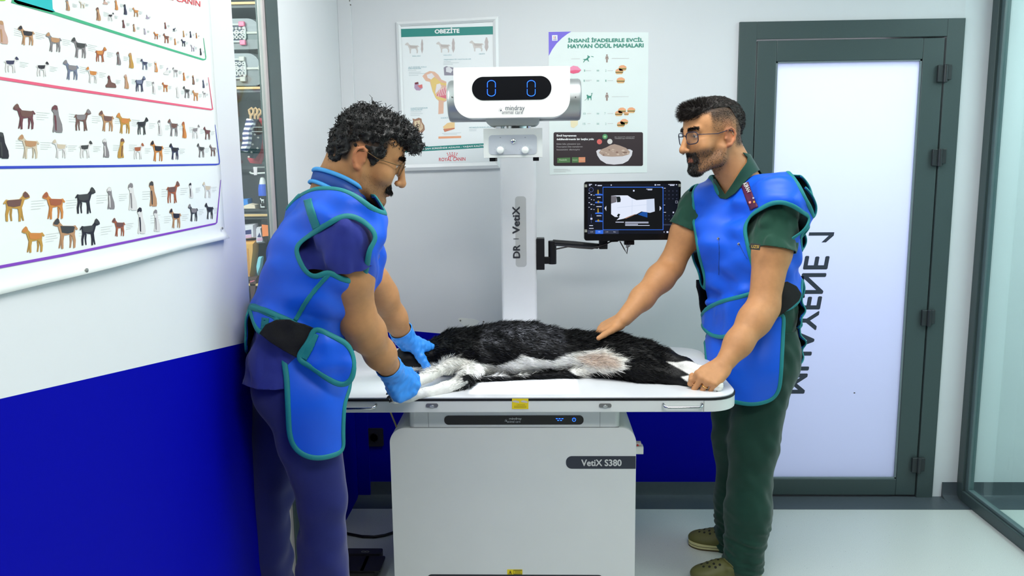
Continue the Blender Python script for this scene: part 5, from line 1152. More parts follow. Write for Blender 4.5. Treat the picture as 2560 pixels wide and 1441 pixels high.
def surf_points(V, F, n, rng, weight=None):
    F = tri(F); a = np.linalg.norm(np.cross(V[F[:, 1]]-V[F[:, 0]], V[F[:, 2]]-V[F[:, 0]]), axis=1)
    if weight is not None: a = a*np.maximum(weight[F].mean(1), 0)
    i = rng.choice(len(F), n, p=a/a.sum()); r1 = np.sqrt(rng.random(n)); r2 = rng.random(n); w = np.stack([1-r1, r1*(1-r2), r1*r2], 1)
    return (V[F[i]]*w[:, :, None]).sum(1), F[i], w
# ================================================================== building blocks of people
def frame(f, up=(0, 0, 1)):
    """forward, left, up unit vectors from a forward direction"""
    f = nrm(f); l = nrm(np.cross(up, f)); return f, l, np.cross(f, l)
def hand(F, wrist, d, n, right, bends, spread=8, s=1.0, thumb=(40, 20, 25), thumb_open=.6, r_add=0.0, thumb_len=1.0, drop=.35, thumb_to=None):
    """palm, four fingers and a thumb. d: towards the knuckles, n: out of the back of the hand; bends: degrees at the three joints of each finger"""
    d = nrm(d); n = nrm(np.asarray(n, float)-d*np.dot(n, d)); t = np.cross(n, d) if right else np.cross(d, n)   # t: thumb side
    W = np.asarray(wrist, float); K = []; tips = {}
    off = [(.030, .088), (.010, .092), (-.011, .087), (-.030, .078)]; lens = [(.044, .026, .021), (.049, .030, .022), (.046, .028, .022), (.036, .021, .019)]
    rad = [(.0098, .0086, .0075), (.0100, .0088, .0077), (.0096, .0084, .0074), (.0086, .0075, .0066)]
    for i in range(4):
        k = W+s*(d*off[i][1]+t*off[i][0]); K.append(k)
        F.cone(W+s*(t*off[i][0]*.62+d*.008), s*.0165+r_add, k-n*s*.002, s*.0122+r_add, k=.012)
    F.cone(W+s*(t*.018+d*.03-n*.008), s*.017+r_add, K[0]-d*s*.03-n*s*.008, s*.013+r_add, k=.014)
    F.cone(W+s*(-t*.020+d*.02-n*.007), s*.014+r_add, K[3]-d*s*.02-n*s*.006, s*.0115+r_add, k=.014)
    for i in range(4):
        a0 = math.radians((1.5-i)*spread); dd = nrm(d*math.cos(a0)+t*math.sin(a0)); nn = n; p = K[i]; b = bends[i]
        ax = nrm(np.cross(nn, dd))                 # curl axis
        for j in range(3):
            th = math.radians(b[j]); dd, nn = dd*math.cos(th)-nn*math.sin(th), nn*math.cos(th)+dd*math.sin(th)
            q = p+dd*lens[i][j]*s; F.cone(p, rad[i][j]*s+r_add, q, rad[i][min(j+1, 2)]*s*(1 if j < 2 else .92)+r_add, k=.0045); p = q
        tips[i] = (p, dd, nn)
    tb = W+s*(t*.022+d*.022-n*.010); td = nrm(d*(1-thumb_open)+t*thumb_open*1.15-n*drop)
    if thumb_to is not None: td = nrm(np.asarray(thumb_to)-tb)
    ax = nrm(np.cross(td, -n)); tn = nrm(np.cross(np.cross(td, n), td))
    p = tb
    for j, (L, r0, r1) in enumerate(((.042, .0155, .0122), (.032, .0118, .0100), (.026, .0102, .0080))):
        if j: th = math.radians(thumb[j]); td = nrm(td*math.cos(th)+nrm(d-td*(d @ td))*math.sin(th))
        q = p+td*L*s*thumb_len; F.cone(p, r0*s+r_add, q, r1*s+r_add, k=.010 if j == 0 else .005); p = q
    tips['t'] = (p, td, tn)
    return K, tips
def nails(tips, which, parent, m, s=1.0):
    for w in which:
        p, dd, nn = tips[w]; mb = MB(); c = p+nn*.0072*s-dd*.002*s; sd = np.cross(dd, nn); rows = []
        for u in np.linspace(-1, 1, 5):
            for v in np.linspace(-1, 1, 5): rows.append(c+dd*u*.0058*s*(1-.15*v*v)+sd*v*.0052*s*(1-.18*max(u, 0))-nn*(v*v*.0022+.0006*max(u, 0))*s)
        mb.add(rows, [(i*5+j, (i+1)*5+j, (i+1)*5+j+1, i*5+j+1) for i in range(4) for j in range(4)]); mb.build('fingernail', m, parent, smooth=math.pi)
class Head:
    """face and skull in head space: f forward, l left, u up, origin midway between the ears"""
    def __init__(self, c, yaw, pitch, roll, s):
        f0 = V3(math.cos(yaw), math.sin(yaw), 0); l = V3(-math.sin(yaw), math.cos(yaw), 0); z = V3(0, 0, 1)
        f = f0*math.cos(pitch)-z*math.sin(pitch); u = np.cross(f, l)
        l, u = l*math.cos(roll)+u*math.sin(roll), u*math.cos(roll)-l*math.sin(roll)
        self.c, self.f, self.l, self.u, self.s = np.asarray(c, float), f, l, u, s; self.R = np.stack([f, l, u])
    def w(self, f, l, u): return self.c+self.s*(self.f*f+self.l*l+self.u*u)
    def loc(self, X): return (X-self.c) @ self.R.T/self.s
    def build(self, F, jaw=1.0, nose=1.0):
        w, s, R = self.w, self.s, self.R; E = lambda c, r, k=.02, sub=False: F.ell(w(*c), R, np.array(r)*s, k, sub); Cn = lambda a, ra, b, rb, k=.012, sub=False: F.cone(w(*a), ra*s, w(*b), rb*s, k, sub=sub)
        E((-.006, 0, .052), (.090, .074, .082), .02); E((.040, 0, .060), (.052, .064, .056), .03); E((-.042, 0, .030), (.050, .062, .06), .03)
        E((.050, 0, -.005), (.044, .058, .056), .03)
        E((.058, 0, -.050), (.036, .040, .040), .025)
        for q in (1, -1):
            Cn((.004, q*.060, -.030), .014, (.020, q*.052, -.066), .015, .025); Cn((.020, q*.052, -.066), .015, (.076, q*.020, -.088), .014, .028)
            E((.068, q*.040, -.012), (.022, .022, .022), .022)
            Cn((.094, q*.010, .043), .008, (.080, q*.042, .043), .009, .016)
            E((.0915, q*.031, .024), (.016, .017, .011), .010, True)      # eye socket
            F.ball(w(.0785, q*.031, .0235), .0132*s, .003)
            Cn((.0905, q*.019, .0295), .0028, (.0875, q*.043, .0285), .0030, .005); Cn((.0905, q*.031, .032), .0026, (.086, q*.046, .028), .0026, .005)
            Cn((.0895, q*.022, .0165), .0026, (.086, q*.043, .0170), .0026, .005)
            # ear: bowl, rim, lobe
            E((-.012, q*.074, .004), (.016, .008, .026), .010)
            rim = [(.000, q*.077, .016), (-.004, q*.081, .027), (-.014, q*.085, .032), (-.025, q*.087, .025), (-.029, q*.087, .010), (-.025, q*.084, -.008), (-.014, q*.079, -.022), (-.005, q*.076, -.024)]
            for a, b in zip(rim[:-1], rim[1:]): Cn(a, .0042, b, .0042, .004)
            F.ball(w(-.008, q*.077, -.023), .0065*s, .006); F.ball(w(.003, q*.076, .000), .0045*s, .004)
            E((-.011, q*.0885, .004), (.010, .008, .015), .004, True)
        Cn((.0955, 0, .036), .0095, (.121, 0, -.014), .0105*nose, .012); F.ball(w(.122, 0, -.0185), .0112*s*nose, .008)
        for q in (1, -1):
            F.ball(w(.110, q*.0115, -.022), .0082*s*nose, .007); F.ball(w(.1125, q*.0065, -.0305), .0042*s, .004, True)
        for q in (1, -1):
            Cn((.1005, q*.002, -.0500), .0058, (.0905, q*.021, -.0535), .0035, .005); Cn((.0985, 0, -.0600), .0064, (.0900, q*.019, -.0570), .0036, .005)
        Cn((.1045, 0, -.0545), .0016, (.094, .022, -.0550), .0010, .0025, True); Cn((.1045, 0, -.0545), .0016, (.094, -.022, -.0550), .0010, .0025, True)
        E((.0980, 0, -.0725), (.008, .020, .0045), .010, True)
        E((.082*jaw, 0, -.087), (.020, .022, .018), .016)
def arm(F, S, E_, W, rs=(.056, .052, .043, .046, .029), k=.03):
    """shoulder, elbow, wrist"""
    S, E_, W = map(np.asarray, (S, E_, W)); m = S+(E_-S)*.45; F.cone(S, rs[0], m, rs[1], k); F.cone(m, rs[1], E_, rs[2], k)
    q = E_+(W-E_)*.22; F.cone(E_, rs[2], q, rs[3], k); F.cone(q, rs[3], E_+(W-E_)*.62, rs[3]*.82, k); F.cone(E_+(W-E_)*.62, rs[3]*.82, W, rs[4], k)
SKIN = attr_mat('skin', 0.52, var=.05, vscale=60, bump=.10, bscale=500, spec=.35)
NAIL = mat('fingernail_pink', rgb(216, 164, 140), .35)
HAIRB = mat('hair_black', rgb(15, 13, 13), .5, spec=.5)
HAIRD = mat('hair_dark_brown', rgb(36, 30, 27), .55, spec=.35)
SB = np.array(rgb(192, 138, 92)[:3])
def shade(col, w, c): w = np.clip(w, 0, 1)[:, None]; return col*(1-w)+np.asarray(c)[None, :3]*w
def ss(a, b, x): t = np.clip((x-a)/(b-a), 0, 1); return t*t*(3-2*t)
def face_colours(V, H, base, beard, scalp, beard_col, scalp_col, near=.2):
    """complexion: lips, shaved beard and cropped scalp"""
    col = np.tile(base, (len(V), 1)); L = H.loc(V); d = np.linalg.norm(L-np.array([.02, 0, .02]), axis=1); inh = d < .17
    f, l, u = L.T
    col = shade(col, inh*ss(.085, .10, f)*ss(.012, .004, np.abs(u+.0545)*.8)*ss(.024, .016, np.abs(l))*.75, rgb(170, 92, 78))
    col = shade(col, inh*ss(.016, .006, np.linalg.norm(L-np.array([.120, 0, -.018]), axis=1))*.25, rgb(206, 116, 92))
    ear = inh*ss(.070, .078, np.abs(l))*ss(-.045, -.030, f)*ss(.012, .004, f); col = shade(col, ear*.45, rgb(206, 116, 86))
    if beard: col = shade(col, inh*beard(f, l, u), beard_col)
    if scalp: col = shade(col, inh*scalp(f, l, u), scalp_col)
    # eyeball whites and irises
    for q in (1, -1):
        e = np.linalg.norm(L-np.array([.0785, q*.031, .0235]), axis=1); open_ = inh*(e < .0145)*(f > .086)*ss(.0052, .0040, np.abs(u-.0228)); col = shade(col, open_, rgb(196, 182, 170))
        ir = open_*ss(.0052, .0040, np.hypot(l-q*.031, u-.0226)); col = shade(col, ir, rgb(34, 22, 16))
    return col
def brow(H, q, parent, m, rng, V, dense=300, thick=.0042):
    t = rng.random(dense); F_, L_, U_ = .098-.018*t**1.5, .012+.038*t, .0435+.008*np.sin(t*2.2)-.004*t
    off = rng.normal(size=dense)*thick*(1-.5*t); roots = H.c+H.s*(np.outer(F_+.004, H.f)+np.outer(q*L_, H.l)+np.outer(U_+off, H.u))
    near = V[np.linalg.norm(V-H.c, axis=1) < .16]; roots = np.stack([near[np.argmin(((near-p)**2).sum(1))] for p in roots])
    d = np.outer(.15-.3*t, H.f)+np.outer(q*(.8+.2*t), H.l)+np.outer(.45-.7*t, H.u); d /= np.linalg.norm(d, axis=1, keepdims=True)
    Vs, F = strands(roots, d, .010*H.s, .0011, rng, bend=.25, segs=2); return np_mesh('eyebrow', Vs, F, m, parent, smooth=False)
def specs(H, parent, m, lens_m, shape, temple_u=.02, w=.024, hgt=.020, fpos=.106, wire=.0013):
    """spectacles: two rims, bridge, temples, lenses"""
    g = thing('glasses', None, None, H.c); g.parent = parent; g.matrix_parent_inverse = world_of(parent).inverted()
    for q in (1, -1):
        pts = [H.w(fpos-.010*(abs(q*.033+w*x)/.05)**2, q*.033+w*x, .021+hgt*y-.002) for x, y in shape]
        MB().tube(pts, wire, 8, closed=True, ref=H.f).build('rim', m, g, smooth=math.pi)
        MB().poly(pts).build('lens', lens_m, g, smooth=None)
        MB().tube([H.w(fpos-.012, q*(.033+w), .028), H.w(.085, q*.066, .026), H.w(.03, q*.077, .020), H.w(-.004, q*.083, .026), H.w(-.020, q*.0845, .022), H.w(-.030, q*.083, .008)], .0014, 8).build('temple', m, g, smooth=math.pi)
    MB().tube([H.w(fpos+.0005, .033-w, .026), H.w(fpos+.004, .005, .030), H.w(fpos+.004, -.005, .030), H.w(fpos+.0005, -.033+w, .026)], .0013, 8).build('bridge', m, g, smooth=math.pi)
    return g
def clog(heel, toe, m_up, m_sole, m_hole, label, w=.052, strap=True, charm=None):
    heel, toe = np.asarray(heel, float), np.asarray(toe, float); f, l, u = frame((toe-heel)*np.array([1, 1, 0])); L = np.linalg.norm(toe-heel)
    at_ = lambda a, b, c: heel+f*a*L+l*b+V3(0, 0, c)
    return f, l, at_, L
def cloth_mat(name, col, var=.05, bump=.18, bscale=700, rough=.75, sheen=.2): return mat(name, col, rough, var=var, vscale=9, bump=bump, bscale=bscale, spec=.25, sheen=sheen)
LEAD = mat('lead_apron_blue', rgb(16, 92, 226), 0.42, var=.03, vscale=12, bump=.12, bscale=900, spec=.4)
TEALB = mat('teal_binding', rgb(14, 128, 132), 0.6, bump=.2, bscale=700)
ELAST = mat('black_elastic', rgb(9, 9, 11), 0.8, bump=.3, bscale=600)
def px_clip(V, F, poly, far=None, yref=None, side=1):
    """cut a cloth to an outline traced in the photo; far: outline for the half turned away"""
    q = project(V); s = inside(poly, q)
    if far is not None:
        N = vnormals(V, F); away = ((V-CAMP)*N).sum(1) > 0.0
        s2 = inside(far, q) if far is not True else np.full(len(V), 5.0); s = np.where(away, s2, s)
    return clip(V, F, s)
LINING = mat('apron_lining', rgb(14, 40, 46), .7)
def cloth(name, V, F, m, parent, thick=.004, offset=-1):
    lined = m is LEAD
    o = np_mesh(name, V, F, [m, LINING] if lined else m, parent)
    if thick:
        md = o.modifiers.new('thickness', 'SOLIDIFY'); md.thickness = thick; md.offset = offset
        if lined: md.material_offset = 1
    return o
def scale_at(Y): return Y*1.0/FPX
# ================================================================== the man on the right
rngR = np.random.default_rng(11)
pR = thing('person', 'bearded man in green scrubs and blue apron gripping the dog by its hind feet', 'person', (0.80, 3.0, 0))
HR = Head(P(1783, 350, 2.985), math.pi+math.radians(22), math.radians(8), math.radians(2), 1.06)
fh, lh, _ = frame((-.96, -.28, 0)); fc_, lc, _ = frame((-.74, -.67, 0))
Hip, Wst, Chs, Upp = P(1885, 850, 3.02), P(1882, 735, 3.02), P(1860, 610, 3.01), P(1858, 515, 3.02)
ShL, ElL, WrL = P(1946, 515, 2.87), P(1909, 768, 2.79), P(1806, 916, 2.66)
ShR, ElR, WrR = P(1752, 508, 3.13), P(1676, 668, 3.11), P(1560, 796, 2.90)
def torso_R(infl=0.0):
    F = Field()
    for s in (1, -1):
        F.cone(Hip+s*lh*.065, .118+infl, Wst+s*lh*.055+s*lc*.01, .108+infl, .05); F.cone(Wst+s*lh*.055+s*lc*.01, .108+infl, Chs+s*lc*.072, .112+infl, .05); F.cone(Chs+s*lc*.072, .112+infl, Upp+s*lc*.080, .082+infl, .05)
    F.cone(Upp-lc*.12, .062+infl, Upp+lc*.12, .062+infl, .06)
    return F
def folds_R(X): return .0040*noise3(X, 3, 10, 14, 34, (1, 1, 1.6))*ss(.55, .85, X[:, 2])+.0022*noise3(X, 4, 8, 40, 70, (1, 1, .6))
# --- body: head, neck, arms, hands, trunk and legs as one skin
B = Field(); HR.build(B, jaw=1.0)
NeckB = P(1852, 470, 3.02)
B.cone(HR.w(-.020, 0, -.015), .058, NeckB, .066, .03); B.cone(HR.w(-.030, 0, .0), .05, NeckB+V3(.02, .0, 0), .06, .03)
for s in (1, -1): B.cone(NeckB+V3(0, 0, -.01), .045, Upp+s*lc*.13+V3(0, 0, .015), .045, .04)
B.extend(torso_R(-.028))
arm(B, ShL, ElL, WrL, (.054, .064, .050, .053, .0305)); arm(B, ShR, ElR, WrR, (.052, .058, .046, .050, .0300))
B.cone(ElL+V3(.012, .01, -.004), .030, ElL, .035, .02)
KL, tipL = hand(B, WrL, P(1757, 953, 2.60)-WrL, (-.28, -.80, .55), False, [(58, 78, 40), (62, 82, 42), (66, 84, 44), (70, 84, 40)], 3, 1.03, (0, 30, 40), .35)
KR, tipR = hand(B, WrR, P(1508, 820, 2.905)-WrR, (-.28, -.12, .95), True, [(26, 26, 14), (32, 28, 14), (34, 30, 14), (34, 30, 14)], 7, 1.05, (0, 0, 0), .14, thumb_len=1.12, thumb_to=P(1488, 851, 2.79))
kneeL, ankL, kneeR, ankR = P(1888, 1110, 2.93), P(1856, 1392, 2.88), P(1840, 1110, 3.08), P(1838, 1345, 3.11)
hipL, hipR = Hip+lh*.085+V3(0, 0, -.03), Hip-lh*.085+V3(0, 0, -.03)
for a, b, c in ((hipL, kneeL, ankL), (hipR, kneeR, ankR)):
    B.cone(a, .085, b, .055, .03); B.cone(b, .055, c, .040, .03)
    B.cone(c, .04, c+V3(-.05, 0, -.03), .025, .02)
V, F = B.mesh(.0036); V = relax(V, F, 2, .4); V, F = biggest(V, F, 900)
def beardR(f, l, u):
    line = ss(-.012, -.034, u)*ss(-.012, .02, f); gone = ss(.012, .018, np.abs(l)+0*f)
    st = .55*line*(1-.0*gone); goat = ss(.060, .076, f)*ss(-.022, -.032, u)*ss(.036, .026, np.abs(l)); side = .38*ss(.03, -.02, f)*ss(.05, .02, u)*ss(.045, .055, np.abs(l))*ss(-.02, -.005, f)
    lips = ss(.018, .012, np.abs(l))*ss(.008, .004, np.abs(u+.0545))*ss(.088, .094, f)
    return np.clip(np.maximum(np.maximum(st, .85*goat), side), 0, 1)*(1-lips)
def scalpR(f, l, u):
    hl = .060+.030*ss(.075, .03, f); back = ss(-.035, -.06, f); side = ss(.012, .034, u)*ss(.052, .034, f)*ss(.044, .055, np.abs(l)+.6*np.maximum(-f-.02, 0))
    fade = np.clip(.30+.6*ss(.035, .085, u), 0, .9)*side; nape = ss(-.045, -.02, u)*ss(-.035, -.055, f)*.8
    top = ss(.082, .098, u+.14*np.maximum(f-.02, 0)*0)*ss(.085, .07, f)
    return np.maximum(np.maximum(fade, nape), top*.95)
col = face_colours(V, HR, SB*np.array([1.0, .98, .98]), beardR, scalpR, rgb(52, 40, 32), rgb(50, 44, 40))
bodyR = np_mesh('body', V, F, SKIN, pR, col)
nails(tipR, ['t'], bodyR, NAIL, 1.05)
# ring
p_, d_, n_ = None, None, None
rp = KL[2]; dd = nrm(tipL[2][0]-KL[2])
b_ = math.radians(66); d0 = nrm(P(1757, 953, 2.60)-WrL); n0 = nrm(V3(-.28, -.80, .55)-d0*np.dot(V3(-.28, -.80, .55), d0)); fd = d0*math.cos(b_)-n0*math.sin(b_); cpt = KL[2]+fd*.020; s1 = nrm(np.cross(fd, n0)); s2 = np.cross(fd, s1)
mb = MB(); mb.tube([cpt+s1*.0108*math.cos(a)+s2*.0108*math.sin(a) for a in np.linspace(0, 6.28, 25)[:-1]], .0016, 6, closed=True, ref=fd); r_ = mb.build('ring', mat('gold', rgb(226, 184, 110), .25, metal=1.0), pR); r_['label'] = 'thin gold ring on the hand gripping the hind feet'
# --- hair: thick swept top, short sides
def cap_R():
    F = Field(); w, R, s = HR.w, HR.R, HR.s
    F.ell(w(-.012, 0, .062), R, np.array([.099, .070, .080])*s, .02); F.ell(w(.030, 0, .098), R, np.array([.062, .052, .036])*s, .02); F.ell(w(.074, 0, .104), R, np.array([.030, .046, .022])*s, .015); F.ell(w(-.060, 0, .055), R, np.array([.055, .060, .065])*s, .02)
    return F
cf = cap_R(); cf.fold = lambda X: .0016*noise3(X, 5, 12, 60, 190)
Vh, Fh = cf.mesh(.0036); L = HR.loc(Vh)
lim = .098-.02*ss(.02, .08, L[:, 0])-.100*ss(-.035, -.075, L[:, 0])+.012*ss(.05, .07, np.abs(L[:, 1]))*ss(-.05, .0, L[:, 0]); Vh, Fh = clip(Vh, Fh, L[:, 2]-lim)
hairR = np_mesh('hair', Vh, Fh, HAIRD, pR)
md = hairR.modifiers.new('thickness', 'SOLIDIFY'); md.thickness = .004; md.offset = -1
r0, fi, w_ = surf_points(Vh, Fh, 9000, rngR); nv = vnormals(Vh, Fh); nn = (nv[fi]*w_[:, :, None]).sum(1); Lr = HR.loc(r0)
front = ss(.0, .085, Lr[:, 0]); dirs = nn*(.25+.5*front)[:, None]+np.outer(.55*front-.6*(1-front), HR.f)+np.outer(.15*front-.5*ss(-.03, -.08, Lr[:, 0]), HR.u); dirs /= np.linalg.norm(dirs, axis=1, keepdims=True)
Vs, Fs = strands(r0-nn*.001, dirs, (.008+.016*front), .0007, rngR, bend=.30, segs=3, grav=(0, 0, 0)); np_mesh('hair_strands', Vs, Fs, HAIRD, hairR, smooth=False)
# short stubble of the sides and back, beard and moustache
Vb, Fb = V, tri(F); Lb = HR.loc(Vb); nb = vnormals(V, F); f, l, u = Lb.T; near = np.linalg.norm(Lb, axis=1) < .17
goat = near*ss(.056, .074, f)*ss(-.026, -.034, u)*ss(.038, .028, np.abs(l)+.25*np.maximum(-.07-u, 0))*(1-ss(.020, .014, np.abs(l))*ss(.0085, .0055, np.abs(u+.0545)))
cheek = near*ss(-.018, -.040, u+.10*np.maximum(.05-f, 0))*ss(-.004, .015, f)*.28
wt = np.maximum(goat, cheek*.8)*(f > -.01)*(.4+.6*RNG.random(len(f)))
r0, fi, w_ = surf_points(V, F, 5200, rngR, wt); nn = (nb[fi]*w_[:, :, None]).sum(1); dirs = nn*.5+np.outer(np.full(len(r0), .15), HR.f)+np.outer(np.full(len(r0), -.8), HR.u); dirs /= np.linalg.norm(dirs, axis=1, keepdims=True)
wl = (wt[fi]*w_).sum(1); Vs, Fs = strands(r0, dirs, .003+.008*wl, .00055, rngR, bend=.25, segs=2); np_mesh('beard', Vs, Fs, HAIRB, pR, smooth=False)
sc = near*scalpR(f, l, u)*ss(.10, .085, u); r0, fi, w_ = surf_points(V, F, 5200, rngR, sc*(.4+.6*ss(.02, .07, u))); nn = (nb[fi]*w_[:, :, None]).sum(1); dirs = nn*.7+np.outer(np.full(len(r0), -.5), HR.u)+np.outer(np.full(len(r0), -.3), HR.f); dirs /= np.linalg.norm(dirs, axis=1, keepdims=True)
Vs, Fs = strands(r0, dirs, .0035, .00045, rngR, bend=.2, segs=2); np_mesh('cropped_hair', Vs, Fs, HAIRD, hairR, smooth=False)
for q in (1, -1): brow(HR, q, pR, HAIRB, rngR, V)
SPM = mat('spectacle_navy', rgb(30, 34, 58), .3); LNS = bpy.data.materials.new('lens_clear'); LNS.use_nodes = True; nt = LNS.node_tree; a_ = nt.nodes.new('ShaderNodeBsdfTransparent'); a_.inputs[0].default_value = (.93, .95, .97, 1); g_ = nt.nodes.new('ShaderNodeBsdfGlossy'); g_.inputs['Roughness'].default_value = .03; x_ = nt.nodes.new('ShaderNodeMixShader'); x_.inputs[0].default_value = .07; nt.links.new(a_.outputs[0], x_.inputs[1]); nt.links.new(g_.outputs[0], x_.inputs[2]); nt.links.new(x_.outputs[0], nt.nodes['Material Output'].inputs[0])
RECT = [(math.copysign(abs(math.cos(t))**.6, math.cos(t)), math.copysign(abs(math.sin(t))**.6, math.sin(t))*(1 if math.sin(t) > 0 else 1.05)) for t in np.linspace(0, 6.28, 33)[:-1]]
specs(HR, pR, SPM, LNS, RECT, w=.025, hgt=.019, fpos=.108, wire=.0018)
# --- scrubs
GREEN = cloth_mat('green_scrubs', rgb(22, 68, 52), var=.08)
T = torso_R(-0.004)
T.cone(NeckB+V3(.012, .01, -.012), .072, Upp+V3(0, .01, 0), .070, .05)
for s in (1, -1): T.cone(NeckB+V3(.01, 0, -.03), .052, Upp+s*lc*.14+V3(0, 0, .012), .055, .04)
hemL = ShL+(ElL-ShL)*.44; hemR = ShR+(ElR-ShR)*.42
T.cone(ShL, .072, hemL+(ElL-ShL)*.06, .080, .035); T.cone(ShR, .070, hemR+(ElR-ShR)*.05, .073, .035)
T.fold = lambda X: np.clip(folds_R(X), -.008, .003)
Vt, Ft = T.mesh(.005); Vt = relax(Vt, Ft, 2)
def cut_below(Vc, Fc, P0, ax, lim): return clip(Vc, Fc, lim-(Vc-P0) @ nrm(ax))
# open the sleeves and the neck
sL = (Vt-hemL) @ nrm(ElL-ShL); sR = (Vt-hemR) @ nrm(ElR-ShR)
nearL = np.linalg.norm((Vt-hemL)-np.outer((Vt-hemL) @ nrm(ElL-ShL), nrm(ElL-ShL)), axis=1) < .105; nearR = np.linalg.norm((Vt-hemR)-np.outer((Vt-hemR) @ nrm(ElR-ShR), nrm(ElR-ShR)), axis=1) < .105
s_ = np.full(len(Vt), 1.0); s_ = np.where(nearL & (sL > -.05), np.minimum(s_, -sL), s_); s_ = np.where(nearR & (sR > -.05), np.minimum(s_, -sR), s_)
s_ = np.minimum(s_, Vt[:, 2]-P(1900, 905, 3.0)[2])
nz = (Vt-(NeckB+V3(-.01, -.01, .012))) @ nrm(NeckB-Upp+V3(-.012, -.01, .04)); vn = (Vt-Upp) @ fc_
neck_open = -nz-.55*ss(.0, .12, vn)*.10*ss(.055, .0, np.abs((Vt-Upp) @ lc)); s_ = np.where((Vt[:, 2] > Upp[2]-.03), np.minimum(s_, neck_open), s_)
Vt, Ft = clip(Vt, Ft, s_); Vt, Ft = biggest(Vt, Ft, 600)
tunicR = cloth('scrub_top', Vt, Ft, GREEN, pR, .0025)
c_ = P(1888, 615, 2.755); 
lb = ShL+(ElL-ShL)*.40; out_ = nrm(V3(-.35, -1, .05)); cc = lb+out_*.083; aa = nrm(ElL-ShL); bb = nrm(np.cross(aa, out_))
cc = P(1888, 617, lb[1]-.078); mb = MB().obox(cc, bb, out_, aa, .0165, .0016, .0105); sl = mb.build('sleeve_tag', mat('tag_black', rgb(22, 20, 18), .6), pR, bevel=.001)
mb = MB(); put_text(mb, 'UZSI', cc+out_*.002-bb*.002*0+aa*.005-nrm(V3(1, -.35, 0))*.012, nrm(V3(1, -.35, 0))*.024, -aa*.010, .01); mb.build('lettering', mat('tag_gold', rgb(206, 168, 60), .5), sl, smooth=None)
# v-neck collar
Cf = Field(); Cf.cone(HR.w(-.020, 0, -.015), .064, NeckB, .074, .03); Cf.cone(HR.w(-.030, 0, .0), .056, NeckB+V3(.02, .0, 0), .069, .03)
for s in (1, -1): Cf.cone(NeckB+V3(0, 0, -.01), .053, Upp+s*lc*.13+V3(0, 0, .015), .052, .04)
Cf.extend(torso_R(.004)); Vc, Fc = Cf.mesh(.0045); Vc = relax(Vc, Fc, 2)
vneck = [(1856, 381), (1890, 388), (1922, 404), (1912, 418), (1884, 434), (1861, 456), (1838, 483), (1816, 498), (1800, 496), (1783, 474), (1772, 453), (1787, 447), (1797, 464), (1812, 487), (1832, 458), (1850, 430), (1868, 406), (1870, 394)]
Vc, Fc = px_clip(Vc, Fc, vneck, far=[(1700, 458), (1790, 440), (1830, 397), (1858, 380), (1900, 388), (1930, 410), (1960, 440), (1900, 540), (1700, 540)]); Vc, Fc = biggest(Vc, Fc, 300); cloth('collar', Vc, Fc, GREEN, tunicR, .0025)
# necklace
mb = MB(); ctr = NeckB+V3(.0, .0, .035); pts = [ctr+lc*.070*math.cos(t)+fc_*(.068*math.sin(t))+V3(0, 0, -.018*math.sin(t)) for t in np.linspace(0, 6.28, 50)[:-1]]; mb.tube(pts, .0013, 6, closed=True); mb.build('necklace', CHR, pR)
# trousers
G = Field()
for s in (1, -1): G.cone(Hip+s*lh*.06+V3(0, 0, .06), .118, Hip+s*lh*.070+V3(.005, 0, -.06), .122, .05)
G.cone(hipL, .112, kneeL, .086, .05); G.chain([kneeL, kneeL*.4+ankL*.6, ankL+V3(0, 0, -.03)], [.086, .079, .072], .04)
G.cone(hipR, .112, kneeR, .086, .05); G.chain([kneeR, kneeR*.4+ankR*.6, ankR+V3(0, 0, -.05)], [.086, .079, .070], .04)
G.fold = lambda X: .0042*noise3(X, 8, 12, 6, 17, (1, 1, .35))+.0014*noise3(X, 10, 8, 20, 45, (1, 1, 1.3))+.0032*noise3(X, 9, 8, 18, 40, (1, 1, 2.2))*ss(.35, .05, X[:, 2])
Vg, Fg = G.mesh(.0055); Vg = relax(Vg, Fg, 2)
s_ = np.minimum(Hip[2]+.06-Vg[:, 2], Vg[:, 2]-np.where(Vg[:, 1] < (ankL[1]+ankR[1])/2, ankL[2]-.045, ankR[2]-.062)-.012*np.sin(Vg[:, 0]*60)*.3)
Vg, Fg = clip(Vg, Fg, s_); Vg, Fg = biggest(Vg, Fg, 500); trR = cloth('scrub_trousers', Vg, Fg, cloth_mat('green_trousers', rgb(18, 58, 46), var=.08), pR, .0025)
# --- lead apron: vest, waist flap, belt, skirt
A = torso_R(.017)
A.cone(Upp+lc*.06+V3(0, 0, .030), .062, P(1962, 488, 2.90), .074, .05); A.cone(P(1952, 496, 2.862), .084, P(2000, 533, 2.87), .050, .05); A.cone(P(1952, 505, 2.85), .088, P(1946, 560, 2.855), .092, .04)
A.cone(Upp-lc*.06+V3(0, 0, .020), .060, P(1760, 500, 3.11), .058, .05)
A.fold = lambda X: np.clip(.0045*noise3(X, 21, 9, 9, 26, (1, 1, 1.3))+.0085*noise3(X, 22, 6, 18, 36, (.4, .4, 1.5))*ss(1.14, .99, X[:, 2]), -.014, .006)
Va, Fa = A.mesh(.0052); Va = relax(Va, Fa, 2)
vest = spline([(1757, 452), (1775, 443), (1786, 455), (1790, 475), (1803, 491), (1815, 492), (1835, 478), (1858, 450), (1880, 428), (1905, 415), (1945, 415), (1985, 445), (2015, 500), (2034, 543), (2024, 566), (2003, 590), (2008, 650), (2006, 700), (1992, 760), (1900, 790), (1800, 790), (1757, 770), (1762, 700), (1748, 640), (1735, 560), (1728, 500), (1738, 468)], 5)
hole = spline([(1862, 572), (1868, 553), (1880, 537), (1902, 522), (1928, 509), (1955, 506), (1984, 516), (2010, 533), (2024, 544), (2016, 568), (1998, 586), (1974, 605), (1968, 660), (1900, 690), (1876, 640), (1866, 600)], 5)
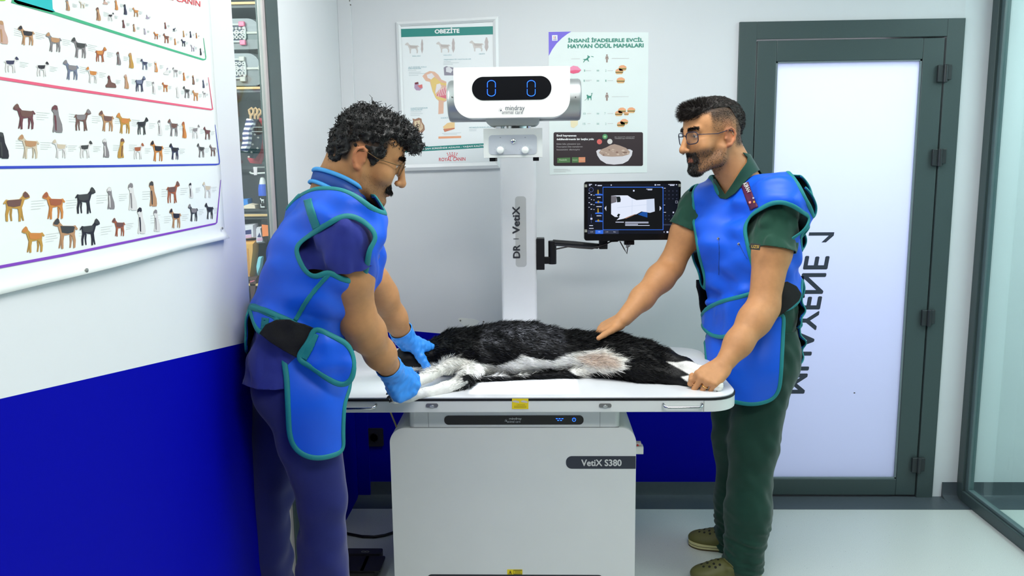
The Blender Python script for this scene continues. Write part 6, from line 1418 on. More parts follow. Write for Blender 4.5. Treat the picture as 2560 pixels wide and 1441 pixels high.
qv = project(Va); N_ = vnormals(Va, Fa); toward = ((Va-CAMP)*N_).sum(1) < 0; nearh = (Va[:, 1] < 2.985-.115*ss(1950, 1985, qv[:, 0]))
s1 = inside(vest, qv); s2 = -inside(hole, qv); s1 = np.where(toward, s1, np.maximum(s1, np.where(qv[:, 1] > 440, 4.0, s1)))
ax_ = np.where(nearh & (qv[:, 0] > 1855), s2, 30.0); s_ = np.minimum(s1, ax_)
# right armhole, far side
c2 = ShR+V3(-.02, .03, -.02); rr_ = np.linalg.norm((Va-c2) @ np.stack([nrm(fc_), V3(0, 0, 1)]).T, axis=1); far_arm = ((Va-Upp) @ lc < -.10)
s_ = np.where(far_arm & (Va[:, 2] < ShR[2]+.03) & (Va[:, 2] > ShR[2]-.19) & ((Va-Upp) @ lc < -.135), np.minimum(s_, ((Va-Upp) @ lc+.150)*300), s_)
Va2, Fa2 = clip(Va, Fa, s_); Va2, Fa2 = biggest(Va2, Fa2, 800)
apR = thing('lead_apron', None, None, Chs); apR.parent = pR; apR.matrix_parent_inverse = world_of(pR).inverted()
vs_ = cloth('vest', Va2, Fa2, LEAD, apR, .005); binding('binding', Va2, Fa2, TEALB, vs_, .0078, .0032)
def on_cloth(Vc, Fc):
    """nearest camera-facing point of a cloth at a photo pixel"""
    q = project(Vc); Nn = vnormals(Vc, Fc); ok = ((Vc-CAMP)*Nn).sum(1) < 0; qi, vi, ni = q[ok], Vc[ok], Nn[ok]
    def g(x, y, lift=.0):
        d = (qi[:, 0]-x)**2+(qi[:, 1]-y)**2; ix = np.argsort(d)[:3]; w = 1/(d[ix]+.3); w /= w.sum(); return (vi[ix]*w[:, None]).sum(0)+nrm((ni[ix]*w[:, None]).sum(0))*lift
    return g
gR = on_cloth(Va2, Fa2)
def ribbon(name, g, path, halfw, m, parent, lift=.003, th=.0015, n=22):
    """flat strip laid on a cloth along photo points"""
    pts = spline(path, 12, False); pts = pts[np.linspace(0, len(pts)-1, n).astype(int)]; mb = MB(); vs = []
    for i, p in enumerate(pts):
        t = pts[min(i+1, n-1)]-pts[max(i-1, 0)]; t = t/np.linalg.norm(t); nn = np.array([-t[1], t[0]])
        for e in np.linspace(-1, 1, 5): q = p+nn*halfw*e; vs.append(g(q[0], q[1], lift))
    fs = [(i*5+j, (i+1)*5+j, (i+1)*5+j+1, i*5+j+1) for i in range(n-1) for j in range(4)]; mb.add(vs, fs); o = mb.build(name, m, parent, smooth=math.pi)
    md = o.modifiers.new('thickness', 'SOLIDIFY'); md.thickness = th; md.offset = 1; return o
PLUM = mat('plum_label', rgb(84, 24, 62), .5)
lbl = ribbon('shoulder_label', gR, [(1862, 459), (1872, 487), (1887, 522)], 10.5, PLUM, vs_, .0035)
mb = MB(); v_, f_ = text_mesh('KIRAN', .02); o_ = np.array([1869.5, 459.]); exd = np.array([11.5, 22.0]); eyd = np.array([8.5, -4.0])-np.array([0, 0])
mb.add([gR(*(o_+np.array([-9.5, 3.0])+exd*p[0]+eyd*1.15*p[1]), lift=.006) for p in v_], f_); mb.build('lettering', INKW, lbl, smooth=None)
for (x, y, r_, cl) in ((1878.5, 507, 3.4, rgb(250, 150, 140)), (1889, 506, 2.6, rgb(250, 196, 70)), (1887, 496, 2.6, rgb(196, 196, 214))):
    MB().poly([gR(x+r_*math.cos(t), y+r_*math.sin(t), lift=.006) for t in np.linspace(0, 6.28, 11)[:-1]]).build('label_dot', mat('dot_%d' % x, cl, .5), lbl, smooth=None)
for (x, y) in ((1797, 598), (1849, 611)):
    c = gR(x, y, .004); n_ = nrm(CAMP-c); MB().lathe(c-n_*.004, n_, [(0, .005), (.003, .005), (.005, .003), (.0055, 0)], 14).build('snap_button', CHR, vs_)
for path in ([(1797, 598), (1798, 632), (1797, 688)], [(1849, 611), (1858, 630), (1868, 648)]): ribbon('stitch_line', gR, path, .9, mat('seam_blue', rgb(12, 66, 160), .6), vs_, .0006, .0008)
# waist: elastic belt, flap, back flap
Wf = Field(); Wf.extend(torso_R(.042)); Wf.fold = lambda X: .0028*noise3(X, 31, 8, 14, 36)
Vw, Fw = Wf.mesh(.0052); Vw = relax(Vw, Fw, 2)
flap = spline([(1905, 728), (1871, 737), (1840, 745), (1812, 752), (1784, 763), (1764, 775), (1753, 790), (1752, 805), (1759, 822), (1775, 836), (1800, 843), (1830, 838), (1870, 826), (1912, 806), (1924, 770)], 5)
Vf, Ff = px_clip(Vw, Fw, flap); N2 = vnormals(Vf, Ff); Vf, Ff = clip(Vf, Ff, -((Vf-CAMP)*N2).sum(1)+.55); Vf, Ff = biggest(Vf, Ff, 9000)
o = cloth('waist_flap', Vf, Ff, LEAD, apR, .005); binding('binding', Vf, Ff, TEALB, o, .0078, .0032)
blt = [(1918, 742), (1945, 712), (1968, 704), (1992, 716), (2004, 735), (1998, 752), (1980, 768), (1950, 790), (1924, 806), (1910, 800)]
Vf, Ff = px_clip(Vw, Fw, blt, far=[(1740, 700), (2010, 690), (2012, 745), (1740, 800)]); Vf, Ff = biggest(Vf, Ff, 150); cloth('elastic_belt', Vf, Ff, ELAST, apR, .004)
# skirt panel
K_ = Field()
for s in (1, -1): K_.cone(Hip+s*lh*.058+V3(-.002, 0, .10), .127, Hip+s*lh*.07+V3(-.008, -.01, -.08), .136, .05); K_.cone(Hip+s*lh*.07+V3(-.008, -.01, -.08), .136, (kneeL+kneeR)/2+s*lh*.07+V3(-.020, -.01, .10), .125, .06)
K_.fold = lambda X: .004*noise3(X, 41, 7, 6, 18, (1, 1, .5)); Vk, Fk = K_.mesh(.0055); Vk = relax(Vk, Fk, 2)
skp = spline([(1760, 815), (1860, 800), (1925, 795), (1957, 785), (1958, 830), (1955, 890), (1952, 940), (1948, 972), (1938, 992), (1920, 1004), (1885, 1011), (1850, 1008), (1815, 997), (1780, 970), (1768, 920), (1762, 860)], 5)
Vf, Ff = px_clip(Vk, Fk, skp); N2 = vnormals(Vf, Ff); Vf, Ff = clip(Vf, Ff, -((Vf-CAMP)*N2).sum(1)+.9); Vf, Ff = biggest(Vf, Ff, 200)
o = cloth('skirt_panel', Vf, Ff, LEAD, apR, .005); binding('binding', Vf, Ff, TEALB, o, .0078, .0032)
# --- clogs
OLV = mat('clog_olive', rgb(92, 90, 44), .55, var=.06, vscale=14); OLD = mat('clog_hole', rgb(26, 26, 16), .8); CRM = mat('clog_cream_band', rgb(196, 190, 140), .6); OLB = mat('clog_brown_band', rgb(74, 62, 36), .6)
def make_clog(heel, toe, right, parent, up_m, band_m, mid_m, charm=False):
    heel, toe = V3(*heel), V3(*toe); f, l, u = frame((toe-heel)*V3(1, 1, 0)); L = np.linalg.norm((toe-heel)[:2]); g = lambda a, b, c: V3(heel[0], heel[1], 0)+f*a*L+l*b+V3(0, 0, c)
    t = thing('clog', None, None, g(.5, 0, 0)); t.parent = parent; t.matrix_parent_inverse = world_of(parent).inverted()
    outl = [(0.0, 0), (.02, .024), (.12, .036), (.35, .038), (.6, .046), (.8, .050), (.92, .040), (.985, .022), (1.0, 0)]; outl = outl+[(a, -b) for a, b in outl[-2:0:-1]]; outl = spline(outl, 4)
    def slab(z0, z1, e): return MB().prism([g(a+(a-.5)*e/L*2, b*(1+e/.05), z0) for a, b in outl], (0, 0, z1-z0))
    slab(0.0, .007, .001).build('outsole', mid_m, t, bevel=.002); slab(.007, .014, .0025).build('lower_band', band_m, t, bevel=.002); slab(.014, .0165, .0015).build('band_groove', mid_m, t); slab(.0165, .024, .0025).build('upper_band', band_m, t, bevel=.002)
    Fd = Field()
    Fd.ell(g(.74, 0, .030), np.stack([f, l, u]), (.075, .047, .034), .02); Fd.ell(g(.55, 0, .036), np.stack([f, l, u]), (.07, .042, .046), .02); Fd.ell(g(.20, 0, .028), np.stack([f, l, u]), (.055, .036, .036), .02)
    for s in (1, -1): Fd.cone(g(.18, s*.026, .045), .012, g(.52, s*.034, .060), .010, .012)
    Fd.cone(g(.02, 0, .050), .010, g(.16, .030, .05), .010, .01); Fd.cone(g(.02, 0, .050), .010, g(.16, -.030, .05), .010, .01)
    Fd.ell(g(.26, 0, .075), np.stack([f, l, u]), (.068, .027, .055), .008, True)
    Vc, Fc = Fd.mesh(.0034); Vc, Fc = clip(relax(Vc, Fc, 2), Fc, Vc[:, 2]-.020); np_mesh('upper', Vc, Fc, up_m, t)
    Nn = vnormals(Vc, Fc)
    MB().tube([Vc[np.argmin(((Vc-g(.50+.05*abs(b)/.04*-1, b, .09-.55*abs(b)))**2).sum(1))]+V3(0, 0, .001) for b in np.linspace(-.040, .040, 15)], .0045, 8).build('collar_ridge', up_m, t, smooth=math.pi)
    for (a, b) in ((.62, .0), (.62, .022), (.62, -.022), (.70, .012), (.70, -.012), (.70, .032), (.70, -.032), (.78, .0), (.78, .022), (.78, -.022), (.86, .012), (.86, -.012)):
        i = np.argmin(((Vc-g(a, b, .07))**2).sum(1)); c, n_ = Vc[i], Nn[i]; MB().lathe(c-n_*.003, n_, [(0, .0048), (.0036, .0048), (.0036, 0)], 14).build('vent_hole', OLD, t)
    if charm:
        i = np.argmin(((Vc-g(.60, .034 if right else -.034, .06))**2).sum(1)); c, n_ = Vc[i], Nn[i]; s1 = nrm(np.cross(n_, (0, 0, 1))); s2 = np.cross(n_, s1); mb = MB()
        for k in range(4): mb.lathe(c+(s1*math.cos(k*1.57)+s2*math.sin(k*1.57))*.0045+n_*.001, n_, [(0, .0042), (.003, .003), (.0034, 0)], 10)
        mb.build('shoe_charm', mat('charm_pearl', rgb(226, 226, 232), .3), t)
    return t
tn = PZ(1727, 1432, .0); hn = PZ(1899, 1441, .0)
make_clog((ankL[0]+.065, ankL[1]-.005, 0), (ankL[0]-.19, ankL[1]-.03, 0), False, pR, OLV, CRM, OLB, True)
make_clog((ankR[0]+.085, ankR[1]-.03, 0), (ankR[0]-.175, ankR[1]+.045, 0), True, pR, OLV, CRM, OLB)
# ================================================================== the man on the left
rngL = np.random.default_rng(23)
pL = thing('person', 'curly haired man in blue gloves and blue apron bending over the dog from the left', 'person', (-0.66, 2.28, 0))
HL = Head(P(908, 400, 2.30), math.radians(13), math.radians(25), math.radians(2), 1.02)
fL, lL, _ = frame((.95, .30, 0)); rL = -lL
Hp, Ws, Ch, Up = P(738, 905, 2.30), P(752, 790, 2.30), P(806, 655, 2.30), P(838, 548, 2.305)
SRt, ERt, WRt = P(860, 592, 2.12), P(894, 800, 2.22), P(982, 932, 2.43)
SLf, ELf, WLf = P(850, 585, 2.50), P(936, 706, 2.61), P(1012, 846, 2.76)
def torso_L(infl=0.0):
    F = Field()
    for s in (1, -1):
        F.cone(Hp+s*lL*.070, .112+infl, Ws+s*lL*.062, .106+infl, .05); F.cone(Ws+s*lL*.062, .106+infl, Ch+s*lL*.072, .124+infl, .05); F.cone(Ch+s*lL*.072, .124+infl, Up+s*lL*.075, .094+infl, .05)
    F.cone(Up-lL*.12, .068+infl, Up+lL*.12, .068+infl, .06); return F
B = Field(); HL.build(B)
NkB = P(846, 492, 2.305)
B.cone(HL.w(-.020, 0, -.010), .060, NkB, .064, .03); B.cone(HL.w(-.045, 0, .0), .046, NkB+V3(-.02, 0, .01), .058, .03)
for s in (1, -1): B.cone(NkB, .045, Up+s*lL*.13+V3(0, 0, .02), .045, .04)
B.extend(torso_L(-.030))
arm(B, SRt, ERt, WRt, (.052, .060, .050, .052, .0320)); arm(B, SLf, ELf, WLf, (.050, .056, .047, .050, .0310))
B.cone(ERt+V3(-.014, -.004, -.006), .032, ERt, .038, .02)
HANDR = dict(d=P(1028, 990, 2.470)-WRt, n=(.12, -.80, .55), right=True, bends=[(66, 60, 34), (70, 62, 34), (72, 62, 36), (74, 60, 36)], spread=4, s=1.08, thumb=(0, 30, 40), thumb_open=.40)
HANDL = dict(d=P(1068, 862, 2.845)-WLf, n=(-.10, -.40, .91), right=False, bends=[(58, 36, 20), (58, 36, 20), (56, 38, 20), (54, 38, 20)], spread=4, s=1.16, thumb=(0, 0, 0), thumb_open=.60, thumb_len=1.02, thumb_to=P(1070, 922, 2.755))
hand(B, WRt, **HANDR); hand(B, WLf, **HANDL)
kneeN, ankN, kneeF, ankF = P(800, 1240, 2.22), P(814, 1640, 2.24), P(674, 1240, 2.37), P(664, 1620, 2.39)
hipN, hipF = Hp+rL*.085+V3(0, 0, -.03), Hp+lL*.085+V3(-.02, 0, -.03)
for a, b, c in ((hipN, kneeN, ankN), (hipF, kneeF, ankF)): B.cone(a, .085, b, .055, .03); B.cone(b, .055, c, .04, .03); B.cone(c, .04, c+V3(.13, .02, -.035), .03, .02)
V, F = B.mesh(.0036); V = relax(V, F, 2, .4); V, F = biggest(V, F, 900)
def beardL(f, l, u):
    mus = ss(.086, .094, f)*ss(.0105, .006, np.abs(u+.0425+.10*np.abs(l)*.6))*ss(.030, .024, np.abs(l)); st = .34*ss(-.022, -.040, u)*ss(-.005, .02, f); lips = ss(.018, .012, np.abs(l))*ss(.008, .004, np.abs(u+.0575))*ss(.088, .094, f)
    return np.maximum(mus*.9, st)*(1-lips)
def scalpL(f, l, u): return .95*np.maximum(ss(-.030, -.012, u)*ss(-.028, -.045, f), ss(.030, .045, u)*ss(.055, .04, f)*ss(.02, .05, u+np.maximum(f, 0)*.4))*ss(.088, .07, f)
col = face_colours(V, HL, SB*np.array([1.0, .99, .97]), beardL, scalpL, rgb(46, 38, 32), rgb(22, 19, 18))
bodyL = np_mesh('body', V, F, SKIN, pL, col)
# --- gloves follow the hands
GLV = mat('nitrile_blue', rgb(60, 150, 244), .38, var=.03, vscale=30, bump=.15, bscale=260, spec=.4)
for W_, E_, H_, nm in ((WRt, ERt, HANDR, 'a'), (WLf, ELf, HANDL, 'b')):
    Gf = Field(); hand(Gf, W_, r_add=.0022, **H_); ax = nrm(W_-E_); Gf.cone(W_-ax*.020, .0375, W_+ax*.02, .034, .012); Gf.cone(W_-ax*.034, .0405, W_-ax*.016, .038, .010)
    Gf.fold = lambda X: .0009*noise3(X, 51, 8, 60, 150)+.0012*noise3(X, 52, 5, 90, 140, (1, 1, 1))*0
    Vg, Fg = Gf.mesh(.0032); Vg = relax(Vg, Fg, 1, .4); Vg, Fg = clip(Vg, Fg, (Vg-(W_-ax*.040)) @ ax); gv = np_mesh('glove', Vg, Fg, GLV, pL)
    c0 = W_-ax*.0395; s1 = nrm(np.cross(ax, (0, 0, 1))); s2 = np.cross(ax, s1)
    lp = [lp for lp, cl in boundary_loops(tri(Fg))]; lp = max(lp, key=len); MB().tube(soften(resample(Vg[lp], .006, True), True, 3), .0022, 8, closed=True).build('rolled_cuff', GLV, gv, smooth=math.pi)
# --- curly hair
Hc = Field(); R = HL.R; s = HL.s; w = HL.w
Hc.ell(w(-.006, 0, .066), R, np.array([.094, .078, .081])*s, .02); Hc.ell(w(.055, 0, .100), R, np.array([.058, .062, .042])*s, .02); Hc.ell(w(-.052, 0, .030), R, np.array([.048, .071, .060])*s, .02); Hc.ell(w(-.060, 0, -.010), R, np.array([.036, .058, .046])*s, .02); Hc.ell(w(.098, 0, .094), R, np.array([.032, .052, .030])*s, .015)
for q in (1, -1): Hc.ell(w(.022, q*.060, .040), R, np.array([.026, .014, .040])*s, .012)
Hc.fold = lambda X: .0042*noise3(X, 61, 14, 45, 120)
Vh, Fh = Hc.mesh(.004); Lh = HL.loc(Vh)
f_, l_, u_ = Lh.T
lim = np.where(f_ < -.030, -.026+.05*ss(-.09, -.03, f_)*0, np.where(f_ < .016, .030, np.where(f_ < .045, .004+.03*ss(.03, .045, f_), .066)))
lim = -.034+.066*ss(-.038, -.020, f_)-.034*ss(.000, .012, f_)+.030*ss(.034, .046, f_)+.044*ss(.042, .070, f_)
Vh, Fh = clip(Vh, Fh, u_-lim); Vh, Fh = biggest(Vh, Fh, 300); hairL = np_mesh('hair', Vh, Fh, HAIRB, pL); md = hairL.modifiers.new('thickness', 'SOLIDIFY'); md.thickness = .006; md.offset = -1
# curls: many little corkscrews rooted in the cap
nvh = vnormals(Vh, Fh); r0, fi, w_ = surf_points(Vh, Fh, 2600, rngL); nn = (nvh[fi]*w_[:, :, None]).sum(1); LL = HL.loc(r0)
cv, cf_ = [], []; base = 0
for i in range(len(r0)):
    ff, ll, uu = LL[i]
    if uu < lim.min(): continue
    top = float(ss(.0, .11, np.array([uu]))[0]); L_ = .008+.018*top*rngL.random(); R_ = rngL.uniform(.003, .0065)*(.45+.55*top); n_ = nn[i]
    t1 = nrm(np.cross(n_, rngL.normal(size=3))); t2 = np.cross(n_, t1); ph = rngL.uniform(0, 6.28); turns = rngL.uniform(.7, 1.4); sl = t1*rngL.uniform(.2, .9)
    tt = np.linspace(0, 1, 9); pth = r0[i][None]-n_*.003+np.outer(tt*L_*.55, n_)+np.outer(tt*L_, sl)+np.outer(R_*(np.cos(ph+6.28*turns*tt)-math.cos(ph)), t1)+np.outer(R_*(np.sin(ph+6.28*turns*tt)-math.sin(ph)), n_*.6+t2*.6)
    T_ = np.gradient(pth, axis=0); T_ /= np.linalg.norm(T_, axis=1, keepdims=True)+1e-9; u0 = np.cross(T_, n_+.01); u0 /= np.linalg.norm(u0, axis=1, keepdims=True)+1e-9; v0 = np.cross(T_, u0); rd = (.0014*(1-.55*tt))[:, None]
    ring_ = np.stack([pth+rd*(u0*math.cos(a)+v0*math.sin(a)) for a in (0, 2.09, 4.19)], 1).reshape(-1, 3); cv.append(ring_)
    for j in range(8):
        for k in range(3): a, b = base+j*3+k, base+j*3+(k+1) % 3; cf_ += [(a, b, b+3), (a, b+3, a+3)]
    base += 27
np_mesh('curls', np.concatenate(cv), np.array(cf_), HAIRB, hairL)
# neck hair, moustache, stubble, brows
nb = vnormals(V, F); Lb = HL.loc(V); f, l, u = Lb.T; near = np.linalg.norm(Lb, axis=1) < .17
mus = near*ss(.082, .092, f)*ss(.0115, .007, np.abs(u+.0435+.06*np.abs(l)))*ss(.031, .026, np.abs(l)); r0, fi, w_ = surf_points(V, F, 1500, rngL, mus); nn = (nb[fi]*w_[:, :, None]).sum(1); l0 = HL.loc(r0)[:, 1]
dirs = nn*.5+np.outer(np.sign(l0)*.5, HL.l)+np.outer(np.full(len(r0), -.7), HL.u); dirs /= np.linalg.norm(dirs, axis=1, keepdims=True); Vs, Fs = strands(r0, dirs, .012, .0008, rngL, bend=.25, segs=2); np_mesh('moustache', Vs, Fs, HAIRB, pL, smooth=False)
st = near*ss(-.025, -.045, u)*ss(-.005, .02, f)*(1-mus); r0, fi, w_ = surf_points(V, F, 2200, rngL, st); nn = (nb[fi]*w_[:, :, None]).sum(1); dirs = nn+np.outer(np.full(len(r0), -.8), HL.u); dirs /= np.linalg.norm(dirs, axis=1, keepdims=True); Vs, Fs = strands(r0, dirs, .0022, .00035, rngL, bend=.2, segs=2); np_mesh('stubble', Vs, Fs, HAIRB, pL, smooth=False)
for q in (1, -1): brow(HL, q, pL, HAIRB, rngL, V, 420, .0050)
ROUND = [(math.cos(t), math.sin(t)*1.05) for t in np.linspace(0, 6.28, 29)[:-1]]
specs(HL, pL, mat('wire_bronze', rgb(120, 96, 66), .3, metal=.9), LNS, ROUND, w=.022, hgt=.021, fpos=.108)
# --- scrubs
NAVY = cloth_mat('navy_scrubs', rgb(40, 50, 138), var=.07)
T = torso_L(-.004)
for s in (1, -1): T.cone(Hp+s*lL*.072+V3(-.008, 0, 0), .128, Hp+s*lL*.078+V3(-.014, 0, -.07), .142, .04)
T.cone(NkB+V3(-.008, 0, -.014), .070, Up, .085, .05)
hmR = SRt+(ERt-SRt)*.26; hmL = SLf+(ELf-SLf)*.5
T.cone(SRt, .072, hmR+(ERt-SRt)*.06, .078, .035); T.cone(SLf, .068, hmL, .072, .035)
T.fold = lambda X: np.clip(.0042*noise3(X, 71, 10, 12, 30, (1, 1, .9))+.0014*noise3(X, 72, 8, 40, 75, (1, 1, .6)), -.008, .003)
Vt, Ft = T.mesh(.005); Vt = relax(Vt, Ft, 2)
s_ = np.full(len(Vt), 1.0)
for hm, Sx, Ex in ((hmR, SRt, ERt), (hmL, SLf, ELf)):
    ax = nrm(Ex-Sx); t_ = (Vt-hm) @ ax; rd = np.linalg.norm((Vt-hm)-np.outer(t_, ax), axis=1); s_ = np.where((rd < .110) & (t_ > -.05), np.minimum(s_, -t_), s_)
s_ = np.minimum(s_, Vt[:, 2]-P(700, 926, 2.3)[2]-.03*(Vt[:, 0]-Hp[0])); nz = (Vt-(NkB+V3(.0, 0, .018))) @ nrm(NkB-Up+V3(-.01, 0, .03)); s_ = np.where(Vt[:, 2] > Up[2]-.0, np.minimum(s_, -nz), s_)
Vt, Ft = clip(Vt, Ft, s_); Vt, Ft = biggest(Vt, Ft, 600); cloth('scrub_top', Vt, Ft, NAVY, pL, .0025)
G = Field()
for s in (1, -1): G.cone(Hp+s*lL*.062+V3(0, 0, .06), .112, Hp+s*lL*.072+V3(-.004, 0, -.06), .122, .05)
G.chain([hipN, kneeN*.5+hipN*.5, kneeN, kneeN*.4+ankN*.6, ankN+V3(0, 0, -.04)], [.110, .092, .076, .074, .074], .018); G.chain([hipF, kneeF*.5+hipF*.5, kneeF, kneeF*.4+ankF*.6, ankF+V3(0, 0, -.04)], [.110, .092, .074, .072, .072], .018)
G.fold = lambda X: .0042*noise3(X, 81, 12, 6, 17, (1, 1, .4))+.0028*noise3(X, 82, 9, 16, 30, (.7, .7, 1.3))*ss(.75, .45, X[:, 2])
Vg, Fg = G.mesh(.006); Vg = relax(Vg, Fg, 2); Vg, Fg = clip(Vg, Fg, np.minimum(Hp[2]+.06-Vg[:, 2], Vg[:, 2]-.045)); Vg, Fg = biggest(Vg, Fg, 400); cloth('scrub_trousers', Vg, Fg, cloth_mat('navy_trousers', rgb(28, 35, 104), var=.08), pL, .0025)
# --- apron
apL = thing('lead_apron', None, None, Ch); apL.parent = pL; apL.matrix_parent_inverse = world_of(pL).inverted()
A = torso_L(.019)
A.cone(Up+rL*.05+V3(0, 0, .035), .064, P(872, 548, 2.155), .078, .05); A.cone(P(872, 548, 2.155), .078, P(905, 590, 2.14), .066, .04); A.cone(P(860, 560, 2.15), .084, P(850, 640, 2.16), .092, .04)
A.cone(Up+lL*.05+V3(0, 0, .035), .064, P(850, 560, 2.46), .075, .05); A.cone(P(868, 570, 2.30), .085, P(868, 630, 2.30), .095, .06)
A.fold = lambda X: np.clip(.0045*noise3(X, 91, 9, 9, 26, (1, 1, 1.2))+.0090*noise3(X, 92, 7, 16, 34, (.4, .4, 1.5))*ss(1.30, 1.08, X[:, 2]), -.014, .006)
Va, Fa = A.mesh(.0052); Va = relax(Va, Fa, 2)
vestL = spline([(690, 560), (735, 502), (772, 478), (800, 471), (850, 474), (888, 490), (917, 512), (936, 524), (1000, 560), (1000, 680), (930, 745), (905, 800), (880, 870), (860, 880), (780, 838), (735, 808), (690, 788), (636, 766), (620, 760), (640, 690), (660, 620)], 5)
holeL = spline([(739, 624), (748, 608), (778, 586), (816, 562), (845, 546), (868, 539), (893, 545), (918, 561), (933, 577), (941, 592), (935, 608), (924, 622), (920, 648), (905, 700), (860, 700), (822, 680), (808, 686), (786, 694), (764, 680), (750, 655)], 5)
qv = project(Va); N_ = vnormals(Va, Fa); toward = ((Va-CAMP)*N_).sum(1) < 0; s1 = inside(vestL, qv); s1 = np.where(toward, s1, np.minimum(np.where(qv[:, 1] > 490, 6.0, s1), np.where(qv[:, 1] > 700, (880-qv[:, 1]), 99)))
s_ = np.where((Va[:, 1] < 2.30+.02*ss(890, 930, qv[:, 0])), np.minimum(s1, -inside(holeL, qv)), s1)
c2 = SLf+V3(.02, .03, 0); offl = (Va-Up) @ lL; s_ = np.where((offl > .13) & (Va[:, 2] < SLf[2]+.03) & (Va[:, 2] > SLf[2]-.2), np.minimum(s_, (.155-offl)*300), s_)
Va2, Fa2 = clip(Va, Fa, s_); Va2, Fa2 = biggest(Va2, Fa2, 800); vsL = cloth('vest', Va2, Fa2, LEAD, apL, .005); binding('binding', Va2, Fa2, TEALB, vsL, .0078, .0032)
gL = on_cloth(Va2, Fa2)
ribbon('shoulder_strip', gL, [(769, 499), (779, 535), (792, 571)], 10, TEALB, vsL, .0015, .0015)
ribbon('front_seam', gL, [(822, 686), (790, 722), (762, 760), (738, 802)], 5.5, TEALB, vsL, .002, .0022)
# waist band pieces
Wf = Field(); Wf.extend(torso_L(.030)); Wf.fold = lambda X: .0030*noise3(X, 95, 8, 14, 36); Vw, Fw = Wf.mesh(.0052); Vw = relax(Vw, Fw, 2)
def piece(name, poly, m, bind=True, lim=.55, th=.005):
    Vf, Ff = px_clip(Vw, Fw, poly); N2 = vnormals(Vf, Ff); Vf, Ff = clip(Vf, Ff, -((Vf-CAMP)*N2).sum(1)+lim); Vf, Ff = biggest(Vf, Ff, 700); o = cloth(name, Vf, Ff, m, apL, th)
    if bind: binding('binding', Vf, Ff, TEALB, o, .0078, .0032)
    return Vf, Ff, o
Vq, Fq, o = piece('back_flap', [(622, 768), (650, 776), (680, 788), (700, 800), (672, 822), (652, 836), (638, 820), (630, 795)], LEAD, lim=.8)
g_ = on_cloth(Vq, Fq); ribbon('flap_patch', g_, [(664, 795), (662, 812), (660, 824)], 9, TEALB, o, .0012, .0012)
Wf.p = []; Wf.extend(torso_L(.036)); Vw, Fw = Wf.mesh(.0052); Vw = relax(Vw, Fw, 2)
piece('elastic_belt', [(664, 812), (690, 800), (722, 800), (737, 806), (760, 812), (788, 824), (778, 850), (760, 875), (744, 896), (710, 878), (675, 856), (648, 834)], ELAST, False)
Wf.p = []; Wf.extend(torso_L(.040)); Wf.cone(P(835, 880, 2.16), .075, P(845, 925, 2.16), .075, .06); Vw, Fw = Wf.mesh(.0052); Vw = relax(Vw, Fw, 2)
Vq, Fq, o = piece('waist_flap', spline([(786, 822), (812, 832), (842, 846), (868, 862), (882, 885), (886, 912), (883, 938), (872, 958), (856, 964), (836, 957), (800, 936), (768, 912), (744, 897), (760, 872), (776, 848)], 4), LEAD)
g_ = on_cloth(Vq, Fq); ribbon('flap_patch', g_, [(786, 834), (772, 868), (756, 896)], 12, TEALB, o, .0012, .0012)
K_ = Field()
for s in (1, -1): K_.cone(Hp+s*lL*.066+V3(0.012, 0, .06), .118, Hp+s*lL*.075+V3(.022, -.005, -.08), .130, .05); K_.cone(Hp+s*lL*.075+V3(.022, -.005, -.08), .130, P(770, 1180, 2.28)+s*lL*.075, .120, .06)
K_.fold = lambda X: .0045*noise3(X, 97, 7, 5, 16, (1, 1, .5)); Vk, Fk = K_.mesh(.0055); Vk = relax(Vk, Fk, 2)
Vf, Ff = px_clip(Vk, Fk, spline([(713, 872), (780, 860), (870, 870), (876, 960), (862, 1010), (858, 1080), (858, 1125), (835, 1138), (800, 1146), (765, 1141), (738, 1122), (724, 1088), (720, 1020), (717, 950)], 5)); N2 = vnormals(Vf, Ff); Vf, Ff = clip(Vf, Ff, -((Vf-CAMP)*N2).sum(1)+.9); Vf, Ff = biggest(Vf, Ff, 200)
o = cloth('skirt_panel', Vf, Ff, LEAD, apL, .005); binding('binding', Vf, Ff, TEALB, o, .0078, .0032)
# --- thyroid collar
NVC = mat('collar_navy', rgb(20, 74, 160), .45, bump=.1, bscale=900); SKYB = mat('collar_sky_edge', rgb(70, 168, 240), .55, bump=.2, bscale=700)
mid = P(852, 476, 2.30); ax1 = nrm(P(924, 518, 2.30)-P(780, 450, 2.30)); ax2 = lL; up_ = nrm(np.cross(ax1, ax2)); up_ = up_ if up_[2] > 0 else -up_
n_ = 64; ringT, ringB = [], []
for i in range(n_):
    a = 6.2832*i/n_; e = ax1*math.cos(a)*.084+ax2*math.sin(a)*.092+V3(0, 0, .017)*max(-math.sin(a), 0); ringB.append(mid+e*1.05-up_*.026-up_*.010*math.cos(a)); ringT.append(mid+e*.98+up_*.020-up_*.004*math.cos(a)+V3(-.012, 0, 0)*max(-math.cos(a), 0))
mb = MB(); mb.add(ringB+ringT, [(i, (i+1) % n_, n_+(i+1) % n_, n_+i) for i in range(n_)]); co = mb.build('thyroid_collar', NVC, pL, smooth=math.pi); md = co.modifiers.new('thickness', 'SOLIDIFY'); md.thickness = .005
for rg in (ringT, ringB): MB().tube(rg, .0065, 8, closed=True, flat=.8).build('collar_edge', SKYB, co, smooth=math.pi)
Sx = mat('clog_navy', rgb(22, 24, 40), .55)
make_clog((ankN[0]-.07, ankN[1], 0), (ankN[0]+.19, ankN[1]+.04, 0), True, pL, Sx, Sx, Sx); make_clog((ankF[0]-.07, ankF[1], 0), (ankF[0]+.19, ankF[1]+.05, 0), False, pL, Sx, Sx, Sx)
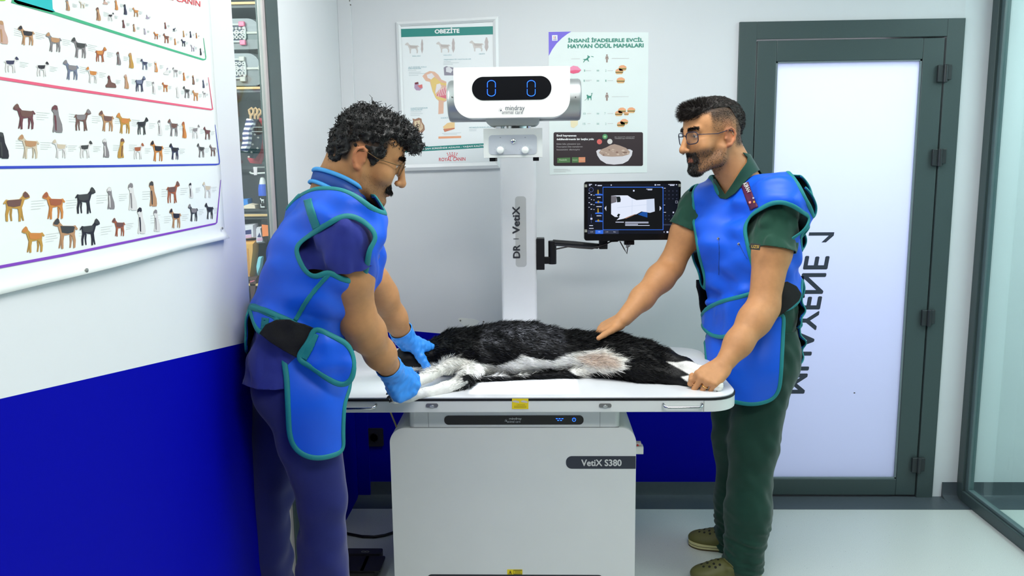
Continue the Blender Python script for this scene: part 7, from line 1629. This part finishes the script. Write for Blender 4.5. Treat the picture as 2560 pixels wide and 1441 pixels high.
# ================================================================== the dog on the table
rngD = np.random.default_rng(5)
dog = thing('dog', 'black and white dog lying stretched on its side on the x-ray table', 'dog', (P(1300, 900, 2.87)[0], 2.87, TZ))
def D(x, Y, z): return V3(P(x, 885, Y)[0], Y, z)
Fd = Field(); up3 = (0, 0, 1)
tr_ = [(1128, 2.875, .866, .090), (1190, 2.875, .876, .108), (1290, 2.875, .877, .110), (1380, 2.885, .872, .100), (1450, 2.885, .866, .091), (1530, 2.885, .863, .092)]
for a, b in zip(tr_[:-1], tr_[1:]): Fd.cone(D(*a[:3]), a[3], D(*b[:3]), b[3], .03, sq=up3, q=.70)
Fd.cone(D(1255, 2.87, .905), .06, D(1330, 2.88, .906), .06, .06)
Fd.cone(D(1140, 2.865, .872), .080, D(1082, 2.845, .852), .053, .03)                       # neck
hR = np.stack([nrm(V3(-.85, -.50, -.12)), nrm(V3(.5, -.85, 0)), nrm(V3(-.1, -.05, 1))])
Fd.ell(D(1036, 2.82, .868), hR, (.066, .056, .052), .03); Fd.cone(D(1018, 2.80, .862), .040, D(962, 2.745, .848), .024, .02); Fd.ball(D(956, 2.738, .852), .014, .01)
Fd.cone(D(1030, 2.86, .905), .020, D(1003, 2.88, .900), .010, .012, sq=up3, q=.6)              # ear
# front legs
Fd.chain([D(1180, 2.84, .885), P(1142, 906, 2.765), P(1112, 920, 2.705), P(1073, 941, 2.64), P(1030, 960, 2.575), P(990, 980, 2.535)], [.046, .026, .0205, .0190, .0185, .021], .010)
Fd.chain([D(1195, 2.82, .840), P(1158, 957, 2.645), P(1112, 971, 2.60), P(1068, 984, 2.56), P(1022, 991, 2.54), P(988, 994, 2.525)], [.044, .0225, .0205, .0190, .0185, .021], .010)
# tail drawn forward between the legs
Fd.chain([P(1500, 925, 2.80), P(1440, 934, 2.775), P(1380, 938, 2.768), P(1300, 945, 2.755), P(1220, 947, 2.735), P(1170, 946, 2.715)], [.020, .014, .010, .009, .010, .009], .006)
# hind legs
Fd.cone(D(1520, 2.875, .868), .080, P(1600, 893, 2.82), .062, .03, sq=up3, q=.85)
Fd.chain([P(1600, 893, 2.82), P(1662, 901, 2.76), P(1712, 914, 2.71), P(1756, 934, 2.655), P(1785, 953, 2.625)], [.058, .038, .022, .019, .019], .025)
Fd.cone(D(1515, 2.80, .845), .064, P(1610, 932, 2.745), .050, .03, sq=up3, q=.80)
Fd.chain([P(1610, 932, 2.745), P(1672, 942, 2.71), P(1722, 950, 2.675), P(1762, 958, 2.64), P(1793, 966, 2.61)], [.046, .030, .021, .018, .019], .025)
Fd.fold = lambda X: .0018*noise3(X, 101, 10, 12, 40)*ss(2.62, 2.78, X[:, 1])
V, F = Fd.mesh(.0042); V = relax(V, F, 1, .4)
q = project(V)
WH = rgb(236, 234, 228)[:3]; BKc = np.array([.0018, .0018, .0024]); PKc = rgb(206, 182, 164)[:3]
belly = [(1100, 910), (1128, 896), (1150, 896), (1190, 908), (1240, 916), (1264, 908), (1288, 900), (1305, 886), (1320, 893), (1342, 899), (1366, 901), (1380, 903), (1390, 896), (1410, 887), (1429, 882), (1458, 877), (1482, 876), (1514, 874), (1531, 887), (1552, 894), (1572, 897), (1560, 906), (1564, 925), (1543, 928), (1506, 937), (1494, 930), (1468, 937), (1460, 948), (1446, 946), (1434, 935), (1419, 925), (1385, 925), (1379, 920), (1356, 923), (1342, 930), (1320, 937), (1276, 943), (1240, 944), (1200, 940), (1168, 936), (1130, 940)]
fores = [(1058, 918), (1076, 907), (1100, 905), (1130, 894), (1162, 897), (1185, 906), (1180, 925), (1162, 940), (1172, 955), (1150, 972), (1100, 998), (1060, 1010), (940, 1020), (940, 960), (1000, 945), (1045, 930)]
face = [(940, 905), (975, 915), (1005, 921), (1060, 918), (1078, 935), (1010, 950), (940, 940)]
hind1 = [(1664, 904), (1690, 907), (1716, 903), (1745, 908), (1800, 935), (1830, 965), (1770, 962), (1738, 945), (1705, 926)]; hind2 = [(1702, 943), (1722, 939), (1745, 941), (1830, 950), (1830, 990), (1745, 972), (1728, 962)]
def coat(Q, jit=0.0):
    Q = Q+jit; w = np.full(len(Q), -99.0)
    for pl in (belly, fores, face, hind1, hind2): w = np.maximum(w, inside(pl, Q))
    ww = ss(-1.5, 1.5, w); pk = ss(-2, 14, inside([(1425, 888), (1480, 878), (1515, 880), (1545, 895), (1556, 915), (1540, 925), (1490, 925), (1450, 915)], Q))
    blk = ss(-1, 1, inside([(1155, 941), (1172, 936), (1240, 941), (1300, 939), (1380, 931), (1420, 928), (1440, 940), (1300, 956), (1180, 957), (1158, 953)], Q))
    c = np.tile(BKc, (len(Q), 1)); c = c*(1-ww[:, None])+np.array(WH)*ww[:, None]; c = c*(1-.8*pk[:, None])+np.array(PKc)*.8*pk[:, None]; c = c*(1-blk[:, None])+np.array(BKc)*blk[:, None]; return c, ww
col, ww = coat(q)
FURM = attr_mat('dog_coat', .5, spec=.22)
body = np_mesh('body', V, F, FURM, dog, col)
# coat hairs lie along the body and grow longer on trunk and thighs
n = 52000; N = vnormals(V, F); r0, fi, w_ = surf_points(V, F, n, rngD); nn = (N[fi]*w_[:, :, None]).sum(1); qq = project(r0)
leg = np.maximum(np.maximum(ss(1160, 1120, qq[:, 0])*ss(925, 940, qq[:, 1]), ss(1640, 1690, qq[:, 0])), ss(1070, 1040, qq[:, 0]))
flow = np.tile(np.array([1.0, -.12, -.12]), (n, 1)); flow[:, 1] -= .5*ss(880, 930, qq[:, 1]); fl = qq[:, 0] < 1170; flow[fl & (qq[:, 1] > 915)] = np.array([-1.0, -.6, -.1])
flow -= nn*(flow*nn).sum(1)[:, None]; flow /= np.linalg.norm(flow, axis=1, keepdims=True)+1e-9
dirs = flow+nn*.35+rngD.normal(size=flow.shape)*.16; dirs /= np.linalg.norm(dirs, axis=1, keepdims=True)
ln = (.018+.012*rngD.random(n))*(1-.80*leg)*(1+.3*ss(1400, 1450, qq[:, 0])*ss(1600, 1500, qq[:, 0]))
Vs, Fs = strands(r0-nn*.001, dirs, ln, .00075, rngD, bend=.16, segs=3, grav=(0, 0, -.12)); per = len(Vs)//n
c0, _ = coat(qq, rngD.normal(size=qq.shape)*2.2); c0 = c0*(1+.18*rngD.normal(size=(n, 1))); cs = np.repeat(np.clip(c0, .002, .95), per, 0)
lowz = Vs[:, 2] < TZ+.0012; Vs[lowz, 2] = TZ+.0012
fur = np_mesh('fur', Vs, Fs, FURM, dog, cs, smooth=False); fur['kind'] = 'stuff'
# pads and claws
PAD = mat('paw_pad', rgb(40, 34, 36), .6); CLAW = mat('claw_dark', rgb(70, 62, 58), .4)
for (x, y, Y, r_) in ((1061, 950, 2.615, .0062), (1067, 987, 2.545, .0062)):
    c = P(x, y, Y); d_ = nrm(CAMP-c); MB().lathe(c-d_*.006, d_, [(0, r_), (.003, r_), (.0055, r_*.6), (.006, 0)], 14).build('carpal_pad', PAD, dog)
for (x, y, Y, ex, ey) in ((976, 976, 2.515, -7, 2), (973, 983, 2.515, -8, 4), (974, 993, 2.505, -8, 5), (979, 1001, 2.505, -6, 6)):
    a = P(x, y, Y); MB().tube([a, a*.5+P(x+ex, y+ey, Y)*.5+V3(0, 0, .001), P(x+ex, y+ey, Y)], [.006, .0045, .001], 8).build('claw', CLAW, dog)
for (x, y, Y, ex, ey) in ((1800, 948, 2.62, 9, 4), (1799, 962, 2.61, 9, 2), (1795, 972, 2.60, 8, 3), (1790, 978, 2.60, 7, 3)):
    a = P(x, y, Y); MB().tube([a, a*.5+P(x+ex, y+ey, Y)*.5+V3(0, 0, .001), P(x+ex, y+ey, Y)], [.0055, .004, .001], 8).build('claw', CLAW, dog)
c = D(955, 2.728, .853); MB().lathe(c, nrm(V3(-.8, -.6, 0)), [(0, .012), (.006, .010), (.009, .005), (.0095, 0)], 14).build('nose', PAD, dog)
